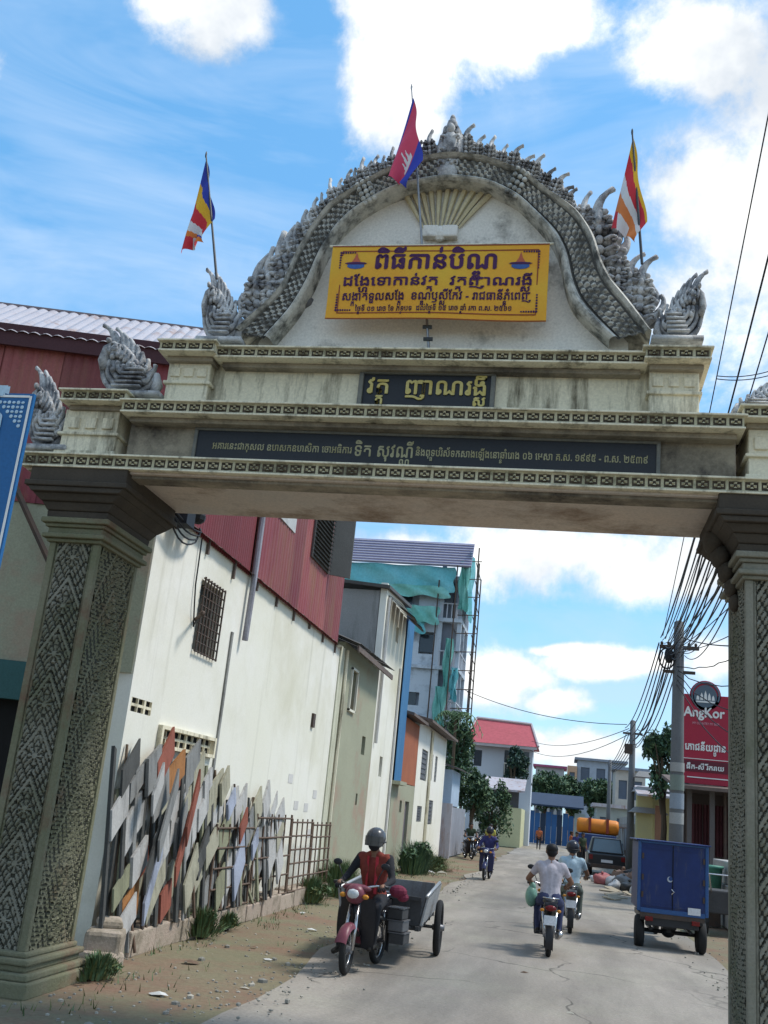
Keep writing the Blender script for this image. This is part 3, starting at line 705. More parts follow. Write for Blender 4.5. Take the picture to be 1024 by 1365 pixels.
# banner on its rail
bc = [at_y(444, 328, 9.62), at_y(733, 325, 9.62), at_y(728, 427, 9.62), at_y(433, 425, 9.62)]
banner = thing('festival_banner', 'orange yellow banner with purple Khmer lettering hung on the gate pediment', 'banner', ((bc[0].x + bc[1].x) / 2, 9.66, bc[3].z))
def bp(u, v, off=0.0):
    p = bc[3].lerp(bc[2], u).lerp(bc[0].lerp(bc[1], u), v)
    return Vector((p.x, 9.62 + .010 * math.sin(u * 9 + v * 2) * (1 - v) + .008 * math.sin(v * 7 + u * 3) - off, p.z + .012 * math.sin(u * 5) * (1 - v)))
mb = MB(); mb.grid(60, 14, lambda u, v: bp(u, v)); mb.grid(60, 14, lambda u, v: bp(1 - u, v, -.006)); mb.build('cloth', banner_m, banner, world=True, smooth=True)
mb = MB()
def strip(u0, u1, v0, v1, off=.004, n=40):
    mb.grid(n, 1, lambda u, v: bp(u0 + (u1 - u0) * u, v0 + (v1 - v0) * v, off))
strip(0, 1, .985, 1); strip(0, 1, 0, .012); strip(.05, .955, .915, .93); strip(.05, .955, .075, .09); strip(.05, .055, .075, .93, n=2); strip(.95, .955, .075, .93, n=2)
mb.build('printed_border', banner_edge, banner, world=True)
mb = MB()
for (cx_, cz) in ((.045, .9), (.045, .12), (.955, .9), (.955, .12)):
    sx, sz = (1 if cx_ < .5 else -1), (-1 if cz > .5 else 1)
    for k in range(7):
        c = bp(cx_ + sx * .011 * k, cz, .006); mb.ell(c, (.011, .003, .016 - .001 * k), 6, 4)
        c = bp(cx_, cz + sz * .035 * k, .006); mb.ell(c, (.015 - .001 * k, .003, .013), 6, 4)
mb.build('corner_scroll', purple, banner, world=True)
blue_p = mat('print_blue', (0.05, 0.12, 0.35), 0.6, bump=0); red_p = mat('print_red', (0.5, 0.12, 0.06), 0.6, bump=0)
for uc in (.12, .875):
    mb = MB(); c = bp(uc, .77, .006)
    mb.mi = 0; mb.ell(c + Vector((0, 0, -.05)), (.10, .003, .04), 10, 5)
    mb.mi = 1; mb.prism([(c.x - .06, c.z - .02), (c.x + .06, c.z - .02), (c.x + .02, c.z + .05), (c.x, c.z + .12), (c.x - .02, c.z + .05)], -c.y - .002, -c.y + .002, M_)
    mb.mi = 2; mb.ell(c + Vector((0, -.002, -.02)), (.13, .002, .018), 10, 4)
    mb.build('printed_emblem', [blue_p, red_p, purple], banner, world=True)
def on_banner(key, u, v, m_):
    src = TX[key]; w0 = bc[1].x - bc[0].x; c0 = bp(u, v); sl_ = (bc[1].z - bc[0].z) / w0
    q = MB(); vv = []
    for p in src.v:
        uu = u + p.x / w0; z = c0.z + p.z + sl_ * p.x; b = bp(min(max(uu, 0), 1), v + p.z / (bc[0].z - bc[3].z)); vv.append((b.x, b.y - .007, z))
    q.add(vv, src.f); q.build('lettering', m_, banner, world=True)
on_banner('b1', .49, .775, purple); on_banner('b2', .50, .50, purple); on_banner('b3', .50, .30, purple); on_banner('b4', .49, .14, purple)
mb = MB(); a, b = bp(0, 1), bp(1, 1); mb.tube([a + Vector((-.04, .02, .01)), b + Vector((.04, .02, .01))], .014, 6); mb.build('hanging_rail', cream, banner, world=True)

# flags
def flag(label, pole_px, corners_px, colf, mats_, Y=9.5, group='flags on the gate', fold=.05, joint=None, Yb=None):
    b, t = at_y(*pole_px[0], Yb or Y), at_y(*pole_px[1], Y)
    th = thing('flag', label, 'flag', b, group=group)
    mb = MB(); mb.tube([b, t], [.016, .009], 7); mb.ell(t + (t - b).normalized() * .02, (.012, .012, .045), 6, 5); mb.build('pole', darksteel if joint is None else steel, th, world=True)
    H0, H1, F1, F0 = [at_y(*c, Y) for c in corners_px]
    mb = MB()
    def fn(u, v):        # u down the hoist, v along the fly
        top = H0.lerp(F0, v); bot = H1.lerp(F1, v); p = top.lerp(bot, u)
        sag = .10 * math.sin(math.pi * v)
        return p + Vector((-.03 * math.sin(v * 3.1) + .018 * math.sin(u * 9 + v * 4), fold * math.sin(u * 10 + v * 3) * (.3 + .7 * v), -sag * (0.4 + .3 * u)))
    mb.grid(40, 60, fn, colf); mb.build('cloth', mats_, th, world=True, smooth=True); return th
fblue = mat('flag_blue', (0.035, 0.06, 0.42), 0.7, bump=0, fine=.03); fyel = mat('flag_yellow', (0.85, 0.48, 0.03), 0.7, bump=0, fine=.03); fred = mat('flag_red', (0.62, 0.035, 0.05), 0.7, bump=0, fine=.03)
fwhite = mat('flag_white', (0.72, 0.70, 0.70), 0.7, bump=0, fine=.03); forg = mat('flag_orange', (0.78, 0.22, 0.04), 0.7, bump=0, fine=.03)
forange2 = mat('flag_faded_orange', (0.72, 0.22, 0.06), 0.7, bump=0, fine=.03)
def buddhist(u, v):
    v += .14 * (u - .5)
    if v < .17: return 0
    if v < .36: return 1
    if v < .56: return 2
    if v < .70: return 3
    if v < .78: return 0 if u > .5 else 4
    return [2, 2, 3, 2, 4][min(4, int(u * 5))]
def buddhist_b(u, v):
    v += .10 * (u - .5)
    return 1 if v < .12 else 2 if v < .32 else 3 if v < .50 else 4 if v < .72 else [2, 3, 3, 4, 4][min(4, int(u * 5))]
flag('limp blue, yellow, red and white striped flag on the left of the gate top', ((289, 372), (275, 208)), ((275, 212), (286, 292), (270, 322), (243, 338)), buddhist, [fblue, fyel, fred, fwhite, forg])
flag('faded red, white and orange striped flag on the right of the gate top', ((856, 352), (843, 178)), ((844, 182), (862, 296), (846, 322), (817, 305)), buddhist_b, [fblue, fyel, fred, fwhite, forange2])
def khm(u, v):
    x_, z_ = (v - .5) * 3.2, (.62 - u) * 3.0
    if abs(x_) < .62 and -.10 < z_ < .12 or any(abs(x_ - c_) < .13 * (1 - max(0, z_) / t_) + .02 and -.1 < z_ < t_ for c_, t_ in ((0, .75), (-.33, .52), (.33, .52))): return 2
    return 0 if (u > .66 + .02 or u < .06) else 1
frose = mat('flag_rose', (0.66, 0.07, 0.14), 0.7, bump=0, fine=.03)
flag('red and blue flag with a white temple drooping from the central pole', ((572, 470), (549, 118)), ((551, 130), (563, 214), (541, 250), (519, 236)), khm, [fblue, frose, fwhite], Y=9.48, joint=1, Yb=9.80)
mb = MB()
for py in (436, 452):
    p = at_y(570 + (py - 440) * .06, py, 9.77); mb.tube([p + Vector((-.05, 0, 0)), p + Vector((.05, 0, 0))], .022, 6)
pc = mb.build('pole_clamp', darksteel, gate, world=True)

# ================================================================== buildings
WX = -5.52                                     # street face of the left-hand row
whitewall = mat('white_limewash', (0.78, 0.755, 0.70), 0.92, (0.70, 0.68, 0.56), 0.30, 0.6, stain=(0.56, 0.53, 0.40), stain_amt=0.35, sscale=0.12, streak=False, bump=0.05, bscale=30, fine=.04)
damp_base(whitewall, (0.36, 0.34, 0.26))
khakiwall = mat('khaki_plaster', (0.34, 0.34, 0.245), 0.95, (0.27, 0.275, 0.20), 0.5, 0.6, stain=(0.36, 0.22, 0.165), stain_amt=0.3, sscale=0.5)
greywall = mat('grey_render', (0.30, 0.295, 0.285), 0.95, (0.24, 0.235, 0.225), 0.5, 0.5, stain=(0.15, 0.15, 0.14), stain_amt=0.3, streak=True)
redsheet = mat('red_corrugated', (0.20, 0.042, 0.05), 0.6, (0.25, 0.085, 0.07), 0.8, 0.7, stain=(0.22, 0.10, 0.06), stain_amt=0.35, streak=True, bump=0.05, vary=0.24)
roofsheet = mat('pale_corrugated_roof', (0.46, 0.44, 0.47), 0.5, (0.36, 0.33, 0.35), 0.7, 0.5, stain=(0.28, 0.16, 0.11), stain_amt=0.3, streak=True, bump=0.05)
rusty = mat('rusty_tin', (0.10, 0.075, 0.065), 0.8, (0.17, 0.13, 0.11), 3, 0.6)
darkiron = mat('dark_iron', (0.05, 0.042, 0.038), 0.7, (0.10, 0.06, 0.04), 6, 0.5)
brownbar = mat('brown_bars', (0.085, 0.062, 0.045), 0.75, (0.14, 0.08, 0.05), 6, 0.5)
glassd = mat('dark_glass', (0.03, 0.035, 0.045), 0.12, bump=0, fine=0, spec=0.6)
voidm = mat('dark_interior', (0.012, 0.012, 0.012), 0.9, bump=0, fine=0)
bluesheet = mat('blue_corrugated', (0.05, 0.16, 0.32), 0.55, (0.07, 0.20, 0.36), 1, 0.5, bump=0.05)
orangew = mat('orange_render', (0.36, 0.12, 0.055), 0.9, (0.26, 0.085, 0.05), 0.9, 0.6)
pinkstone = mat('pinkish_concrete', (0.42, 0.33, 0.27), 0.92, (0.33, 0.29, 0.22), 2, 0.6, stain=(0.16, 0.13, 0.09), stain_amt=0.35, sscale=2, bump=0.5, vary=0.08)
wood = mat('old_wood', (0.16, 0.11, 0.07), 0.85, (0.10, 0.07, 0.05), 6, 0.5)
paper = mat('posted_paper', (0.62, 0.60, 0.57), 0.8, bump=0)

def wall_x(mb, X, y0, y1, z0, z1, holes=(), th=.2):
    """wall in the plane X (street face) with openings (ya, yb, za, zb)"""
    ys = sorted({y0, y1, *[h[0] for h in holes], *[h[1] for h in holes]}); zs = sorted({z0, z1, *[h[2] for h in holes], *[h[3] for h in holes]})
    for a, b in zip(ys, ys[1:]):
        for c, d in zip(zs, zs[1:]):
            if any(h[0] <= a and b <= h[1] and h[2] <= c and d <= h[3] for h in holes): continue
            mb.bx(X - th, X, a, b, c, d)
def wall_y(mb, Y, x0, x1, z0, z1, holes=(), th=.2):
    xs = sorted({x0, x1, *[h[0] for h in holes], *[h[1] for h in holes]}); zs = sorted({z0, z1, *[h[2] for h in holes], *[h[3] for h in holes]})
    for a, b in zip(xs, xs[1:]):
        for c, d in zip(zs, zs[1:]):
            if any(h[0] <= a and b <= h[1] and h[2] <= c and d <= h[3] for h in holes): continue
            mb.bx(a, b, Y, Y + th, c, d)
def corrug(parent, name, m_, p0, p1, up, h, pitch=.13, amp=.018, wpanel=.8, jit=.012):
    """corrugated sheets side by side from p0 to p1, ribs running along `up`, each sheet an object"""
    p0, p1, up = Vector(p0), Vector(p1), Vector(up).normalized(); d = (p1 - p0); Lg = d.length; d.normalize(); nrm = d.cross(up).normalized()
    n = max(1, round(Lg / wpanel)); w_ = Lg / n; nu = max(4, int(w_ / pitch * 4)); cache = corrug.cache
    key = (round(w_, 3), round(h, 3), pitch, amp, m_.name)
    if key not in cache:
        mb = MB(); mb.grid(nu, 1, lambda u, v: (u * (w_ + .01), -amp * abs(math.sin(u * w_ / pitch * math.pi)) * 1.4, v * h)); cache[key] = mb.mesh(name, m_, smooth=False)
    for i in range(n):
        o = p0 + d * (w_ * i) - nrm * 0 + nrm * random.uniform(0, jit)
        M_ = Matrix(((d.x, -nrm.x, up.x, o.x), (d.y, -nrm.y, up.y, o.y), (d.z, -nrm.z, up.z, o.z), (0, 0, 0, 1)))
        link(cache[key], name, parent, wmat(parent).inverted() @ M_)
corrug.cache = {}

# ---- white-walled house with the red metal storey
B1 = thing('white_walled_house', 'long white side wall with red corrugated upper storey beside the gate', 'house', (WX, 18, 0))
vent_h = (13.42, 15.78, 2.50, 2.79); sv_h = (12.42, 13.12, 2.88, 3.06); win_h = (14.26, 15.24, 3.99, 5.06)
holes = [(13.52, 15.70, 2.54, 2.75), sv_h, win_h]
mb = MB(); wall_x(mb, WX, 12.35, 24.15, 0, 5.66, holes)
b1w = mb.build('wall', whitewall, B1, world=True)
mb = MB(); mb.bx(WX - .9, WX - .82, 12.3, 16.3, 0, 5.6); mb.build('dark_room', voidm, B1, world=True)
mb = MB(); mb.bx(WX - .18, WX + .03, 24.15, 24.62, 0, 5.72); mb.build('end_pilaster', mat('cream_edge', (0.58, 0.57, 0.44), .9, stain=(.3, .3, .2), streak=True), B1, world=True)
mb = MB(); mb.bx(WX + .002, WX + .03, 15.90, 15.98, 2.1, 4.55)
mb.build('wall_joint', mat('stained_joint', (0.13, 0.13, 0.12), .9, (0.35, 0.35, 0.33), 3, .6), B1, world=True)
# vents
def breeze(parent, y0, y1, z0, z1, n, m2, framed):
    mb = MB(); w_ = (y1 - y0) / n
    for i in range(n + 1): mb.bx(WX - .035, WX - .002, y0 + i * w_ - (.03 if i % 2 == 0 else .012), y0 + i * w_ + (.03 if i % 2 == 0 else .012), z0, z1)
    mb.bx(WX - .034, WX - .004, y0, y1, (z0 + z1) / 2 - .018, (z0 + z1) / 2 + .018)
    v = mb.build('vent_block', cream, parent, world=True); q = MB(); q.bx(WX - .06, WX - .04, y0, y1, z0, z1); q.build('vent_void', voidm, v, world=True)
    if framed:
        mb = MB(); e = .07
        for a in ((y0 - e, y1 + e, z1, z1 + .05), (y0 - e, y1 + e, z0 - .05, z0), (y0 - e, y0, z0, z1), (y1, y1 + e, z0, z1)): mb.bx(WX + .001, WX + .07, *a)
        mb.build('vent_frame', cream, v, world=True)
breeze(B1, 13.52, 15.70, 2.54, 2.75, 8, None, True); breeze(B1, 12.42, 13.12, 2.88, 3.06, 3, None, False)
# barred window
mb = MB(); wn_o = None
for i in range(8): y = 14.28 + i * .135; mb.tube([(WX + .05, y, 3.95), (WX + .05, y, 5.1)], .016, 5)
for i in range(9): z = 3.97 + i * .138; mb.tube([(WX + .045, 14.24, z), (WX + .045, 15.26, z)], .014, 5)
gr_ = mb.build('window_grille', darkiron, B1, world=True)
mb = MB(); mb.bx(WX - .16, WX - .14, 14.26, 15.24, 3.99, 5.06); mb.build('shutter', mat('dark_shutter', (.06, .06, .05), .8), gr_, world=True)
mb = MB(); mb.tube([(WX, 14.2, 4.42), (WX + .28, 13.75, 4.44)], .025, 5); mb.ell((WX + .28, 13.75, 4.44), .045, 6, 5); mb.build('window_arm', darkiron, gr_, world=True)
# red storey, first block with the pale roof, turned to face the road end
a_ = R(14.5); fd = Vector((-math.cos(a_), -math.sin(a_), 0)); A0 = Vector((WX, 12.33, 0))
A1 = A0 + fd * 7.5
def red_wall(p, q, z0, z1): corrug(B1, 'metal_sheet', redsheet, p + Vector((0, 0, z0)), q + Vector((0, 0, z0)), (0, 0, 1), z1 - z0)
mb = MB()
for (p, q, z0, z1) in ((A1, A0, 5.5, 7.84),):
    d = (q - p).normalized(); nrm = Vector((d.y, -d.x, 0)); P = [p - nrm * .03, q - nrm * .03, q - nrm * .2, p - nrm * .2]
    mb.prism([(v.x, v.y) for v in P], z0, z1)
mb.bx(WX - .2, WX - .03, 12.35, 16.4, 5.66, 7.86); mb.bx(WX - .2, WX - .03, 16.4, 23.5, 5.66, 8.9); mb.bx(WX - 3, WX - .2, 23.3, 23.5, 5.66, 8.9)
mb.build('timber_backing', wood, B1, world=True)
red_wall(A1, A0, 5.45, 7.84)
corrug(B1, 'metal_sheet', mat('deep_red_corrugated', (0.20, 0.035, 0.045), .55, (0.15, 0.04, 0.04), 1, .5, bump=.05, vary=.1), (WX, 12.35, 5.62), (WX, 16.4, 5.62), (0, 0, 1), 2.25, pitch=.10)
corrug(B1, 'metal_sheet', redsheet, (WX + .03, 16.42, 5.62), (WX + .03, 23.5, 5.62), (0, 0, 1), 3.5, pitch=.17, wpanel=.79)
e0, e1 = Vector((-11.5, 10.75, 7.89)), Vector((-5.28, 12.36, 7.89)); dd = (e1 - e0).normalized(); hb = Vector((-dd.y, dd.x, 0)); upv = (hb * math.cos(R(35)) + Vector((0, 0, math.sin(R(35)))))
corrug(B1, 'roof_sheet', roofsheet, e0 - hb * .12 + Vector((0, 0, -.07)), e1 - hb * .12 + Vector((0, 0, -.07)), upv, 2.02, pitch=.16, amp=.02)
mb = MB(); q0, q1 = e0 - hb * .10, e1 - hb * .10
mb.prism([(q0.x, q0.y), (q1.x, q1.y), (q1.x + hb.x * .04, q1.y + hb.y * .04), (q0.x + hb.x * .04, q0.y + hb.y * .04)], 7.64, 7.96); mb.build('fascia', mat('dark_red_fascia', (.07, .025, .03), .7), B1, world=True)
mb = MB(); r0, r1 = e0 + upv * 1.93, e1 + upv * 1.93; mb.tube([r0, r1], .06, 6); mb.build('ridge_cap', mat('dark_ridge', (.10, .08, .09), .6), B1, world=True)
# lower wall of that front, shaded side
mb = MB(); d = (A0 - A1).normalized(); nrm = Vector((d.y, -d.x, 0))
P = [A1, A0 - d * .02, A0 - d * .02 - nrm * .2, A1 - nrm * .2]; mb.prism([(v.x, v.y) for v in P], 3.35, 5.45)
mb.build('front_wall', khakiwall, B1, world=True)
mb = MB(); P = [A1 + nrm * .08, A0 - d * .9 + nrm * .08, A0 - d * .9 - nrm * .1, A1 - nrm * .1]; mb.prism([(v.x, v.y) for v in P], 2.86, 3.34)
mb.build('shop_fascia', mat('teal_fascia', (.03, .10, .10), .6), B1, world=True)
mb = MB(); P = [A1 - nrm * .15, A0 - d * .1 - nrm * .15, A0 - d * .1 - nrm * .3, A1 - nrm * .3]; mb.prism([(v.x, v.y) for v in P], 0, 2.88)
mb.build('dark_shopfront', voidm, B1, world=True)
mb = MB(); p = A0 + fd * 1.15 + nrm * .12; mb.tube([p + Vector((-.9, -.3, 5.9)), p + Vector((.1, 0, 4.3))], .045, 6); mb.build('brace_pipe', darkiron, B1, world=True)
# tin drip edge and brackets along the top of the white wall
mb = MB(); random.seed(11)
ny = 90
mb.grid(ny, 2, lambda u, v: (WX + .02 + .10 * v + .012 * mnoise.noise(Vector((u * 40, v, 0))), 12.4 + u * 11.8, 5.70 - .06 * v + .02 * mnoise.noise(Vector((u * 55, 3, v)))))
for i in range(9):
    y = 12.9 + i * 1.32; l_ = random.uniform(.10, .3); mb.bx(WX + .01, WX + .05, y, y + .05, 5.66 - l_, 5.68)
mb.build('drip_edge', rusty, B1, world=True)
mb = MB(); mb.tube([(WX + .10, 16.45, 7.9), (WX + .10, 16.45, 5.75), (WX + .09, 16.42, 4.5)], .055, 8); mb.build('downpipe', mat('grey_pipe', (.36, .36, .40), .5, stain=(.1, .08, .1), streak=True), B1, world=True)
mb = MB(); mb.bx(WX + .04, WX + .055, 16.6, 16.75, 5.7, 8.6); mb.build('pale_strip', mat('pale_strip', (.6, .6, .62), .5), B1, world=True)
# louvred window on the red storey
mb = MB(); mb.bx(WX + .06, WX + .10, 20.12, 21.72, 6.95, 8.35); sh_ = mb.build('shutter_window', mat('grey_louvre', (.10, .10, .095), .7), B1, world=True)
for i in range(14):
    q = MB(); q.box((WX + .13, 20.92, 7.02 + i * .096), (.07, 1.5, .02), RY(.6)); q.build('slat', mat('grey_louvre', (.10, .10, .095), .7), sh_, world=True)
mb = MB(); mb.add([(WX + .10, 21.75, 6.95), (WX + .10, 21.80, 6.95), (WX + .52, 22.10, 6.95), (WX + .52, 22.05, 6.95), (WX + .10, 21.75, 8.35), (WX + .10, 21.80, 8.35), (WX + .52, 22.10, 8.35), (WX + .52, 22.05, 8.35)],
                  [(0, 3, 2, 1), (4, 5, 6, 7), (0, 1, 5, 4), (1, 2, 6, 5), (2, 3, 7, 6), (3, 0, 4, 7)]); mb.build('open_leaf', mat('grey_louvre', (.10, .10, .095), .7), sh_, world=True)
mb = MB(); mb.bx(WX + .05, WX + .075, 17.55, 18.7, 7.05, 8.3); mb.build('patched_window', mat('patched_pane', (.50, .50, .47), .5, (.32, .30, .28), 5, .6), B1, world=True)
# papers and marks
random.seed(5)
for (y, z) in ((23.0, 2.05), (22.3, 1.75), (21.4, 1.78), (20.7, 2.3), (22.8, 1.2)):
    mb = MB(); mb.bx(WX + .002, WX + .006, y, y + .35, z, z + .18); mb.build('poster', paper, B1, world=True)
mb = MB(); mb.bx(WX + .002, WX + .05, 22.05, 22.25, 3.55, 3.85); mb.build('wall_box', darkiron, B1, world=True)

# tangle of cables and lamp by the left capital
jb = thing('cable_junction', 'black cable coil and box under the white wall eave beside the left pillar', 'cable', (WX + .2, 12.6, 5.4))
mb = MB(); mb.bx(WX + .02, WX + .25, 12.7, 13.0, 5.5, 5.8); mb.ell((WX + .2, 13.2, 5.75), (.12, .16, .12), 8, 6); mb.build('box', cable_m, jb, world=True)
for k in range(4):
    mb = MB(); mb.tube([(WX + .12, 12.15 + .02 * k, 5.45 + .05 * k)] + [(WX + .14 + .02 * k, 12.3 + .16 * j, 5.5 - (.22 - .05 * k) * math.sin(math.pi * j / 8) + .03 * k) for j in range(1, 8)] + [(WX + .12, 13.6 - .02 * k, 5.66)], .014, 5); mb.build('loop', cable_m, jb, world=True)
mb = MB(); mb.tube([(WX + .04, 13.9, 5.6), (WX + .03, 13.95, 4.9), (WX + .04, 14.0, 4.6), (WX + .03, 14.12, 4.3), (WX + .03, 14.2, 4.45)], .012, 5); mb.build('hanging_wire', cable_m, jb, world=True)

# ---- ledge of concrete blocks at the foot of the wall
random.seed(21); ledge = tag(bpy.data.objects.new('kerb', None), kind='structure'); COL.objects.link(ledge); WM['kerb'] = Matrix.Identity(4)
y = 12.5; bl = []
while y < 23.6:
    l_ = random.uniform(.75, 1.25); mb = MB(); j = random.uniform(-.02, .02); zt = random.uniform(.22, .29)
    mb.bx(-5.5, -5.06 + j, y + .012, y + l_ - .012, 0 - .05, zt); o = mb.build('block', pinkstone, ledge, world=True, bevel=.025); y += l_
# ---- old panels leaning on the wall
cols = dict(cream=(.36, .34, .25), white=(.43, .42, .40), grey=(.23, .23, .22), dark=(.075, .075, .07), rust=(.27, .085, .055), orange=(.34, .15, .05), bluish=(.33, .36, .44), khaki=(.25, .25, .16))
pm_ = {k: mat('panel_' + k, v, .85, tuple(x * .7 for x in v), 2.5, .5, stain=tuple(x * .45 for x in v), stain_amt=.35, sscale=2, streak=True) for k, v in cols.items()}
random.seed(14); seq = []
for i in range(120):
    slab = i % 3 != 0
    y = 11.75 + i * .062 + random.uniform(-.05, .05)
    if i in (5, 21, 33, 47): ck = 'dark'
    elif i in (16, 22, 26, 34): ck = 'rust'
    elif i in (7, 29): ck = 'orange'
    elif i in (70, 74): ck = 'bluish'
    else: ck = random.choice(['cream', 'cream', 'white', 'white', 'grey', 'khaki'] if slab else ['dark', 'dark', 'khaki', 'grey', 'dark'])
    if slab and ck == 'khaki' and i % 2: ck = 'white'
    tall = 2.45 - max(0, (y - 13.5)) * .16
    if slab: h = random.uniform(.24, .50); w_ = random.uniform(.34, .66); zb = [.05, .55, 1.05, 1.5][(i * 7 // 3) % 4] * tall / 2.3 + random.uniform(-.1, .2); tl = -random.uniform(.55, .95)
    else: h = random.uniform(.75, 1.0) * tall; w_ = random.uniform(.05, .11); zb = 0; tl = random.uniform(.04, .2)
    seq.append((y, h, w_, ck, zb, tl))
names = dict(cream='cream board', white='whitewashed board', grey='grey cement board', dark='dark mouldy board', rust='rust red board', orange='orange painted board', bluish='pale bluish board', khaki='greenish khaki board')
where = ['beside the left pillar', 'under the small vent', 'under the long vent', 'past the long vent', 'behind the first grille', 'behind the second grille']
ORD = 'first second third fourth fifth sixth seventh eighth ninth tenth eleventh twelfth thirteenth fourteenth fifteenth sixteenth seventeenth eighteenth nineteenth twentieth'.split() + ['twenty-' + w for w in 'first second third fourth fifth sixth seventh eighth ninth'.split()] + ['thirtieth'] + ['thirty-' + w for w in 'first second third fourth fifth sixth seventh eighth ninth'.split()] + ['fortieth'] + ['forty-' + w for w in 'first second third fourth fifth sixth seventh eighth ninth'.split()]
cnt = {}
for i, (y, h, w_, ck, zb, tl) in enumerate(seq):
    w_i = min(5, int((y - 11.9) / 1.25)); off = random.uniform(.10, .30) + (.06 if tl < 0 else 0)
    cnt[ck] = cnt.get(ck, 0) + 1; lab = '%s %s counting from the left pillar, leaning %s' % (ORD[cnt[ck] - 1], names[ck], where[w_i])
    th_ = random.uniform(.02, .045); shear = 0
    if tl < 0: shear = -tl; tl = random.uniform(0, .12)
    tilt = tl; depth = WX + (off + .14) * max(.25, 1 - zb / 2.8) + .05
    lean = math.atan2(off + .12, 2.4)
    rot = RX(-tilt) @ RY(-lean) 
    mb = MB()
    cut = random.uniform(-.14, .3)
    mb.T = T(depth, y, (.02 if y < 12.6 else .26) + zb) @ rot.to_4x4()
    mb.add([(0, 0, 0), (th_, 0, 0), (th_, w_, 0), (0, w_, 0), (0, 0, h), (th_, 0, h), (th_, w_, h - cut * w_ * 2), (0, w_, h - cut * w_ * 2)] if not shear else
           [(0, 0, 0), (th_, 0, 0), (th_, w_, shear * w_), (0, w_, shear * w_), (0, 0, h), (th_, 0, h), (th_, w_, h + shear * w_), (0, w_, h + shear * w_)],
           [(0, 3, 2, 1), (4, 5, 6, 7), (0, 1, 5, 4), (1, 2, 6, 5), (2, 3, 7, 6), (3, 0, 4, 7)])
    o = mb.build('leaning_board', pm_[ck]); tag(o, lab, 'board', 'old boards leaning on the white wall')
random.seed(8)
for i in range(26):
    y = 12.1 + i * .24 + random.uniform(-.06, .06); h = random.uniform(1.3, 2.5) - max(0, y - 15) * .12; off = random.uniform(.25, .42)
    mb = MB(); tl = random.uniform(0, .22)
    mb.tube([(WX + off + .12, y, .02 if y < 12.6 else .26), (WX + .03, y + h * tl, h)], random.uniform(.018, .032), 5)
    tag(mb.build('leaning_post', random.choice([brownbar, wood, darkiron, pm_['khaki']])), '%s thin post from the left pillar among the leaning boards' % ORD[i], 'post', 'posts leaning on the white wall')
# short jumble of off-cuts in the middle of the pile: carved bits lying across
for k, (y, z, w_, a, ck) in enumerate(((12.9, 1.15, .75, .75, 'dark'), (13.0, .85, .8, .8, 'bluish'), (13.2, 1.65, .9, .8, 'grey'), (13.9, 1.2, .7, .8, 'rust'), (14.1, 1.75, .7, .85, 'rust'), (12.7, 1.95, .5, .7, 'white'), (16.6, 1.5, .6, .5, 'rust'), (17.4, 1.2, .5, .5, 'bluish'))):
    mb = MB(); mb.T = T(WX + .42, y, z) @ RY(-.12).to_4x4(); sl2 = math.tan(a) * w_ * .5; hh = .13
    mb.add([(q, yy, zz + (sl2 if yy > 0 else -sl2)) for q in (0, .03) for yy, zz in ((-w_ / 3, -hh), (w_ / 3, -hh), (w_ / 3, hh), (-w_ / 3, hh))], [(0, 1, 2, 3), (7, 6, 5, 4), (0, 4, 5, 1), (1, 5, 6, 2), (2, 6, 7, 3), (3, 7, 4, 0)])
    tag(mb.build('board_offcut', pm_[ck]), '%s set slantwise across the leaning pile, %s' % (names[ck].replace('board', 'offcut'), ['lowest dark one', 'beside the left pillar', 'third up', 'below the long vent', 'highest red one', 'top beside the pillar', 'among the posts', 'just before the grilles'][k]), 'board', 'offcuts in the pile')
# ---- window grilles leaning against the wall
def grille(y0, y1, z1, nv, nh, lab, lean=.22, skew=.1):
    g_ = thing('window_grille', lab, 'grille', (WX + lean + .14, y0, .26), group='iron grilles leaning on the white wall')
    def P(u, v): return Vector((WX + .30 + lean * (1 - v) * .4 + .02, y0 + (y1 - y0) * u + skew * v, .27 + (z1 - .27) * v))
    for i in range(nv + 1):
        q = MB(); q.tube([P(i / nv, -.0), P(i / nv, 1.05)], .024 if i in (0, nv) else .016, 5); q.build('bar', brownbar, g_, world=True)
    for i in range(nh + 1):
        q = MB(); q.tube([P(0, i / nh) + Vector((.02, 0, 0)), P(1, i / nh) + Vector((.02, 0, 0))], .018, 5); q.build('crossbar', brownbar, g_, world=True)
grille(15.35, 17.35, 1.45, 6, 4, 'rusty iron grille leaning on the wall nearest the board pile', .26, .25)
grille(17.5, 19.9, 1.62, 5, 4, 'middle iron grille with wide bars leaning on the white wall', .24, .22)
grille(20.0, 21.7, 1.55, 4, 5, 'square-barred iron grille leaning third from the board pile', .22, .2)
grille(21.8, 23.5, 1.5, 4, 5, 'iron grille leaning at the far end of the white wall', .2, .2)
mb = MB(); mb.grid(1, 1, lambda u, v: (0, 0, 0)) if False else None
mb.box((-5.08, 11.8, .15), (.42, .5, .42), RZ(.3)); mb.box((-5.02, 11.62, .05), (.36, .42, .2), RZ(-.4)); mb.box((-5.12, 11.95, .40), (.3, .3, .12), RZ(.5) @ RX(.1)); tag(mb.build('stone_block', pinkstone, bevel=.05), 'broken pinkish concrete block between the left pillar and the boards', 'post')

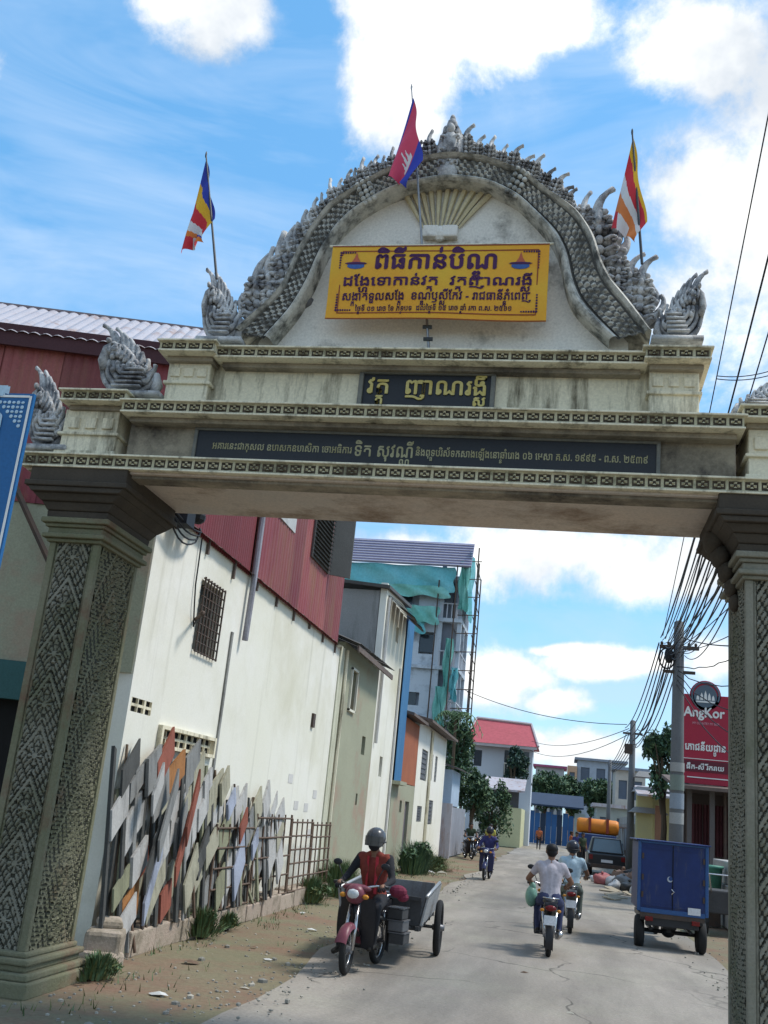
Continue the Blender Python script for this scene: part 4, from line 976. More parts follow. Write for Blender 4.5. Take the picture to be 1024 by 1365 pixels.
# ---- khaki house
B2 = thing('khaki_house', 'khaki plastered low house with a dark tin eave past the white wall', 'house', (WX, 27, 0))
mb = MB(); wall_x(mb, WX + .02, 24.66, 29.6, 0, 5.9, [(25.65, 26.35, 4.35, 5.35), (28.0, 28.5, 3.35, 3.85), (25.0, 25.16, 2.2, 3.2), (27.9, 28.15, 2.0, 2.3)]); mb.bx(WX - 4, WX - .19, 24.68, 24.86, 5.0, 5.95)
mb.build('wall', khakiwall, B2, world=True)
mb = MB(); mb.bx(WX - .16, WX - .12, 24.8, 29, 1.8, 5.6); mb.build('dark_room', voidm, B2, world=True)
mb = MB()
for a in ((25.6, 25.66, 4.3, 5.4), (26.34, 26.4, 4.3, 5.4), (25.6, 26.4, 5.35, 5.41), (25.6, 26.4, 4.29, 4.35)): mb.bx(WX + .02, WX + .08, *a)
mb.build('window_frame', whitewall, B2, world=True)
corrug(B2, 'roof_sheet', mat('black_tin', (.045, .042, .04), .6, (.09, .08, .07), 3, .5, vary=.1), (WX + .45, 24.4, 5.82), (WX + .45, 29.75, 5.92), (-1, 0, .35), 3.4, pitch=.16)
mb = MB(); mb.bx(WX + .38, WX + .42, 24.4, 29.75, 5.66, 5.80); mb.build('fascia', rusty, B2, world=True)
mb = MB(); mb.tube([(WX + .06, 24.75, 0.1), (WX + .06, 24.75, 5.7)], .05, 6); mb.build('downpipe', cream, B2, world=True)
# ---- tall white house with grey flank
B3 = thing('tall_white_house', 'tall narrow white house with bare grey flank and broken tin awning', 'house', (WX, 31.5, 0))
mb = MB(); wall_y(mb, 29.7, -10.5, WX - .22, 0, 8.35, th=.2); mb.build('flank_wall', greywall, B3, world=True)
mb = MB(); wall_x(mb, WX, 29.7, 33.9, 0, 8.6, [(31.2, 31.7, 2.9, 3.5), (32.0, 32.5, 7.2, 7.7)]); mb.build('wall', whitewall, B3, world=True)
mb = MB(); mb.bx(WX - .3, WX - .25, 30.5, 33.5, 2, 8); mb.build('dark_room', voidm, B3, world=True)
mb = MB(); mb.add([(-10.6, 29.45, 8.75), (WX + .12, 29.45, 8.38), (WX + .12, 34, 8.7), (-10.6, 34, 9.0), (-10.6, 29.45, 8.85), (WX + .12, 29.45, 8.48), (WX + .12, 34, 8.8), (-10.6, 34, 9.1)], [(0, 3, 2, 1), (4, 5, 6, 7), (0, 1, 5, 4), (1, 2, 6, 5), (2, 3, 7, 6), (3, 0, 4, 7)])
mb.build('roof', mat('black_tin', (.045, .042, .04)), B3, world=True)
for k in range(5):
    mb = MB(); y = 30.0 + k * .8; mb.add([(WX + .02, y, 8.3), (WX + .02, y + .74, 8.34), (WX + .75, y + .72, 7.85 - .1 * (k % 2)), (WX + .75, y, 7.8)], [(0, 1, 2, 3)])
    mb.add([(WX + .02, y, 8.26), (WX + .02, y + .74, 8.30), (WX + .75, y + .72, 7.81 - .1 * (k % 2)), (WX + .75, y, 7.76)], [(3, 2, 1, 0)]); mb.build('awning_sheet', rusty, B3, world=True)
mb = MB(); mb.tube([(WX + .06, 29.95, 3.8), (WX + .06, 29.95, 8.2)], .05, 6); mb.build('downpipe', paper, B3, world=True)
mb = MB(); mb.tube([(WX + .04, 33.3, .2), (WX + .04, 33.3, 6.5)], .04, 6); mb.build('downpipe', paper, B3, world=True)
# ---- blue corrugated tower
B4 = thing('blue_metal_house', 'narrow blue corrugated metal house front rising above the lane wall', 'house', (WX, 34.6, 0))
corrug(B4, 'metal_sheet', bluesheet, (WX + .05, 33.92, 2.85), (WX + .05, 35.3, 2.85), (0, 0, 1), 5.7, wpanel=.7)
mb = MB(); mb.bx(WX - 3, WX - .02, 33.92, 35.3, 2.85, 8.5); mb.build('frame_wall', bluesheet, B4, world=True)
mb = MB(); mb.bx(WX - 1, WX + .01, 33.95, 35.35, 0, 2.84); mb.bx(WX, WX + .28, 33.9, 35.4, 2.78, 2.9); mb.build('lower_wall', khakiwall, B4, world=True)
# ---- orange and white pair
B5 = thing('orange_topped_house', 'small house with orange upper wall over a stained khaki ground floor', 'house', (WX, 37.4, 0))
mb = MB(); mb.bx(WX - 3, WX, 35.42, 39.4, 2.9, 5.15); mb.build('upper_wall', orangew, B5, world=True)
mb = MB(); wall_x(mb, WX, 35.42, 39.4, 0, 2.88, [(36.0, 36.5, 1.9, 2.3), (37.3, 38.3, 0, 2.3)]); mb.build('wall', khakiwall, B5, world=True)
mb = MB(); mb.bx(WX - .16, WX - .1, 35.5, 39.3, 0, 2.8); mb.build('metal_gate', mat('purple_grey_gate', (.15, .13, .15), .6), B5, world=True)
mb = MB(); mb.add([(WX - 3, 35.3, 5.9), (WX + .35, 35.3, 5.18), (WX + .35, 39.5, 5.18), (WX - 3, 39.5, 5.9), (WX - 3, 35.3, 6.0), (WX + .35, 35.3, 5.28), (WX + .35, 39.5, 5.28), (WX - 3, 39.5, 6.0)], [(0, 3, 2, 1), (4, 5, 6, 7), (0, 1, 5, 4), (1, 2, 6, 5), (2, 3, 7, 6), (3, 0, 4, 7)]); mb.build('roof', rusty, B5, world=True)
mb = MB(); mb.bx(WX - 1.5, WX - .4, 35.45, 37.2, 5.3, 6.9); mb.build('water_tank', mat('navy_tank', (.03, .045, .09), .5), B5, world=True)
B6 = thing('shuttered_white_house', 'white two storey house with grey shuttered windows along the lane', 'house', (WX, 44.3, 0))
wins = [(40.7, 42.6, 3.2, 4.4), (43.6, 44.4, 3.3, 4.4), (45.2, 46.0, 3.3, 4.4), (43.6, 45.6, 1.5, 2.5), (40.6, 42.0, 1.6, 2.2)]
mb = MB(); wall_x(mb, WX, 39.45, 49.2, 0, 5.4, wins); mb.build('wall', whitewall, B6, world=True)
for w in wins:
    mb = MB(); mb.bx(WX - .10, WX - .06, *w); fw = mb.build('window', mat('grey_shutter', (.13, .13, .14), .6), B6, world=True)
    q = MB()
    for k in range(6): z = w[2] + (w[3] - w[2]) * (k + .5) / 6; q.bx(WX - .055, WX - .03, w[0] + .04, w[1] - .04, z - .03, z + .03)
    q.build('louvres', mat('grey_shutter', (.13, .13, .14), .6), fw, world=True)
mb = MB(); mb.add([(WX - 4, 39.3, 6.3), (WX + .5, 39.3, 5.35), (WX + .5, 49.5, 5.35), (WX - 4, 49.5, 6.3), (WX - 4, 39.3, 6.4), (WX + .5, 39.3, 5.45), (WX + .5, 49.5, 5.45), (WX - 4, 49.5, 6.4)], [(0, 3, 2, 1), (4, 5, 6, 7), (0, 1, 5, 4), (1, 2, 6, 5), (2, 3, 7, 6), (3, 0, 4, 7)]); mb.build('roof', rusty, B6, world=True)
mb = MB(); mb.tube([(WX + .07, 43.1, 0), (WX + .07, 43.1, 5.3)], .07, 6); mb.build('downpipe', cream, B6, world=True)
B7 = thing('grey_gated_wall', 'grey corrugated gate below a pale blue panel beyond the white house', 'gate', (WX, 53, 0))
corrug(B7, 'metal_sheet', mat('grey_gate_sheet', (.32, .33, .37), .5, vary=.1), (WX + .3, 50.5, .05), (WX + .3, 58.0, .05), (0, 0, 1), 2.3, pitch=.3, wpanel=1.5)
mb = MB(); mb.bx(WX - 1.0, WX + .25, 50.6, 54.5, 2.4, 4.1); mb.build('upper_panel', mat('pale_blue_panel', (.40, .50, .62), .7), B7, world=True)
mb = MB(); mb.bx(WX - 1, WX + .42, 49.8, 50.0, 0, 2.5); mb.add([(WX - 2, 50.2, 4.9), (WX + .7, 50.2, 4.15), (WX + .7, 56, 4.15), (WX - 2, 56, 4.9)], [(0, 1, 2, 3)]); mb.build('shed_roof', roofsheet, B7, world=True)

# ---- building under construction with green netting
B8 = thing('unfinished_building', 'tall unfinished grey building with lilac roof, green netting and scaffold poles', 'building', (-9, 62, 0))
conc = mat('pale_concrete', (.52, .58, .64), .9, (.42, .48, .54), .3, .6, stain=(.22, .24, .27), stain_amt=.3)
net = mat('green_netting', (0.13, 0.42, 0.36), .8, (0.26, 0.52, 0.48), .6, .7, bump=.3, bscale=6)
net2 = mat('teal_netting', (0.12, 0.42, 0.46), .8, (0.22, 0.52, 0.56), .6, .7, bump=.3, bscale=6)
mb = MB(); wall_y(mb, 62, -15, -8.0, 0, 16.6, [(-9.2, -8.3, 11.4, 12.8), (-11.2, -9.4, 14.3, 15.4), (-10.2, -8.9, 8.2, 9.0), (-14.5, -12, 11.4, 13.2)], .3)
mb.bx(-15, -8, 62.5, 66.5, 0, 16.4); b8 = mb.build('wall', conc, B8, world=True)
mb = MB()
for zf in (4.2, 7.5, 10.6, 13.6, 16.3):
    mb.bx(-8.0, -6.6, 61.8, 66.5, zf - .12, zf + .12); mb.bx(-15, -8, 61.75, 62, zf - .12, zf + .1)
mb.build('floor_slab', conc, B8, world=True)
for k, (x, y) in enumerate(((-6.75, 62.0), (-6.75, 64), (-6.75, 66.3), (-7.95, 61.9))):
    mb = MB(); mb.bx(x - .13, x + .13, y, y + .26, 0, 17.2); mb.build('column', conc, B8, world=True)
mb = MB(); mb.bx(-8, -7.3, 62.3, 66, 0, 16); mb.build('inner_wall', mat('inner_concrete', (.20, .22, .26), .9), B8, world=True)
for zf in (7.62, 10.72, 13.72):
    mb = MB()
    for k in range(10): mb.bx(-6.68, -6.63, 62.1 + k * .42, 62.18 + k * .42, zf, zf + .9)
    mb.bx(-6.70, -6.60, 62.1, 66.3, zf + .9, zf + .98)
    for k in range(4): mb.bx(-7.9 + k * .3, -7.84 + k * .3, 61.88, 61.94, zf, zf + .9)
    mb.bx(-7.95, -6.65, 61.86, 61.95, zf + .9, zf + .97); mb.build('balustrade', mat('white_rail', (.55, .57, .62), .6), B8, world=True)
mb = MB(); mb.add([(-15.2, 61.2, 16.95), (-6.2, 61.2, 16.95), (-6.2, 62.34, 18.73), (-15.2, 62.34, 18.73), (-15.2, 61.3, 16.9), (-6.2, 61.3, 16.9), (-6.2, 62.44, 18.68), (-15.2, 62.44, 18.68)], [(0, 1, 2, 3), (7, 6, 5, 4), (1, 5, 6, 2), (0, 3, 7, 4), (3, 2, 6, 7), (0, 4, 5, 1)]); mb.build('roof', mat('lilac_roof', (.26, .25, .38), .5, (.20, .20, .32), .5, .5), B8, world=True)
mb = MB()
for k in range(9): mb.tube([(-15.2, 61.17 + .13 * k, 17.0 + .2 * k), (-6.2, 61.17 + .13 * k, 17.0 + .2 * k)], .035, 4)
mb.build('roof_rib', mat('pale_rib', (.5, .5, .58), .5), B8, world=True)
def hang(x0, x1, y0, y1, z0, z1, m_, n=14, name='netting'):
    mb = MB(); mb.grid(n, n, lambda u, v: (x0 + (x1 - x0) * u + .08 * math.sin(v * 9 + u * 7), y0 + (y1 - y0) * u + .12 * math.sin(u * 17 + v * 5), z0 + (z1 - z0) * v + .08 * math.sin(u * 12) * (1 - v)))
    mb.build(name, m_, B8, world=True, smooth=True)
hang(-15, -7.2, 61.45, 61.45, 15.3, 16.9, net2, 30); hang(-12, -7.4, 61.3, 61.3, 14.9, 15.6, net); hang(-10.4, -8.0, 61.3, 61.3, 13.2, 14.3, net)
hang(-10.6, -8.8, 61.4, 61.4, 12.6, 13.8, net2); hang(-6.35, -6.3, 61.6, 64.5, 14.0, 18.1, net2); hang(-6.9, -6.3, 61.4, 61.6, 14.2, 17.3, net); hang(-7.5, -7.0, 61.5, 61.6, 9.2, 12.4, net)
hang(-7.9, -7.2, 61.4, 61.5, 6.5, 9.4, net); hang(-7.0, -6.6, 61.45, 61.6, 8.6, 10.6, net2)
for k, (x, y, z) in enumerate(((-5.9, 62, 18.4), (-6.05, 64.5, 18), (-6.1, 67, 17.5), (-7.1, 61.2, 17), (-8.2, 61.3, 16))):
    mb = MB(); mb.tube([(x, y, 0), (x + .05, y, z)], .045, 5); mb.build('scaffold_pole', darkiron, B8, world=True)
mb = MB()
for k in range(10): z = 7 + k * 1.15; mb.tube([(-6.9, 61.6, z), (-5.6, 61.8, z + .1)], .03, 4); mb.tube([(-5.95, 61.8, z), (-6.05, 67, z)], .03, 4)
mb.build('scaffold_rail', darkiron, B8, world=True)
for (x, z) in ((-8.75, 12.1), (-10.3, 14.85), (-9.55, 8.6)):
    mb = MB(); mb.bx(x - .42, x + .42, 62.2, 62.25, z - .55, z + .55); mb.build('window', glassd, B8, world=True)

# ---- far houses
def slab_roof(parent, m_, x0, x1, y0, y1, z0, z1, th=.15, name='roof'):
    """hip-ish sloping slab: low edge at y0"""
    mb = MB(); mb.add([(x0, y0, z0), (x1, y0, z0), (x1, y1, z1), (x0, y1, z1), (x0, y0, z0 + th), (x1, y0, z0 + th), (x1, y1, z1 + th), (x0, y1, z1 + th)], [(0, 3, 2, 1), (4, 5, 6, 7), (0, 1, 5, 4), (1, 2, 6, 5), (2, 3, 7, 6), (3, 0, 4, 7)])
    return mb.build(name, m_, parent, world=True)
tile = mat('pink_red_tiles', (.46, .10, .12), .8, (.38, .09, .10), .4, .5, bump=.4, bscale=3)
H1 = thing('red_roofed_house', 'two storey pale house with pinkish red tiled roof and dark balcony', 'house', (-5.2, 93, 0))
palew = mat('pale_blue_white', (.56, .60, .66), .85, (.48, .52, .58), .3, .5)
mb = MB(); wall_y(mb, 93, -8.3, -2.7, 0, 8.4, [(-7.9, -7.2, 6.4, 7.8), (-5.2, -3.0, 5.9, 8.0), (-7.7, -6.3, 3.3, 4.8)], .3); mb.bx(-8.3, -2.7, 96, 96.3, 0, 8.4); mb.bx(-3.0, -2.7, 93.3, 96, 0, 8.4); mb.bx(-8.3, -2.7, 93.3, 96, 5.2, 5.4); mb.build('wall', palew, H1, world=True)
mb = MB(); x0, x1, xr0, xr1 = -8.8, -2.2, -8.0, -3.0
mb.add([(x0, 91.8, 8.4), (x1, 91.8, 8.4), (x1, 98, 8.4), (x0, 98, 8.4), (xr0, 94.6, 10.75), (xr1, 94.6, 10.55)], [(0, 1, 5, 4), (1, 2, 5), (2, 3, 4, 5), (3, 0, 4), (0, 3, 2, 1)]); mb.build('roof', tile, H1, world=True)
mb = MB(); mb.bx(-8.7, -2.3, 91.85, 91.95, 8.15, 8.4); mb.tube([(xr0, 94.55, 10.8), (xr1, 94.55, 10.6)], .12, 5); mb.tube([(x1, 91.8, 8.45), (xr1, 94.6, 10.6)], .1, 5); mb.tube([(x0, 91.8, 8.45), (xr0, 94.6, 10.8)], .1, 5); mb.build('ridge', mat('pale_ridge', (.5, .45, .45), .8), H1, world=True)
mb = MB()
for k in range(9): mb.bx(-5.15 + k * .25, -5.1 + k * .25, 92.9, 92.95, 5.9, 6.8)
mb.bx(-5.2, -3.0, 92.85, 92.95, 6.8, 6.9); mb.build('balcony_rail', whitewall, H1, world=True)
for w in ((-7.9, -7.2, 6.4, 7.8), (-5.2, -3.0, 5.9, 8.0), (-7.7, -6.3, 3.3, 4.8)):
    mb = MB(); mb.bx(w[0], w[1], 93.18, 93.22, w[2], w[3]); mb.build('window', glassd, H1, world=True)
mb = MB(); mb.ell((-4.2, 92.6, 7.0), (.7, .3, .55), 10, 7)
H2 = thing('yellow_compound_wall', 'pale yellow and white compound wall with tin awning below the red roofed house', 'wall', (-5, 84.5, 0))
yell = mat('pale_yellow_wall', (.55, .54, .33), .9, (.45, .45, .27), .5, .5)
mb = MB(); mb.bx(-4.75, -3.3, 84.4, 84.6, 0, 3.0); mb.bx(-3.3, -3.1, 84.4, 97, 0, 3.0); mb.build('yellow_wall', yell, H2, world=True)
mb = MB(); mb.bx(-6.9, -4.77, 84.4, 84.6, 0, 2.7); mb.lathe([(.62, 0), (.62, .1)], (-5.75, 84.36, 2.75), 16, RX(-math.pi / 2)); mb.bx(-5.0, -4.78, 84.3, 84.5, 0, 3.2); mb.bx(-6.6, -6.4, 84.3, 84.5, 0, 3.2); mb.build('white_wall', whitewall, H2, world=True)
mb = MB(); mb.bx(-6.35, -5.1, 84.34, 84.39, 0, 2.5); mb.build('door', mat('pale_door', (.42, .42, .42), .7), H2, world=True)
slab_roof(H2, roofsheet, -6.3, -2.9, 83.6, 87, 4.2, 5.2, name='awning'); mb = MB(); mb.bx(-6.0, -3.4, 85.5, 85.7, 3.0, 4.6); mb.build('dark_gap', mat('dim_grey', (.12, .12, .13), .9), H2, world=True)
H3 = thing('blue_gate', 'wide blue metal gate with dark panels closing the end of the lane', 'gate', (-1, 106, 0))
dblue = mat('gate_blue', (.03, .10, .26), .6, (.04, .14, .32), 1, .5); navy = mat('gate_navy', (.03, .05, .09), .7)
x = -3.1
for k in range(8):
    w_ = .55; mb = MB(); mb.bx(x + .02, x + w_ - .02, 106, 106.1, .1, 3.0 if k % 3 else 3.2); mb.build('panel', [dblue, dblue, navy][k % 3], H3, world=True); x += w_
mb = MB(); mb.bx(1.35, 2.4, 106, 106.3, 0, 3.3); mb.bx(-3.3, -3.12, 105.9, 106.2, 0, 3.4); mb.build('gate_pier', mat('pale_green_pier', (.40, .46, .44), .8), H3, world=True)
slab_roof(H3, navy, -3.4, 2.2, 105.2, 109, 3.7, 4.9, name='canopy')
def block(name, lab, x0, x1, y0, dep, h, wm, cols_, rows, wc, roofm=None, base=.9, cat='building'):
    b = thing(name, lab, cat, ((x0 + x1) / 2, y0, 0)); holes = []
    cw = (x1 - x0) / cols_; rh = (h - base) / rows
    for i in range(cols_):
        for j in range(rows): holes.append((x0 + cw * (i + .22), x0 + cw * (i + .78), base + rh * (j + .2), base + rh * (j + .72)))
    mb = MB(); wall_y(mb, y0, x0, x1, 0, h, holes, .3); mb.bx(x0, x1, y0 + dep, y0 + dep + .2, 0, h); mb.bx(x0, x0 + .2, y0 + .3, y0 + dep, 0, h); mb.bx(x1 - .2, x1, y0 + .3, y0 + dep, 0, h); mb.build('wall', wm, b, world=True)
    for hh_ in holes: q = MB(); q.bx(hh_[0], hh_[1], y0 + .15, y0 + .2, hh_[2], hh_[3]); q.build('window', wc, b, world=True)
    if roofm: mb = MB(); mb.bx(x0 - .4, x1 + .4, y0 - .5, y0 + dep, h, h + .3); mb.build('roof', roofm, b, world=True)
    return b
block('flat_roofed_house', 'grey blue flat roofed house with balconies beyond the trees', 1.9, 8.0, 140, 8, 10.6, mat('blue_grey_render', (.36, .42, .50), .9), 3, 3, mat('dim_window', (.10, .13, .18), .4, bump=0), mat('grey_roof', (.25, .29, .36), .7))
block('orange_gabled_house', 'small pale orange house end between trees and flat roofed house', .6, 1.85, 139, 6, 9.7, mat('pale_orange', (.55, .36, .24), .9), 1, 3, mat('dim_window', (.10, .13, .18)))
block('pink_roofed_house', 'distant house with magenta pink roof above the treetops', -3.8, .2, 150, 8, 9.8, mat('pale_wall_far', (.5, .5, .5), .9), 4, 2, mat('dim_window', (.10, .13, .18)), mat('magenta_roof', (.42, .10, .20), .7))
block('cream_town_house', 'narrow cream town house with pillars left of the far pole', 5.4, 8.4, 110, 6, 8.1, mat('far_cream', (.52, .49, .44), .9), 2, 2, mat('dim_window', (.10, .13, .18)), mat('grey_roof', (.25, .29, .36)))
block('green_shop_house', 'low grey green shop with small awning behind the trucks', 3.2, 6.2, 98, 6, 4.0, mat('grey_green', (.36, .40, .38), .9), 2, 1, mat('dim_window', (.10, .13, .18)), roofsheet)

# ================================================================== people (one continuous skinned body each)
def cloth_mat(n, c, c2=None): return mat('cloth_' + n, c, .9, c2 or tuple(x * .7 for x in c), 9, .6, bump=.25, bscale=25, fine=.06)
skin_m = mat('skin', (.25, .13, .08), .6, bump=0, fine=.04); hair_m = mat('black_hair', (.012, .010, .010), .6, bump=0)
black_cloth = cloth_mat('black', (.022, .022, .026)); shoe_m = mat('dark_shoe', (.03, .025, .02), .6, bump=0)
def lerp(a, b, t): return Vector(a) * (1 - t) + Vector(b) * t
RIDE = dict(pel=(0, -.26, .84), che=(0, -.18, 1.20), nek=(0, -.15, 1.40), hed=(0, -.11, 1.555), sh=(.19, -.17, 1.335), el=(.31, -.02, 1.09), ha=(.29, .27, 1.03), hip=(.10, -.22, .82), kn=(.19, .20, .75), an=(.17, .14, .33), to=(.18, .30, .285))
STAND = dict(pel=(0, 0, .95), che=(0, .01, 1.28), nek=(0, .01, 1.46), hed=(0, .03, 1.61), sh=(.19, 0, 1.40), el=(.25, -.02, 1.12), ha=(.25, .08, .86), hip=(.09, 0, .92), kn=(.11, .04, .50), an=(.11, -.02, .09), to=(.12, .13, .035))
SIT = dict(pel=(0, 0, .52), che=(0, .02, .86), nek=(0, .03, 1.05), hed=(0, .06, 1.20), sh=(.19, .01, 1.0), el=(.26, .08, .74), ha=(.16, .28, .62), hip=(.10, .02, .50), kn=(.17, .38, .50), an=(.17, .34, .09), to=(.18, .48, .04))
def person(label, loc, rz, J, shirt, trousers, arms=None, hair=True, voxel=.018, group=None, over={}, fingers=False, scale=1.0, vest=None, mask=None):
    J = dict(J); J.update(over)
    side = lambda k, s: Vector(J[k + ('_l' if s < 0 else '_r')]) if k + ('_l' if s < 0 else '_r') in J else Vector((J[k][0] * s, J[k][1], J[k][2]))
    arms = arms or skin_m; MS = [shirt, trousers, skin_m, shoe_m, arms]; caps = []
    def cap(a, b, ra, rb, mi): caps.append((Vector(a), Vector(b), ra, rb, mi))
    pel, che, nek, hed = (Vector(J[k]) for k in ('pel', 'che', 'nek', 'hed'))
    for s in (-1, 1):
        off = Vector((.07 * s, 0, 0))
        cap(pel + off * .9, lerp(pel, che, .5) + off * .8, .115, .10, 0 if s else 0); cap(lerp(pel, che, .5) + off * .8, che + off * 1.1, .105, .12, 0)
        cap(che + off, side('sh', s) * .9 + che * .1, .115, .085, 0); cap(pel, lerp(pel, che, .5), .115, .11, 0); cap(lerp(pel, che, .5), che + Vector((0, 0, .06)), .11, .118, 0)
        cap(side('sh', s), lerp(side('sh', s), side('el', s), .5), .068, .058, 0 if arms is skin_m else 4); cap(lerp(side('sh', s), side('el', s), .5), side('el', s), .053, .045, 4)
        cap(side('el', s), side('ha', s), .046, .030, 4)
        h = side('ha', s); f = (h - side('el', s)).normalized(); cap(h + f * .01, h + f * .07, .032, .036, 2)
        cap(pel + off, side('hip', s), .125, .105, 1); cap(side('hip', s), side('kn', s), .098, .066, 1); cap(side('kn', s), lerp(side('kn', s), side('an', s), .4), .066, .062, 1)
        cap(lerp(side('kn', s), side('an', s), .4), side('an', s), .060, .046, 1)
        a, t = side('an', s), side('to', s); cap(a + Vector((0, 0, -.03)) + (a - t) * .25, t, .042, .036, 3)
        cap(side('sh', s) * .5 + che * .1 + nek * .4, nek, .06, .055, 0)
    cap(lerp(che, nek, .7), nek + (hed - nek) * .5, .062, .055, 2)
    q = Vector((0, 1, 0)); cap(hed + Vector((0, -.012, .03)), hed + Vector((0, .012, -.03)), .092, .080, 2); cap(hed + Vector((0, .03, -.065)), hed + Vector((0, .045, -.085)), .052, .042, 2)
    cap(hed + Vector((0, .095, .0)), hed + Vector((0, .108, -.02)), .014, .018, 2)
    for s in (-1, 1): cap(hed + Vector((.088 * s, -.005, .01)), hed + Vector((.092 * s, -.01, -.025)), .017, .012, 2)
    mb = MB()
    for a, b, ra, rb, mi in caps:
        d = b - a; L_ = d.length
        if L_ < 1e-4: continue
        z = d.normalized(); qt = z.to_track_quat('Z', 'Y').to_matrix(); prof = []
        for k in range(5): an = -math.pi / 2 + math.pi / 2 * k / 4; prof.append((max(.001, ra * math.cos(an)), ra * math.sin(an)))
        for k in range(5): an = math.pi / 2 * k / 4; prof.append((max(.001, rb * math.cos(an)), L_ + rb * math.sin(an)))
        mb.lathe(prof, a, 12, qt)
    me0 = mb.mesh('body', skin_m); o = bpy.data.objects.new('tmp_body', me0); COL.objects.link(o)
    rm = o.modifiers.new('r', 'REMESH'); rm.mode = 'VOXEL'; rm.voxel_size = voxel; sm = o.modifiers.new('s', 'SMOOTH'); sm.iterations = 3; sm.factor = .5
    bpy.context.view_layer.update(); me = bpy.data.meshes.new_from_object(o.evaluated_get(bpy.context.evaluated_depsgraph_get()))
    bpy.data.objects.remove(o); me.name = 'body'; me.materials.clear()
    for m_ in MS: me.materials.append(m_)
    mis = []
    for p in me.polygons:
        c = p.center; best = 9; bm = 0
        for a, b, ra, rb, mi in caps:
            d = b - a; t = max(0, min(1, (c - a).dot(d) / max(1e-9, d.length_squared))); ds = (c - a - d * t).length - (ra + (rb - ra) * t)
            if ds < best: best, bm = ds, mi
        mis.append(bm)
    me.polygons.foreach_set('material_index', mis); me.polygons.foreach_set('use_smooth', [True] * len(mis))
    root = thing('person', label, 'person', loc, rz, group, scale)
    bo = link(me, 'body', root)
    fb_ = MB()
    for s in (-1, 1):
        h = side('ha', s); f = (h - side('el', s)).normalized(); base = h + f * .075; dn = Vector((0, .25, -1)).normalized(); lat = f.cross(dn).normalized()
        for k, ln in enumerate((.062, .072, .068, .052)):
            p0 = base + lat * (k - 1.5) * .021 - f * .012; fb_.tube([p0, p0 + f * ln * .45, p0 + f * ln * .7 + dn * ln * .35, p0 + f * ln * .5 + dn * ln * .8], [.0105, .010, .0095, .008], 6)
        p0 = h + f * .03 + lat * .036 * (-s); fb_.tube([p0, p0 + f * .03 + dn * .025 + lat * .01 * (-s), p0 + f * .045 + dn * .05], [.013, .012, .009], 6)
    fb_.build('fingers', arms if arms in (black_cloth,) else skin_m, root, smooth=True)
    if hair:
        hb_ = MB(); hb_.ell(hed + Vector((0, -.022, .045)), (.100, .104, .088), 14, 10); hb_.ell(hed + Vector((0, -.055, -.01)), (.088, .062, .075), 12, 8); hb_.build('hair', hair_m, root, smooth=True)
        fc = MB()
        for s in (-1, 1): fc.ell(hed + Vector((.032 * s, .090, .012)), (.014, .006, .007), 8, 5)
        fc.ell(hed + Vector((0, .086, -.052)), (.024, .006, .006), 8, 4); fc.build('face_features', hair_m, root, smooth=True)
    return root, hed
def helmet(root, hed, m_, visor=True, face=None):
    mb = MB(); c = hed + Vector((0, -.01, .035)); mb.ell(c, (.132, .150, .135), 18, 12); h = mb.build('helmet', m_, root, smooth=True)
    q = MB(); q.tube([c + Vector((.134 * math.cos(a), .150 * math.sin(a), -.045)) for a in [2 * math.pi * k / 20 for k in range(20)]], .010, 5, closed=True); q.build('rim', mat('helmet_trim', (.03, .03, .03), .5, bump=0), h, smooth=True)
    if visor:
        q = MB()
        q.grid(12, 6, lambda u, v: c + Vector((.140 * math.sin((u - .5) * 2.2), .158 * math.cos((u - .5) * 2.2), -.10 + .12 * v))); q.build('visor', mat('smoked_visor', (.06, .065, .07), .12, bump=0, fine=0, spec=.8), h, smooth=True)
    if face:
        q = MB(); q.ell(hed + Vector((0, .035, -.05)), (.082, .085, .085), 12, 8); q.build('face_mask', face, root, smooth=True)

# ================================================================== motorbikes
tyre = mat('tyre_rubber', (.022, .022, .022), .85, bump=.2); chrome = mat('chrome', (.55, .55, .56), .22, metal=.9, bump=0, fine=0); blackpl = mat('black_plastic', (.025, .025, .028), .4, bump=0); engine_m = mat('engine_alloy', (.20, .20, .21), .45, metal=.6)
seat_m = mat('seat_vinyl', (.02, .02, .022), .5, bump=0); amber = mat('amber_lens', (.6, .25, .03), .2, bump=0); redlens = mat('red_lens', (.16, .012, .012), .2, bump=0); lens = mat('lamp_glass', (.6, .62, .63), .1, bump=0, spec=.8)
plate_m = mat('number_plate', (.65, .66, .68), .5, bump=0)
YZ = Matrix(((0, 0, 1), (1, 0, 0), (0, 1, 0)))         # local xy -> yz, thickness along x
def yzprism(mb, poly, x0, x1): mb.prism(poly, x0, x1, Matrix(((0, 0, 1, 0), (1, 0, 0, 0), (0, 1, 0, 0), (0, 0, 0, 1))))
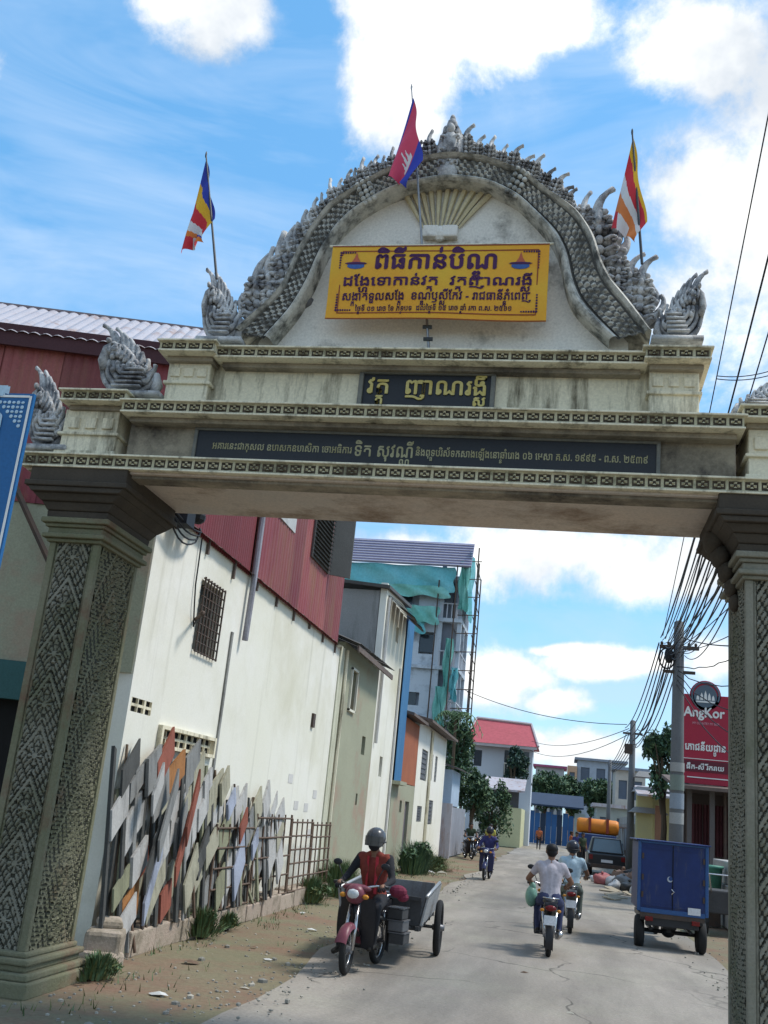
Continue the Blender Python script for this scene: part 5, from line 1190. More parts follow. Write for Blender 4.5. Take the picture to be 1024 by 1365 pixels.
def moto(label, loc, rz, paint,  group='motorbikes on the lane', name='motorbike', steer=0.0, body=None, box=False):
    t = thing(name, label, 'motorbike', loc, rz, group)
    for y, nm in ((-.61, 'rear'), (.62, 'front')):
        mb = MB(); rot = RZ(steer if y > 0 else 0)
        c = Vector((0, y, .285)); mb.tube([c + rot @ Vector((0, .245 * math.cos(a), .245 * math.sin(a))) for a in [2 * math.pi * k / 28 for k in range(28)]], .042, 8, closed=True); w = mb.build('wheel', tyre, t, smooth=True)
        q = MB(); q.tube([c + rot @ Vector((0, .205 * math.cos(a), .205 * math.sin(a))) for a in [2 * math.pi * k / 24 for k in range(24)]], .014, 5, closed=True); q.build('rim', chrome, w, smooth=True)
        q = MB(); q.lathe([(.045, -.06), (.06, 0), (.045, .06)], c, 10, RY(math.pi / 2))
        for k in range(14):
            a = 2 * math.pi * k / 14; q.tube([c + rot @ Vector((.03 * (-1) ** k, .04 * math.cos(a + .3), .04 * math.sin(a + .3))), c + rot @ Vector((0, .205 * math.cos(a), .205 * math.sin(a)))], .0035, 3)
        q.build('hub', engine_m, w)
    mb = MB()
    for s in (-1, 1): mb.tube([(.065 * s, .62, .285), (.06 * s, .56, .52), (.05 * s, .49, .80)], [.022, .024, .018], 7)
    mb.build('fork', chrome, t, smooth=True)
    mb = MB(); mb.grid(14, 6, lambda u, v: (.075 * math.sin((v - .5) * 3.0), .62 + (.30 - .02 * abs(v - .5)) * math.cos(R(20 + 150 * u)), .285 + (.315 - .07 * (abs(v - .5) * 2) ** 2) * math.sin(R(20 + 150 * u)))); mb.build('front_fender', paint, t, smooth=True)
    mb = MB(); mb.ell((0, .50, .92), (.13, .12, .12), 14, 9); mb.ell((0, .46, .99), (.20, .07, .05), 12, 6); mb.build('headlight_cowl', paint, t, smooth=True)
    mb = MB(); mb.ell((0, .585, .925), (.082, .045, .062), 12, 8); mb.build('headlight', lens, t, smooth=True)
    for s in (-1, 1): mb = MB(); mb.ell((.15 * s, .545, .90), (.045, .03, .03), 8, 6); mb.build('indicator', amber, t, smooth=True)
    mb = MB(); mb.tube([(-.36, .30, 1.02), (-.22, .34, 1.03), (-.10, .44, 1.0), (.10, .44, 1.0), (.22, .34, 1.03), (.36, .30, 1.02)], .014, 6); hb_ = mb.build('handlebar', chrome, t, smooth=True)
    for s in (-1, 1):
        q = MB(); q.tube([(.25 * s, .33, 1.03), (.37 * s, .295, 1.02)], .022, 8); q.build('grip', blackpl, hb_, smooth=True)
        q = MB(); q.tube([(.20 * s, .36, 1.03), (.26 * s, .38, 1.16), (.30 * s, .38, 1.24)], .007, 5); q.ell((.32 * s, .375, 1.27), (.062, .012, .040), 10, 6); q.build('mirror', blackpl, hb_, smooth=True)
    mb = MB()
    for s in (-1, 1):
        mb.grid(6, 10, lambda u, v: (s * (.05 + .17 * u + .02 * math.sin(v * 3)), .46 - .16 * v - .10 * u * (1 - v) + .08 * (1 - u) * 0, .90 - .60 * v - .05 * u))
        mb.grid(6, 10, lambda u, v: (s * (.05 + .17 * u + .02 * math.sin(v * 3)), .44 - .16 * v - .10 * u * (1 - v), .90 - .60 * v - .05 * u))
    mb.box((0, .39, .66), (.13, .12, .46), RX(-.2)); mb.build('leg_shield', body or paint, t, smooth=True)
    mb = MB(); yzprism(mb, [(.32, .34), (.26, .56), (-.05, .60), (-.32, .66), (-.40, .52), (-.12, .34)], -.06, .06); mb.lathe([(.10, -.13), (.11, 0), (.10, .13)], (0, .02, .36), 12, RY(math.pi / 2)); mb.box((0, .18, .40), (.16, .20, .14)); mb.build('engine', engine_m, t, bevel=.01)
    mb = MB(); yzprism(mb, [(.05, .60), (-.18, .70), (-.62, .80), (-.84, .82), (-.86, .74), (-.60, .62), (-.25, .48), (.0, .46)], -.105, .105); mb.build('side_cover', body or paint, t, bevel=.03)
    mb = MB(); mb.ell((0, -.12, .775), (.115, .22, .060), 12, 7); mb.ell((0, -.50, .815), (.125, .28, .055), 12, 7); mb.build('seat', seat_m, t, smooth=True)
    mb = MB(); mb.tube([(.10, -.45, .86), (.12, -.80, .88), (.0, -.88, .88), (-.12, -.80, .88), (-.10, -.45, .86)], .012, 6); mb.build('grab_rail', chrome, t, smooth=True)
    mb = MB(); mb.ell((0, -.88, .735), (.09, .035, .045), 10, 6); mb.build('tail_light', redlens, t, smooth=True)
    for s in (-1, 1): mb = MB(); mb.ell((.13 * s, -.86, .70), (.035, .025, .025), 8, 5); mb.build('indicator', amber, t, smooth=True)
    mb = MB(); mb.grid(8, 5, lambda u, v: (.06 * math.sin((v - .5) * 3), -.61 - .33 * math.cos(R(60 - 85 * u)) , .285 + .33 * math.sin(R(60 - 85 * u + 0)) - .03 * (abs(v - .5) * 2) ** 2)); mb.build('rear_fender', blackpl, t, smooth=True)
    mb = MB(); mb.box((0, -.905, .56), (.19, .012, .14), RX(-.25)); mb.build('number_plate', plate_m, t)
    mb = MB(); mb.tube([(.10, .12, .28), (.13, -.15, .24), (.15, -.30, .27), (.16, -.85, .37)], [.018, .02, .040, .046], 9); mb.build('exhaust', chrome, t, smooth=True)
    mb = MB()
    for s in (-1, 1): mb.tube([(.07 * s, -.61, .29), (.11 * s, -.45, .68)], .026, 7)
    mb.build('shock_absorber', chrome, t, smooth=True)
    mb = MB(); mb.tube([(-.22, .08, .27), (.22, .08, .27)], .016, 6); mb.tube([(-.2, -.25, .33), (.2, -.25, .33)], .014, 6); mb.tube([(-.06, -.45, .3), (-.06, -.61, .29)], .02, 6); mb.build('footrest', blackpl, t)
    return t
paint_pink = mat('faded_red_paint', (.19, .055, .075), .4, (.12, .03, .045), 4, .4, bump=0); paint_black = mat('black_paint', (.02, .02, .024), .25, bump=0); paint_blue = mat('dark_blue_paint', (.03, .035, .10), .3, bump=0); paint_grey = mat('grey_paint', (.14, .15, .16), .3, bump=0)
RZ1 = R(172)
moto('red motorbike pulling a grey metal cart towards the gate', (-2.40, 13.64, .02), RZ1, paint_pink, steer=.12, body=paint_black)
person('rider in a dark helmet, orange vest and black sleeves on the red motorbike', (-2.40, 13.64, .02), RZ1, RIDE, cloth_mat('orange_red', (.24, .05, .03), (.15, .03, .03)), black_cloth, arms=black_cloth, hair=False, voxel=.013, fingers=True,
       over=dict(an_r=(.30, .05, .24), kn_r=(.25, .18, .68), to_r=(.32, .2, .19)))
p1 = bpy.data.objects[[o.name for o in bpy.data.objects if o.name.startswith('person')][-1]]
helmet(p1, Vector(RIDE['hed']), mat('helmet_grey', (.05, .055, .06), .25, (.10, .10, .11), 7, .5, bump=0), True, black_cloth)
mb = MB()
for s in (-1, 1): mb.grid(5, 10, lambda u, v: (s * (.045 + .035 * u), -.045 + .012 * math.cos(v * 3) - .02 * u - .075 * (1 - v) * .6, .90 + .46 * v))
mb.build('vest_stripe', mat('vest_red', (.50, .035, .05), .7, bump=0), p1)
mb = MB(); mb.ell((-.44, .12, .98), (.12, .09, .08), 10, 7); mb.ell((-.50, .1, .92), (.08, .07, .06), 8, 6); tag(mb.build('side_bag', mat('maroon_bag', (.16, .02, .045), .8), bpy.data.objects[[o.name for o in bpy.data.objects if o.name.startswith('motorbike')][0]]))
# small things hung behind the rider: stacked metal goods
# ---- cart
cart = thing('cart', 'grey ribbed metal cart with two spoked wheels towed behind the red motorbike', 'cart', (-2.38, 15.62, 0.02), R(2.5))
cart_m = mat('cart_sheet', (.25, .255, .26), .6, (.17, .17, .18), 3, .6, stain=(.12, .08, .06), stain_amt=.3, streak=True); cart_d = mat('cart_dark_sheet', (.06, .06, .062), .7, (.035, .035, .035), 4, .5)
mb = MB(); mb.bx(-.53, .53, -1.2, 1.2, .50, .54)
for y in (-1.15, -.4, .4, 1.15): mb.bx(-.55, .55, y - .03, y + .03, .44, .50)
for x in (-.5, .5): mb.bx(x - .03, x + .03, -1.25, 1.25, .44, .50)
mb.tube([(-.4, -1.2, .47), (0, -1.75, .62)], .025, 6); mb.tube([(.4, -1.2, .47), (0, -1.75, .62)], .025, 6); mb.tube([(0, -1.75, .62), (0, -2.0, .70)], .03, 6)
mb.build('chassis', cart_d, cart, bevel=.006)
for s in (-1, 1):
    mb = MB(); mb.add([(.53 * s, -1.2, .54), (.53 * s, 1.2, .54), (.60 * s, 1.2, .93), (.60 * s, -1.2, .88), (.515 * s, -1.2, .54), (.515 * s, 1.2, .54), (.585 * s, 1.2, .93), (.585 * s, -1.2, .88)], [(0, 1, 2, 3), (7, 6, 5, 4), (0, 3, 7, 4), (1, 5, 6, 2), (3, 2, 6, 7)]); sp_ = mb.build('side_panel', cart_d, cart)
    for k in range(11):
        y = -1.17 + k * .234; q = MB(); q.tube([(.545 * s, y, .52), (.615 * s, y, .90 + .02 * y)], .022, 5); q.build('rib', mat('rib_grey', (.40, .40, .40), .6), sp_)
    q = MB(); q.tube([(.60 * s, -1.22, .885), (.60 * s, 1.22, .935)], .024, 6); q.build('top_rail', mat('worn_rail', (.40, .40, .40), .4, metal=.5), sp_, smooth=True)
mb = MB(); mb.bx(-.53, .53, -1.2, -1.17, .54, .85); q = mb.build('front_panel', cart_d, cart)
mb = MB()
for x in (-.35, 0, .35): mb.bx(x - .025, x + .025, -1.225, -1.2, .5, .85)
mb.bx(-.53, .53, -1.235, -1.2, .82, .87); mb.build('brace', cart_d, q)
mb = MB(); mb.bx(-.53, .53, 1.17, 1.2, .54, .92); mb.build('tailboard', cart_m, cart)
for s in (-1, 1):
    c = Vector((.70 * s, .1, .385)); mb = MB(); mb.tube([c + Vector((0, .335 * math.cos(a), .335 * math.sin(a))) for a in [2 * math.pi * k / 30 for k in range(30)]], .048, 8, closed=True); w = mb.build('wheel', tyre, cart, smooth=True)
    q = MB(); q.tube([c + Vector((0, .29 * math.cos(a), .29 * math.sin(a))) for a in [2 * math.pi * k / 24 for k in range(24)]], .016, 5, closed=True); q.lathe([(.04, -.09), (.05, 0), (.04, .09)], c, 10, RY(math.pi / 2))
    for k in range(18): a = 2 * math.pi * k / 18; q.tube([c + Vector((.03 * (-1) ** k, 0, 0)), c + Vector((0, .29 * math.cos(a), .29 * math.sin(a)))], .004, 3)
    q.build('rim', engine_m, w, smooth=True)
mb = MB(); mb.tube([(-.72, .1, .385), (.72, .1, .385)], .025, 6); mb.build('axle', cart_d, cart)
random.seed(4)
for k in range(5):
    mb = MB(); mb.T = T(random.uniform(-.3, .3), random.uniform(-.8, .8), .66 + .05 * k) @ Matrix.Rotation(random.uniform(-.4, .4), 4, 'Z'); mb.bx(-.25, .25, -.45, .45, 0, .07)
    mb.T = wmat(cart) @ mb.T; tag(mb.build('metal_offcut', [cart_m, cart_d][k % 2]), ['flat grey sheet lying lowest in the cart', 'dark sheet lying in the cart', 'grey sheet in the middle of the cart pile', 'dark sheet near the top of the cart load', 'topmost grey sheet in the cart'][k], 'sheet', 'scrap in the cart')
mb = MB()
for k in range(3): mb.bx(-.1 + .02 * k, .16, -.2, .2, .02 + .16 * k, .15 + .16 * k)
mb.T = Matrix.Identity(4)
rk = thing('basket', 'stack of grey metal crates hung beside the rear wheel of the red motorbike', 'crate', (-2.02, 14.1, .32), RZ1)
for k in range(3):
    q = MB(); q.bx(-.11 + .02 * k, .10 + .02 * k, -.14, .14, .15 * k, .15 * k + .13); c_ = q.build('crate_body', [cart_d, engine_m, cart_d][k], rk, bevel=.012)
    q = MB(); q.bx(-.12 + .02 * k, .11 + .02 * k, -.15, .15, .15 * k + .13, .15 * k + .145); q.build('lid', chrome if k == 2 else engine_m, c_)

# ---- two riders going away
moto('black motorbike seen from behind carrying the man in the pale shirt', (-.12, 17.85, .02), R(2), paint_black, box=True)
pale_shirt = cloth_mat('pale_lilac', (.50, .46, .50)); jeans = cloth_mat('jeans', (.05, .06, .13)); lblue = cloth_mat('light_blue', (.42, .55, .63))
person('black haired man in a pale lilac shirt and jeans riding away', (-.12, 17.85, .02), R(2), RIDE, pale_shirt, jeans, voxel=.014, fingers=True, over=dict(ha_l=(-.30, .25, 1.03), el_l=(-.36, -.06, 1.10), el_r=(.34, -.03, 1.10)))
mb = MB()
bag = thing('carrier_bag', 'pale green plastic bag hanging at the left of the black motorbike', 'bag', (-.42, 17.95, .78))
mb = MB(); mb.ell((-.42, 17.95, .84), (.10, .13, .17), 10, 7); mb.ell((-.40, 17.95, .98), (.05, .07, .08), 8, 6); mb.build('bag_body', mat('green_plastic', (.22, .42, .33), .4, bump=0), bag, world=True, smooth=True)
mb = MB(); mb.tube([(-.44, 17.95, 1.0), (-.44, 17.98, 1.06), (-.42, 18.02, 1.03)], .008, 5); mb.build('handle', mat('green_plastic', (.22, .42, .33)), bag, world=True)
moto('grey motorbike ahead of the black one carrying a helmeted rider', (.27, 21.9, .02), R(0), paint_grey, box=True)
pr, hd = person('helmeted rider in a light blue shirt ahead of the man in lilac', (.27, 21.9, .02), 0, RIDE, lblue, cloth_mat('grey_green', (.16, .19, .17)), voxel=.017)
helmet(pr, Vector(RIDE['hed']), mat('dark_helmet', (.035, .035, .045), .3, bump=0), False)
# oncoming rider
moto('dark motorbike coming towards the gate with a rider in blue', (-2.36, 36.1, .02), R(176), paint_blue)
pr, hd = person('rider in dark blue jacket coming down the lane', (-2.36, 36.1, .02), R(176), RIDE, cloth_mat('navy', (.05, .05, .16)), cloth_mat('purple_trousers', (.09, .08, .17)), arms=cloth_mat('navy', (.05, .05, .16)), voxel=.019)
helmet(pr, Vector(RIDE['hed']), mat('dark_helmet', (.035, .035, .045)), False)
# parked bikes by the left wall
for k, (x, y, a, pm, lb) in enumerate(((-4.35, 52.0, 200, paint_black, 'black motorbike parked by the grey gate, nearest the camera'), (-4.55, 54.2, 195, paint_grey, 'grey motorbike parked second along the grey gate'), (-4.3, 57.5, 170, paint_blue, 'blue motorbike parked farthest by the grey gate'))):
    moto(lb, (x, y, .01), R(a), pm, 'motorbikes parked by the left wall')
person('man in a dark shirt and yellow cap sitting on a parked motorbike', (-4.45, 53.9, .02), R(190), RIDE, cloth_mat('dark_green', (.05, .07, .04)), black_cloth, voxel=.022)
person('person in a yellow shirt standing behind the oncoming rider', (-3.35, 52.0, .02), R(170), STAND, cloth_mat('yellow', (.50, .46, .10)), black_cloth, voxel=.022)
person('person in an orange top walking before the blue gate', (-1.62, 84.5, 0), R(180), STAND, cloth_mat('orange', (.45, .13, .05)), black_cloth, voxel=.026, over=dict(kn_r=(.11, .14, .52), an_r=(.11, .06, .12), to_r=(.12, .2, .06)))
for k, (x, y, sh, lb) in enumerate(((.95, 60.5, 'navy', 'man in a navy shirt standing left of the orange truck'), (1.25, 59.0, 'dark_green', 'man in dark green standing behind the dark pickup'), (.65, 63.0, 'orange', 'person in an orange shirt at the far side of the orange truck'))):
    person(lb, (x, y, .02), R(160 + 60 * k), STAND, _mats['cloth_' + sh], black_cloth, voxel=.026, group='people around the orange truck')

# ---- blue cargo tricycle
tri = thing('cargo_tricycle', 'dark blue boxed cargo tricycle driving away beside the right pillar', 'tricycle', (2.07, 21.2, .0))
navybox = mat('navy_box_paint', (.012, .030, .135), .45, (.012, .024, .095), 1.2, .6, stain=(.07, .075, .10), stain_amt=.18, sscale=2.5, streak=True, bump=.10, bscale=5); navyedge = mat('blue_edge', (.03, .09, .24), .4, bump=0)
mb = MB(); mb.bx(1.46, 2.68, 20.22, 22.1, .66, 1.88); mb.build('cargo_box', navybox, tri, world=True, bevel=.03)
mb = MB()
for a in ((1.44, 1.50, .66, 1.90), (2.64, 2.70, .66, 1.90)): mb.bx(a[0], a[1], 20.195, 20.23, a[2], a[3])
mb.bx(1.50, 2.64, 20.195, 20.23, 1.85, 1.90); mb.bx(1.50, 2.64, 20.195, 20.23, .64, .72); mb.build('edge_frame', navyedge, tri, world=True, bevel=.01)
mb = MB(); mb.bx(1.40, 2.74, 20.15, 22.15, 1.885, 1.91); mb.build('roof_sheet', navybox, tri, world=True, bevel=.01)
mb = MB(); mb.bx(2.063, 2.077, 20.205, 20.225, .72, 1.85); mb.build('door_seam', voidm, tri, world=True)
mb = MB(); mb.tube([(2.05, 20.19, 1.0), (2.09, 20.16, 1.04), (2.05, 20.19, 1.08)], .012, 5); mb.build('door_handle', chrome, tri, world=True)
for zz in (.95, 1.25, 1.62):
    for xx in (1.515, 2.60): mb = MB(); mb.bx(xx, xx + .035, 20.185, 20.215, zz - .05, zz + .05); mb.build('hinge', darkiron, tri, world=True)
mb = MB(); mb.bx(1.56, 2.58, 20.205, 20.218, .76, .79); mb.bx(1.56, 2.58, 20.205, 20.218, 1.76, 1.79); mb.build('door_stiffener', navybox, tri, world=True)
# small printed mark: disc with a crescent
mb = MB(); mb.lathe([(.05, 0), (.05, .004)], (2.02, 20.214, 1.25), 20, RX(math.pi / 2)); mk_ = mb.build('printed_mark', mat('pale_print', (.45, .50, .58), .6, bump=0), tri, world=True)
mb = MB(); mb.lathe([(.036, 0), (.036, .004)], (2.032, 20.209, 1.262), 20, RX(math.pi / 2)); mb.build('mark_centre', mat('navy_print', (.02, .06, .2), .6, bump=0), mk_, world=True)
mb = MB(); mb.bx(1.52, 2.62, 20.3, 22.0, .50, .60); mb.bx(1.6, 2.54, 20.25, 20.33, .42, .60); mb.tube([(1.5, 20.9, .29), (2.64, 20.9, .29)], .04, 7); mb.ell((2.07, 20.9, .32), (.14, .12, .13), 10, 7); mb.bx(1.95, 2.19, 20.6, 23.0, .36, .48)
for x in (1.72, 2.42): mb.bx(x - .03, x + .03, 20.45, 21.4, .33, .38)
mb.build('chassis', blackpl, tri, world=True, bevel=.01)
mb = MB(); mb.bx(1.50, 2.64, 20.21, 20.27, .56, .655); mb.build('bumper', darkiron, tri, world=True)
for x in (1.66, 2.48):
    mb = MB(); mb.bx(x - .07, x + .07, 20.19, 20.23, .50, .58); mb.build('tail_light', redlens, tri, world=True, bevel=.01)
mb = MB(); mb.bx(2.34, 2.56, 20.185, 20.195, .68, .80); mb.build('number_plate', plate_m, tri, world=True)
for x in (1.52, 2.62):
    c = Vector((x, 20.62, .285)); mb = MB(); mb.lathe([(.17, -.075), (.25, -.08), (.285, -.05), (.288, 0), (.285, .05), (.25, .08), (.17, .075)], c, 24, RY(math.pi / 2)); w = mb.build('wheel', tyre, tri, world=True, smooth=True)
    q = MB(); q.lathe([(.05, -.07), (.17, -.06), (.17, .06), (.05, .07)], c, 16, RY(math.pi / 2)); q.build('rim', engine_m, w, world=True)
c = Vector((2.07, 23.5, .285)); mb = MB(); mb.lathe([(.19, -.04), (.25, -.05), (.285, 0), (.25, .05), (.19, .04)], c, 24, RY(math.pi / 2)); w = mb.build('wheel', tyre, tri, world=True, smooth=True)
mb = MB(); mb.bx(1.85, 2.29, 22.3, 22.9, .6, .78); mb.tube([(2.07, 23.5, .3), (2.07, 23.2, .95)], .04, 6); mb.tube([(1.72, 23.0, 1.02), (2.42, 23.0, 1.02)], .018, 6); mb.bx(2.0, 2.14, 22.9, 23.3, .7, .9); mb.build('front_end', blackpl, tri, world=True, bevel=.02)
person('driver of the blue cargo tricycle hidden ahead of its box', (2.07, 22.75, .06), 0, RIDE, cloth_mat('grey', (.2, .2, .2)), black_cloth, voxel=.03)

# ---- dark pickup and orange tank truck
def car(label, x0, x1, y0, L_, h, paint, name='pickup_truck', cat='pickup'):
    t = thing(name, label, cat, ((x0 + x1) / 2, y0 + L_ / 2, 0)); w_ = x1 - x0
    mb = MB(); yzprism(mb, [(y0, .42), (y0 - .02, .98), (y0 + .9, 1.02), (y0 + 1.15, 1.06), (y0 + L_ - 1.2, 1.02), (y0 + L_ - .1, .92), (y0 + L_, .62), (y0 + L_ - .05, .40)], x0, x1); mb.build('body', paint, t, world=True, bevel=.06)
    mb = MB(); mb.add([(x0 + .06, y0 + .25, 1.0), (x1 - .06, y0 + .25, 1.0), (x1 - .06, y0 + L_ - 1.2, 1.02), (x0 + .06, y0 + L_ - 1.2, 1.02), (x0 + .20, y0 + .55, h), (x1 - .20, y0 + .55, h), (x1 - .20, y0 + L_ - 2.0, h), (x0 + .20, y0 + L_ - 2.0, h)], [(0, 3, 2, 1), (4, 5, 6, 7), (0, 1, 5, 4), (1, 2, 6, 5), (2, 3, 7, 6), (3, 0, 4, 7)]); mb.build('cabin', paint, t, world=True, bevel=.05)
    mb = MB(); a = .02; mb.add([(x0 + .18, y0 + .28 - a, 1.06), (x1 - .18, y0 + .28 - a, 1.06), (x1 - .27, y0 + .52 - a, h - .06), (x0 + .27, y0 + .52 - a, h - .06)], [(0, 1, 2, 3)]); mb.build('rear_window', mat('bluish_glass', (.07, .13, .17), .12, bump=0, spec=.8), t, world=True)
    mb = MB(); mb.bx(x0 + .02, x1 - .02, y0 - .10, y0 + .05, .38, .55); mb.build('bumper', darkiron, t, world=True, bevel=.02)
    for x in (x0 + .12, x1 - .12): mb = MB(); mb.bx(x - .08, x + .08, y0 - .035, y0 + .02, .72, .92); mb.build('tail_light', redlens, t, world=True)
    mb = MB(); mb.bx((x0 + x1) / 2 - .25, (x0 + x1) / 2 + .25, y0 - .04, y0 - .02, .62, .74); mb.build('number_plate', plate_m, t, world=True)
    for x in (x0 + .10, x1 - .10):
        for y in (y0 + .8, y0 + L_ - .85): mb = MB(); mb.lathe([(.16, -.1), (.30, -.11), (.34, 0), (.30, .11), (.16, .1)], (x, y, .34), 20, RY(math.pi / 2)); mb.build('wheel', tyre, t, world=True, smooth=True)
    return t
car('dark pickup truck with bluish rear window parked on the right before the orange tank', 1.28, 2.92, 48.2, 4.4, 1.66, mat('dark_paint', (.025, .028, .032), .3, bump=0))
ot = thing('tank_truck', 'truck with a bright orange tank standing beyond the dark pickup', 'truck', (2.0, 62, 0)); om = mat('orange_tank', (.72, .26, .02), .5, (.5, .12, .03), 2, .4)
mb = MB(); mb.lathe([(.1, -.02), (.36, 0), (.42, .15), (.42, 2.2), (.36, 2.35), (.1, 2.38)], (.95, 62.4, 2.15), 18, RY(math.pi / 2)); mb.build('tank', om, ot, world=True, smooth=True)
mb = MB(); mb.bx(1.05, 3.2, 62, 66, .7, 1.70); mb.build('truck_bed', mat('truck_blue', (.04, .07, .2), .5), ot, world=True, bevel=.05)
mb = MB(); mb.bx(1.6, 1.75, 61.95, 62.9, 1.8, 2.62); mb.bx(2.6, 2.75, 61.95, 62.9, 1.8, 2.62); mb.build('strap', mat('tank_band', (.3, .06, .04), .6), ot, world=True)
for x in (1.25, 3.0):
    mb = MB(); mb.lathe([(.2, -.12), (.36, -.12), (.4, 0), (.36, .12), (.2, .12)], (x, 62.8, .4), 18, RY(math.pi / 2)); mb.build('wheel', tyre, ot, world=True, smooth=True)

# ---- rubbish bags on the right
random.seed(31); bagm = {'pink': (.42, .13, .13), 'white': (.5, .5, .5), 'grey': (.2, .2, .2), 'black': (.03, .03, .03), 'brown': (.2, .12, .08)}
for k, (x, y, r, ck) in enumerate(((1.62, 41.5, .30, 'pink'), (2.05, 41.2, .24, 'white'), (2.35, 40.2, .33, 'grey'), (2.0, 39.0, .22, 'white'), (2.75, 41.5, .38, 'brown'), (2.45, 38.6, .26, 'black'), (2.6, 36.5, .22, 'white'), (1.45, 42.6, .20, 'white'), (3.0, 39.5, .35, 'grey'), (2.9, 37.6, .28, 'brown'), (3.1, 43, .5, 'black'), (2.5, 43.2, .42, 'brown'))):
    mb = MB(); base = len(mb.v); mb.ell((x, y, r * .62), (r * 1.15, r, r * .85), 12, 8)
    for v in mb.v: v += Vector((mnoise.noise(v * 4.1), mnoise.noise(v * 4.1 + Vector((9, 0, 0))), mnoise.noise(v * 4.1 + Vector((0, 9, 0))))) * r * .45
    mb.ell((x + .03, y, r * 1.45), (r * .18, r * .18, r * .22), 7, 5)
    tag(mb.build('rubbish_bag', mat('bag_' + ck, bagm[ck], .5, tuple(c * .6 for c in bagm[ck]), 6, .6, bump=.3), smooth=True), ck + ' tied bag in the rubbish heap ' + ['at its left end', 'beside the pink one', 'large, in the middle', 'small, in front', 'bulging at the back', 'low at the front', 'nearest the blue tricycle', 'beyond the pink one', 'big, by the kerb', 'by the kerb in front', 'largest at the rear', 'large at the rear left'][k], 'bag', 'rubbish bags on the right')
for k in range(9):
    x, y = random.uniform(1.6, 3.0), 33 + k + random.uniform(0, .6); mb = MB(); mb.T = T(x, y, .05) @ Matrix.Rotation(random.uniform(0, 3), 4, 'Z') @ Matrix.Rotation(random.uniform(-.3, .3), 4, 'X'); mb.bx(-.3, .3, -.2, .2, 0, .03)
    tag(mb.build('flattened_carton', mat('carton', (.35, .30, .22), .9)), '%s flattened carton from the near end of the rubbish on the right roadside' % ORD[k], 'carton', 'flattened cartons by the rubbish')

# ================================================================== right-hand side
S1 = thing('restaurant_shop', 'dim shopfront with maroon curtains under a dark eave below the red sign', 'shop', (4.6, 33.2, 0))
mb = MB(); mb.bx(3.75, 6.5, 36.0, 36.2, 0, 3.6); mb.bx(6.3, 6.5, 33.2, 36, 0, 3.6); mb.bx(3.7, 6.5, 33.0, 36.2, 3.45, 3.6); mb.build('wall', mat('shop_dim_wall', (.10, .08, .075), .9), S1, world=True)
for k, x in enumerate((3.78, 4.45, 5.05)): mb = MB(); mb.bx(x, x + .14, 33.1, 33.24, 0, 3.45); mb.build('column', mat('shop_column', (.13, .12, .12), .8), S1, world=True)
maroon = mat('maroon_curtain', (.10, .03, .035), .8, (.06, .02, .022), 3, .5)
for k in range(4):
    mb = MB(); mb.grid(16, 1, lambda u, v: (3.95 + k * .36 + .34 * u, 33.6 + .04 * math.sin(u * 22), 1.55 + 1.5 * v)); mb.build('curtain', maroon, S1, world=True)
mb = MB(); mb.bx(3.95, 5.9, 33.5, 33.6, .0, 1.5); mb.build('counter', mat('shop_counter', (.14, .12, .12), .7), S1, world=True)
slab_roof(S1, rusty, 3.3, 6.6, 32.3, 36.3, 3.42, 3.9, .1, 'eave')
# low concrete wall and planter nearer the gate
lw = thing('concrete_block_wall', 'low grey concrete block and planter just right of the blue tricycle', 'wall', (4.6, 27, 0))
mb = MB(); mb.bx(4.05, 5.2, 26.0, 30, 0, 1.0); mb.bx(3.95, 5.2, 25.9, 26.05, .9, 1.05); mb.build('block', greywall, lw, world=True, bevel=.03)
mb = MB(); mb.bx(4.1, 5.2, 26.1, 29.9, 1.0, 1.55); mb.build('upper_block', mat('pale_block', (.40, .39, .37), .9), lw, world=True, bevel=.03)
gb = thing('green_bin', 'pale green plastic bin standing behind the tricycle by the block wall', 'bin', (3.72, 27.6, 0))
mb = MB(); mb.lathe([(.24, .5), (.30, 1.35), (.33, 1.36), (.33, 1.42)], (3.72, 27.6, 0), 16); mb.build('bin_body', mat('bin_green', (.10, .30, .22), .5, bump=0), gb, world=True, smooth=True); mb = MB(); mb.bx(3.5, 3.95, 27.4, 27.8, 0, .5); mb.build('stand', darkiron, gb, world=True)
dk = thing('dark_cart', 'dark handcart with goods behind the tricycle by the right pillar', 'cart', (3.6, 25.4, 0))
mb = MB(); mb.bx(3.3, 4.2, 25.0, 26.0, .45, .95); mb.build('tray', cart_d, dk, world=True, bevel=.03)
for y in (25.1, 25.9): mb = MB(); mb.lathe([(.2, -.03), (.27, -.03), (.27, .03), (.2, .03)], (3.3, y, .27), 16, RY(math.pi / 2)); mb.build('wheel', tyre, dk, world=True)
mb = MB(); mb.tube([(3.4, 25.0, .9), (3.3, 24.6, 1.3), (3.9, 24.6, 1.3), (4.0, 25.0, .9)], .02, 5); mb.build('handle', chrome, dk, world=True)
person('shopkeeper in a grey shirt standing under the eave by the red sign', (3.98, 31.2, 0), R(100), STAND, cloth_mat('grey', (.2, .2, .2)), black_cloth, voxel=.026)

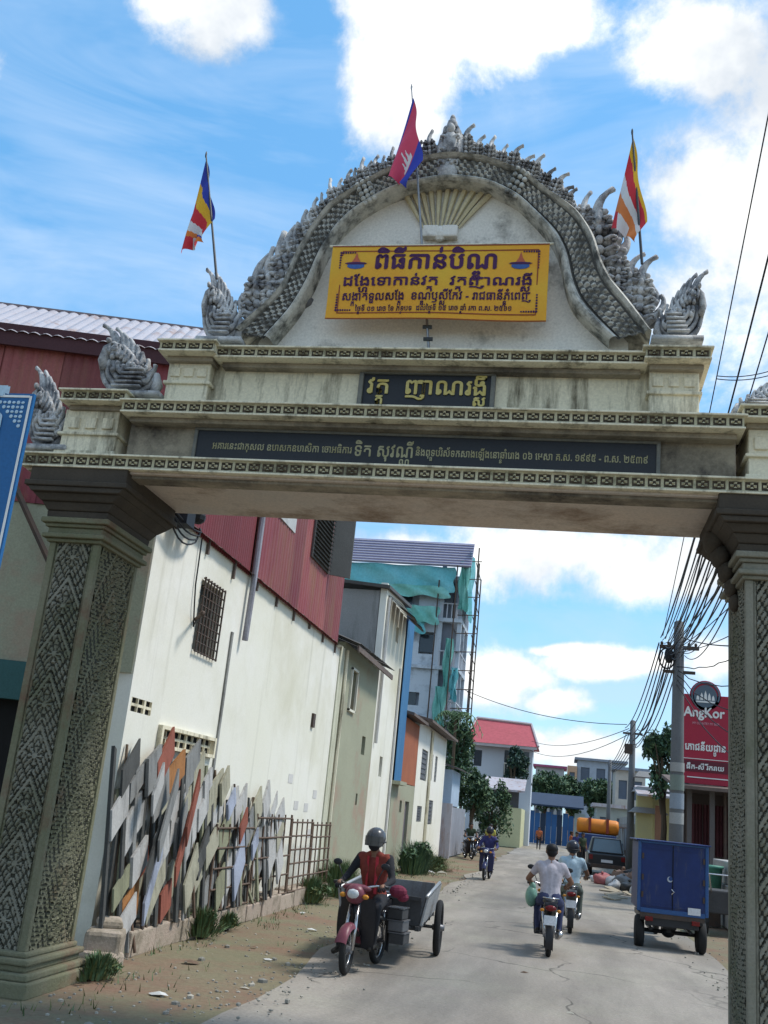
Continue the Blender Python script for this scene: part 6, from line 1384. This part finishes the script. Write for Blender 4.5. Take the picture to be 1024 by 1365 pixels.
# yellow pillared house and neighbours, further up the right side
S2 = thing('yellow_gatehouse', 'yellow pillared gatehouse with layered grey roofs beside the far pole', 'house', (4.3, 54, 0))
mb = MB(); mb.bx(3.72, 4.5, 54, 54.6, 0, 4.0); mb.bx(4.5, 6.8, 55.5, 60, 0, 4.3); mb.build('wall', mat('ochre_yellow', (.55, .50, .24), .9, (.45, .42, .25), 1, .5), S2, world=True, bevel=.03)
for k, z in enumerate((3.0, 4.0, 4.75)):
    mb = MB(); e = .12 * (3 - k); mb.frustum(3.72 - e, 4.9 + e, 53.9 - e, 55.2, z, 3.85 - e * .5, 4.8 + e * .5, 54, 55.2, z + .28); mb.build('roof_tier', mat('tier_grey', (.34, .33, .32), .9), S2, world=True)
slab_roof(S2, roofsheet, 3.6, 7.0, 51.8, 56, 3.75, 4.3, .1, 'awning')
mb = MB(); mb.bx(4.55, 5.0, 53.0, 53.2, 0, 3.4); mb.build('door', mat('brown_panel', (.30, .16, .10), .7), S2, world=True)
S3 = thing('side_building', 'pinkish grey house wall between the yellow gatehouse and the shop', 'house', (5.4, 45, 0))
mb = MB(); wall_x(mb, 5.4, 38.5, 50, 0, 3.6, [(40, 42, .9, 2.4), (44, 46, 0, 2.4)]); mb.bx(5.1, 8, 38.5, 38.7, 0, 3.6); mb.build('wall', mat('pink_grey', (.36, .30, .27), .9), S3, world=True)
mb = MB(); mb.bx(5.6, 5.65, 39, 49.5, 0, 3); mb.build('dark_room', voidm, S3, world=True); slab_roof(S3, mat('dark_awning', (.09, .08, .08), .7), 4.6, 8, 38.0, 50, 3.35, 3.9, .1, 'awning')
S4 = thing('right_lane_wall', 'weathered roadside wall running up the right of the lane', 'wall', (4.0, 75, 0))
mb = MB(); mb.bx(3.9, 4.1, 61, 97, 0, 2.2); mb.bx(5.2, 5.4, 61, 97, 2.2, 3.2)
for k in range(8): mb.bx(3.85, 4.15, 61 + k * 5, 61.4 + k * 5, 0, 2.5)
mb.build('wall_body', greywall, S4, world=True)
for k in range(7):
    mb = MB(); y = 63 + k * 4.6; x = 3.3 + .08 * k; mb.bx(x, x + .5, y, y + 1.6, 0, 1.0 + .3 * (k % 3)); mb.bx(x - .2, x + .7, y - .2, y + 1.7, 2.2, 2.28); mb.tube([(x - .1, y, 0), (x - .1, y, 2.2)], .03, 4)
    tag(mb.build('street_stall', mat('stall_' + str(k % 3), [(.25, .22, .2), (.14, .15, .2), (.3, .3, .28)][k % 3], .8)), '%s small roadside stall up the right side of the lane, counted from the tank truck' % ['first', 'second', 'third', 'fourth', 'fifth', 'sixth', 'seventh'][k], 'stall', 'roadside stalls')

# ---- red billboard
bbd = thing('red_billboard', 'red beer sign with a crest and pale lettering behind the big concrete pole', 'sign', (4.35, 33, 0))
rb = mat('billboard_red', (.36, .02, .045), .5, (.30, .015, .04), 1, .4, bump=0); dkr = mat('billboard_dark', (.13, .015, .03), .5, bump=0)
mb = MB(); mb.bx(3.58, 5.12, 32.98, 33.1, 3.62, 6.34); mb.lathe([(.47, 0), (.47, .12)], (4.28, 33.1, 6.32), 28, RX(math.pi / 2)); mb.build('panel', rb, bbd, world=True, bevel=.01)
mb = MB()
for x in (3.8, 4.9): mb.tube([(x, 33.15, 0), (x, 33.15, 6.2)], .05, 7)
mb.build('support', darkiron, bbd, world=True)
mb = MB(); mb.tube([(4.28 + .41 * math.cos(a), 32.965, 6.32 + .41 * math.sin(a)) for a in [R(-25) + R(230) * k / 20 for k in range(21)]], .028, 5); mb.lathe([(.35, 0), (.35, .01)], (4.28, 32.978, 6.30), 26, RX(math.pi / 2)); mb.build('crest_disc', mat('crest_slate', (.10, .14, .18), .5, bump=0), bbd, world=True)
mb = MB()
for k in range(5): x = 4.28 + (k - 2) * .115; hh = .30 - .07 * abs(k - 2); mb.prism([(x - .045, 6.18), (x + .045, 6.18), (x + .035, 6.18 + hh * .6), (x, 6.18 + hh), (x - .035, 6.18 + hh * .6)], -32.968, -32.96, M_)
mb.bx(4.0, 4.56, 32.958, 32.968, 6.10, 6.15); mb.build('crest', white_print, bbd, world=True)
place_text(TX['angkor'], 'lettering', white_print, bbd, (4.24, 32.96, 5.78)); place_text(TX['r2'], 'lettering', mat('pinkish_print', (.6, .3, .35), .6, bump=0), bbd, (4.3, 32.96, 5.45))
place_text(TX['r1'], 'lettering', white_print, bbd, (4.28, 32.96, 4.72)); 
mb = MB(); mb.bx(3.6, 5.1, 32.965, 32.978, 3.98, 4.32); mb.build('dark_band', dkr, bbd, world=True); place_text(TX['r3'], 'lettering', white_print, bbd, (4.28, 32.955, 4.12))
mb = MB(); mb.bx(3.75, 5.0, 32.96, 32.976, 3.80, 3.83); mb.bx(3.6, 5.1, 32.96, 32.976, 4.36, 4.38); mb.build('printed_rule', white_print, bbd, world=True)

# ---- blue sign at the left edge, nearer than the gate
sg = thing('blue_sign', 'tall blue sign with a pale border cut off by the left edge', 'sign', (-4.4, 6.0, 0))
tr, bl_ = at_y(46, 525, 6.0), at_y(2, 712, 6.0)
blue_m = mat('sign_blue', (.012, .10, .27), .45, (.015, .12, .31), 1.5, .4, bump=0); pale_b = mat('sign_pale', (.45, .60, .72), .5, bump=0)
x0, x1, z0, z1 = -5.3, tr.x, 2.2, tr.z
mb = MB(); mb.bx(x0, x1, 6.0, 6.03, z0, z1); mb.build('panel', blue_m, sg, world=True)
mb = MB()
for a in ((x1 - .028, x1 - .012, z0 + .02, z1 - .02), (x0 + .02, x1 - .03, z1 - .032, z1 - .016)): mb.bx(a[0], a[1], 5.994, 5.999, a[2], a[3])
mb.build('border_line', white_print, sg, world=True)
mb = MB()
for k in range(6):
    for j in range(6 - k): mb.ell((x1 - .07 - .035 * j, 5.996, z1 - .07 - .035 * k), (.014, .003, .010 + .004 * ((j + k) % 2)), 6, 4)
mb.build('corner_ornament', pale_b, sg, world=True)
place_text(TX['blue'], 'lettering', pale_b, sg, (x1 - .62, 5.993, z1 - .21))
mb = MB(); mb.tube([(x0 + .4, 6.08, 0), (x0 + .4, 6.08, z1)], .04, 7); mb.tube([(x1 - .25, 6.08, 0), (x1 - .25, 6.08, z1 - .1)], .035, 7); mb.build('post', darksteel, sg, world=True)

# ---- poles and cables
polem = mat('concrete_pole', (.15, .155, .165), .9, (.11, .115, .12), 1.5, .5, stain=(.14, .14, .13), stain_amt=.35, streak=True)
pole_a = thing('utility_pole', 'thick concrete utility pole with posters in front of the red sign', 'pole', (3.14, 30, 0))
mb = MB(); mb.lathe([(.205, 0), (.19, 3), (.165, 6), (.14, 8.0), (.05, 8.05)], (3.14, 30, 0), 16); mb.build('shaft', polem, pole_a, world=True, smooth=True)
for (z, h, m_, lb) in ((3.25, .42, 'green_poster', (.20, .24, .21)), (2.75, .42, 'blue_poster', (.26, .30, .35)), (2.35, .30, 'white_poster', (.34, .34, .33)), (3.75, .25, 'white_poster', (.34, .34, .33))):
    mb = MB(); mb.grid(10, 1, lambda u, v: (3.14 + .208 * math.sin((u - .5) * 2.4), 30 - .208 * math.cos((u - .5) * 2.4), z + h * v)); mb.build('poster', mat(m_, lb, .8, bump=0), pole_a, world=True)
mb = MB(); mb.bx(2.6, 3.7, 29.9, 30.0, 7.2, 7.3); mb.bx(2.7, 3.6, 29.9, 30.0, 6.5, 6.58)
for k in range(6): mb.lathe([(.03, 0), (.045, .05), (.03, .1)], (2.66 + k * .19, 29.95, 7.3), 8)
mb.build('crossarm', darkiron, pole_a, world=True)
mb = MB(); mb.ell((2.86, 29.9, 7.0), (.13, .12, .24), 10, 7)
random.seed(2)
for k in range(6): a = random.uniform(0, 6); mb.tube([(2.8 + .22 * math.cos(a + t), 29.85, 6.9 + (.30) * math.sin(a + t)) for t in [j * .6 for j in range(10)]], .02, 4)
mb.build('cable_coil', cable_m, pole_a, world=True, smooth=True)
pole_b = thing('utility_pole', 'slim far concrete pole beside the yellow gatehouse', 'pole', (3.5, 55, 0))
mb = MB(); mb.lathe([(.19, 0), (.17, 4), (.14, 7.6), (.03, 7.65)], (3.5, 55, 0), 12); mb.build('shaft', polem, pole_b, world=True, smooth=True); mb = MB(); mb.bx(3.0, 4.0, 54.9, 55, 6.9, 7.0); mb.bx(3.1, 3.5, 54.8, 54.95, 5.9, 6.4); mb.build('crossarm', darkiron, pole_b, world=True)
pole_c = thing('utility_pole', 'distant pole halfway to the end of the lane on the right', 'pole', (3.7, 85, 0))
mb = MB(); mb.lathe([(.18, 0), (.14, 7.4), (.03, 7.45)], (3.7, 85, 0), 10); mb.build('shaft', polem, pole_c, world=True, smooth=True)
def wire(p, q, sag, r=.014, lab='', grp='overhead cables', n=20, wob=0):
    p, q = Vector(p), Vector(q); rr = random.Random(int(p.x * 97 + q.z * 31)); ph = rr.uniform(0, 6)
    pts = [p.lerp(q, k / n) + Vector((wob * math.sin(k * 1.7 + ph), 0, -sag * 4 * (k / n) * (1 - k / n) + wob * .6 * math.sin(k * 2.3 + ph))) for k in range(n + 1)]
    mb = MB(); mb.tube(pts, r, 5); tag(mb.build('overhead_cable', cable_m, smooth=True), lab, 'cable', grp)
random.seed(9)
near = [(1024, 130), (1030, 285), (1045, 330), (1075, 420), (1110, 520), (1130, 600), (1150, 680), (1175, 760)]
for k, (x, y) in enumerate(near):
    N0 = at_y(x, y, 12.6); Pq = Vector((2.68 + .075 * k, 29.9, 7.55 - .075 * (k % 7))); d = N0 - Pq; q = N0 + d * .45
    wire(Pq, q, .35 + .1 * (k % 4), .011 + .004 * (k % 3 == 1), 'thick cable of the bundle rising from the concrete pole above the right pillar', 'cables above the right pillar')
for k in range(16):
    P0 = Vector((2.62 + .045 * k, 29.9, 7.5 - .08 * (k % 9))); N0 = at_y(931 + 4.5 * k + (3 if k % 3 else 0), 700 + 3 * k, 12.2)
    wire(P0, N0, .12 + .13 * (k % 4), .011 + .004 * (k % 4 == 0), 'thin cable rising from the concrete pole to behind the gate lintel', 'cables rising to the lintel')
for k in range(11):
    wire((2.58 + .055 * k, 29.95, 7.35 - .13 * (k % 6)), (3.1 + .09 * k, 54.9, 7.2 - .16 * (k % 7)), .5 + .12 * (k % 4), .02, 'cable strung between the thick pole and the slim far pole', 'cables between the two poles')
for k in range(6):
    wire((3.2 + .1 * k, 55, 7.0 - .12 * k), (3.5 + .05 * k, 85, 7.1 - .1 * k), .5, .022, 'cable continuing up the lane past the slim pole', 'far cables')
for k, (a, b, s_) in enumerate((((3.3, 55, 7.2), (-2.8, 92, 8.9), .6), ((3.3, 55, 6.9), (-2.9, 92, 8.1), .8), ((3.2, 55, 7.4), (-6.2, 62, 9.4), .5))):
    wire(a, b, s_, .02, ['upper thin cable crossing the lane to the red roofed house', 'lower thin cable crossing the lane to the red roofed house', 'thin cable crossing the lane to the scaffolded building'][k])
for k in range(5):
    wire((3.1, 29.9, 6.7 - .12 * k), (5.2 + .2 * k, 21.5, 7.6 - .75 * k), .7 + .25 * k, .014, 'slack cable looping from the concrete pole to the right of the sign', 'slack loops by the red sign', wob=.03)
for k, z in enumerate((7.45, 7.38)): wire(at_y(955, 501 + 4 * k, 11.0), at_y(1040, 490 + 6 * k, 11.0), .05, .006, ['upper', 'lower'][k] + ' short cable draped from the gate top to the right edge')

# ================================================================== vegetation
leafm = mat('leaf_green', (.12, .185, .085), .7, (.055, .105, .05), 1.2, .7, bump=0, fine=.15); leafd = mat('leaf_dark_green', (.06, .115, .065), .7, (.03, .065, .042), 1.2, .7, bump=0, fine=.15); leafy = mat('leaf_yellow_green', (.11, .13, .045), .8, (.07, .07, .03), 2, .7, bump=0, fine=.15)
bark = mat('bark', (.10, .075, .05), .95)
def foliage(mb, c, r, n, size, rnd, flat=.6, mis=(0, 1)):
    c = Vector(c); cl = []
    for _ in range(max(5, n // 90)):
        v = Vector((rnd.gauss(0, 1), rnd.gauss(0, 1), rnd.gauss(0, 1))).normalized() * rnd.uniform(.35, .95); cl.append((Vector((v.x * r[0], v.y * r[1], v.z * r[2])), rnd.uniform(.22, .42)))
    for i in range(n):
        cc, cr = rnd.choice(cl); v = Vector((rnd.gauss(0, 1), rnd.gauss(0, 1), rnd.gauss(0, 1))).normalized() * rnd.uniform(.5, 1.05) * cr
        p = c + cc + Vector((v.x * r[0], v.y * r[1], v.z * r[2])); s = size * rnd.uniform(.6, 1.3)
        q = RZ(rnd.uniform(0, 6.3)) @ RX(rnd.uniform(-1.2, 1.2)) @ RY(rnd.uniform(-.6, .6)); mb.mi = mis[0] if rnd.random() < .6 else mis[1]
        mb.add([p + q @ Vector(w) for w in ((0, -s * .5, 0), (s * .28, 0, s * .06), (0, s * .6, 0), (-s * .28, 0, s * .06))], [(0, 1, 2, 3)])
def tree(lab, x, y, z0, z1, r, n, size, mats_, seed, group='trees', trunk=.16):
    rnd = random.Random(seed); t = thing('tree', lab, 'tree', (x, y, 0), group=group); mb = MB(); mb.tube([(x, y, 0), (x + .1, y, z0 * .6), (x - .05, y, (z0 + z1) * .5)], [trunk, trunk * .8, trunk * .35], 7)
    for k in range(5): a = rnd.uniform(0, 6.3); mb.tube([(x, y, z0 * .75), (x + math.cos(a) * r * .3, y + math.sin(a) * r * .3, (z0 + z1) * .45), (x + math.cos(a) * r * .7, y + math.sin(a) * r * .7, (z0 + z1) * .55)], [trunk * .5, trunk * .3, .02], 5)
    mb.build('trunk', bark, t, world=True)
    mb = MB(); foliage(mb, (x, y, (z0 + z1) / 2), (r, r, (z1 - z0) / 2), n, size, rnd); o = mb.build('crown', mats_, t, world=True); return t
tree('drooping dark green tree growing against the scaffolded building', -5.9, 58.5, 3.0, 8.2, .95, 4200, .22, [leafd, leafm], 1)
tree('lower spreading tree beside the pale blue panel', -5.1, 60.5, 1.9, 5.0, 1.25, 4200, .22, [leafd, leafm], 2)
tree('dense shrub growing over the gate of the lane wall before the red roofed house', -4.2, 66, .8, 4.3, 1.3, 3200, .22, [leafm, leafd], 12)
tree('shrubby tree in front of the red roofed house balcony', -4.1, 90.5, 5.2, 8.2, 1.2, 1500, .38, [mat('leaf_bluish', (.05, .09, .08), .7, bump=0), leafd], 3)
tree('wide dark tree behind the blue gate, left of the two', -1.9, 118, 3.4, 7.6, 2.6, 6500, .38, [leafd, leafm], 4)
tree('bushy tree behind the blue gate, middle of the lane end', 1.2, 122, 3.6, 7.4, 2.3, 5500, .38, [leafd, leafm], 5)
tree('bushy tree in front of the flat roofed house', 4.4, 119, 3.2, 7.6, 2.5, 6000, .38, [leafm, leafd], 6)
tree('small dark tree between the two concrete poles', 4.5, 49, 3.9, 7.0, 1.0, 2600, .24, [leafd, leafm], 7)
tree('tree hanging over the pinkish wall behind the red sign', 5.2, 41, 3.9, 6.4, 1.2, 1700, .30, [leafd, leafm], 8)
# palm-like fronds on the first tree
pt = thing('palm', 'small palm with drooping fronds in front of the unfinished building', 'palm', (-6.0, 57.5, 0)); mb = MB(); mb.tube([(-6.0, 57.5, 0), (-6.05, 57.5, 7.2)], [.12, .08], 7); mb.build('trunk', bark, pt, world=True)
random.seed(6)
for k in range(13):
    a = k * 2 * math.pi / 13 + random.uniform(-.2, .2); ln = random.uniform(1.1, 1.6); mb = MB(); pts = [Vector((-6.05, 57.5, 7.2)) + Vector((math.cos(a) * ln * t, math.sin(a) * ln * t, .75 * math.sin(t * 2.2) - 1.3 * t * t)) for t in [j / 9 for j in range(10)]]
    mb.tube(pts, .02, 4)
    for j, p in enumerate(pts[1:]):
        for s in (-1, 1): mb.add([p, p + Vector((-math.sin(a) * s * .10, math.cos(a) * s * .10, -.03)), p + Vector((-math.sin(a) * s * .42, math.cos(a) * s * .42, -.32)), p + Vector((math.cos(a) * .08, math.sin(a) * .08, 0))], [(0, 1, 2, 3)])
    mb.build('frond', leafm, pt, world=True)
# weeds
def tuft(lab, x, y, r, h, n, seed, z=0.0, ml=None):
    rnd = random.Random(seed); mb = MB()
    for i in range(n):
        a = rnd.uniform(0, 6.3); d = abs(rnd.gauss(0, .5)) * r; bx0, by0 = x + math.cos(a) * d * .7, y + math.sin(a) * d * 1.3; hh = h * rnd.uniform(.45, 1) * max(.25, 1 - (d / r) ** 2 * .5); le = rnd.uniform(.1, .5) * h; w_ = rnd.uniform(.008, .018); c, s = math.cos(a), math.sin(a); mb.mi = 0 if rnd.random() < .65 else 1
        P = [(bx0 - s * w_, by0 + c * w_, z), (bx0 + s * w_, by0 - c * w_, z), (bx0 + c * le * .4 + s * w_ * .8, by0 + s * le * .4 - c * w_ * .8, z + hh * .6), (bx0 + c * le * .4 - s * w_ * .8, by0 + s * le * .4 + c * w_ * .8, z + hh * .6), (bx0 + c * le, by0 + s * le, z + hh)]
        mb.add(P, [(0, 1, 2, 3), (3, 2, 4)])
    foliage(mb, (x, y, z + h * .4), (r, r * 1.4, h * .42), n // 2, h * .16, rnd)
    tag(mb.build('weed_clump', ml or [leafm, leafy]), lab, 'weeds', 'weed clumps along the left wall')
tuft('large dark green weed clump at the foot of the khaki house', -4.95, 24.2, .62, .85, 1500, 1)
tuft('weed clump beside the end of the white wall', -5.05, 21.9, .40, .55, 900, 2)
tuft('dark bushy weeds before the orange topped house', -4.75, 35.4, .75, 1.15, 1500, 3, ml=[leafd, leafm])
tuft('yellowish low weeds beyond the dark bush', -4.5, 39.0, .8, .6, 900, 4, ml=[leafy, leafm])
tuft('small grass tuft at the foot of the leaning grilles', -5.0, 15.0, .28, .42, 700, 5)
tuft('tiny grass tuft by the ledge under the boards', -5.0, 16.2, .2, .25, 350, 6)
tuft('weeds at the base of the left pillar', -4.75, 10.95, .25, .28, 500, 7)
tuft('dry weeds by the wall of the tall white house', -5.0, 30.5, .5, .55, 900, 8)
for k in range(40): pass
rnd = random.Random(77); mb = MB()
for i in range(2600):
    y = rnd.uniform(9, 48); x = rnd.choice([rnd.uniform(-5.1, -4.4), rnd.gauss(-4.3, .5)]); x = min(max(x, -5.15), -3.3)
    if mnoise.noise(Vector((x * 1.1, y * .5, 4))) < .12: continue
    h = rnd.uniform(.03, .11); a = rnd.uniform(0, 6.3); w_ = .008; c, s = math.cos(a), math.sin(a); z = gz(x, y) - .03
    mb.mi = i % 2; mb.add([(x - s * w_, y + c * w_, z), (x + s * w_, y - c * w_, z), (x + c * h * .5, y + s * h * .5, z + h)], [(0, 1, 2)])
mb.build('grass', [leafm, leafy], kind='stuff')
# gravel, litter and fallen leaves as loose scatter
rnd = random.Random(99); mb = MB()
for i in range(1500):
    y = rnd.uniform(8, 40) if i % 3 else rnd.uniform(8.5, 18); x = rnd.choice([rnd.uniform(-5.1, -2.6), rnd.gauss(-3.1, .35), rnd.uniform(2.2, 3.9)]); r = rnd.uniform(.006, .022) * (1.0 if rnd.random() < .95 else 2.2)
    if x < -5.15: continue
    z = gz(x, y) - .03 if not -3 < x < 2.8 else .03
    mb.mi = 0 if rnd.random() < .7 else 1; mb.ell((x, y, z + r * .3), (r * rnd.uniform(.8, 1.5), r, r * .7), 5, 3, RZ(rnd.uniform(0, 3)))
mb.build('gravel', [mat('gravel_grey', (.26, .25, .22), .95), mat('gravel_pale', (.42, .39, .33), .95)], kind='stuff')
litter = [(-3.9, 10.6, 'white'), (-3.3, 11.6, 'pale'), (-4.3, 12.6, 'brown'), (-3.6, 13.6, 'white'), (-4.1, 14.6, 'brown'), (-2.9, 15.2, 'pale'), (-3.9, 17.2, 'white'), (.2, 12.4, 'pale'), (-.4, 15.1, 'brown'), (-4.6, 19.4, 'white'), (-4.4, 36.8, 'white'), (-4.1, 37.9, 'pale'), (-4.0, 39.4, 'brown'), (-4.6, 38.4, 'pale'), (-.35, 24.0, 'brown')]
lm = dict(white=mat('litter_white', (.6, .6, .58), .8), pale=mat('litter_pale', (.45, .42, .35), .8), brown=mat('litter_brown', (.14, .09, .06), .9))
for k, (x, y, c) in enumerate(litter):
    rr = random.Random(k); mb = MB(); s = rr.uniform(.035, .085) * (1 if y < 30 else 3); cz = .03 if x > -2.95 else gz(x, y) - .022
    vs_ = [(x + s * 1.4 * math.cos(a) * rr.uniform(.6, 1.1), y + s * math.sin(a) * rr.uniform(.6, 1.1), cz + rr.uniform(0, .35) * s) for a in [j * math.pi / 3 for j in range(6)]]
    mb.add(vs_ + [(x, y, cz + .5 * s)], [(j, (j + 1) % 6, 6) for j in range(6)]); tag(mb.build('litter_scrap', lm[c]), '%s crumpled scrap lying %s' % (c, ['by the left pillar base', 'on the dirt before the pillar', 'on the dirt near the ledge', 'on the reddish dirt', 'below the grilles', 'at the asphalt edge', 'left of the red motorbike', 'on the asphalt in the foreground', 'on the asphalt behind the cart', 'near the end of the ledge', 'by the dark bush', 'in the debris past the dark bush', 'farthest in the debris by the white house', 'in the debris nearest the wall', 'on the asphalt past the helmeted rider'][k]), 'litter', 'litter scraps')
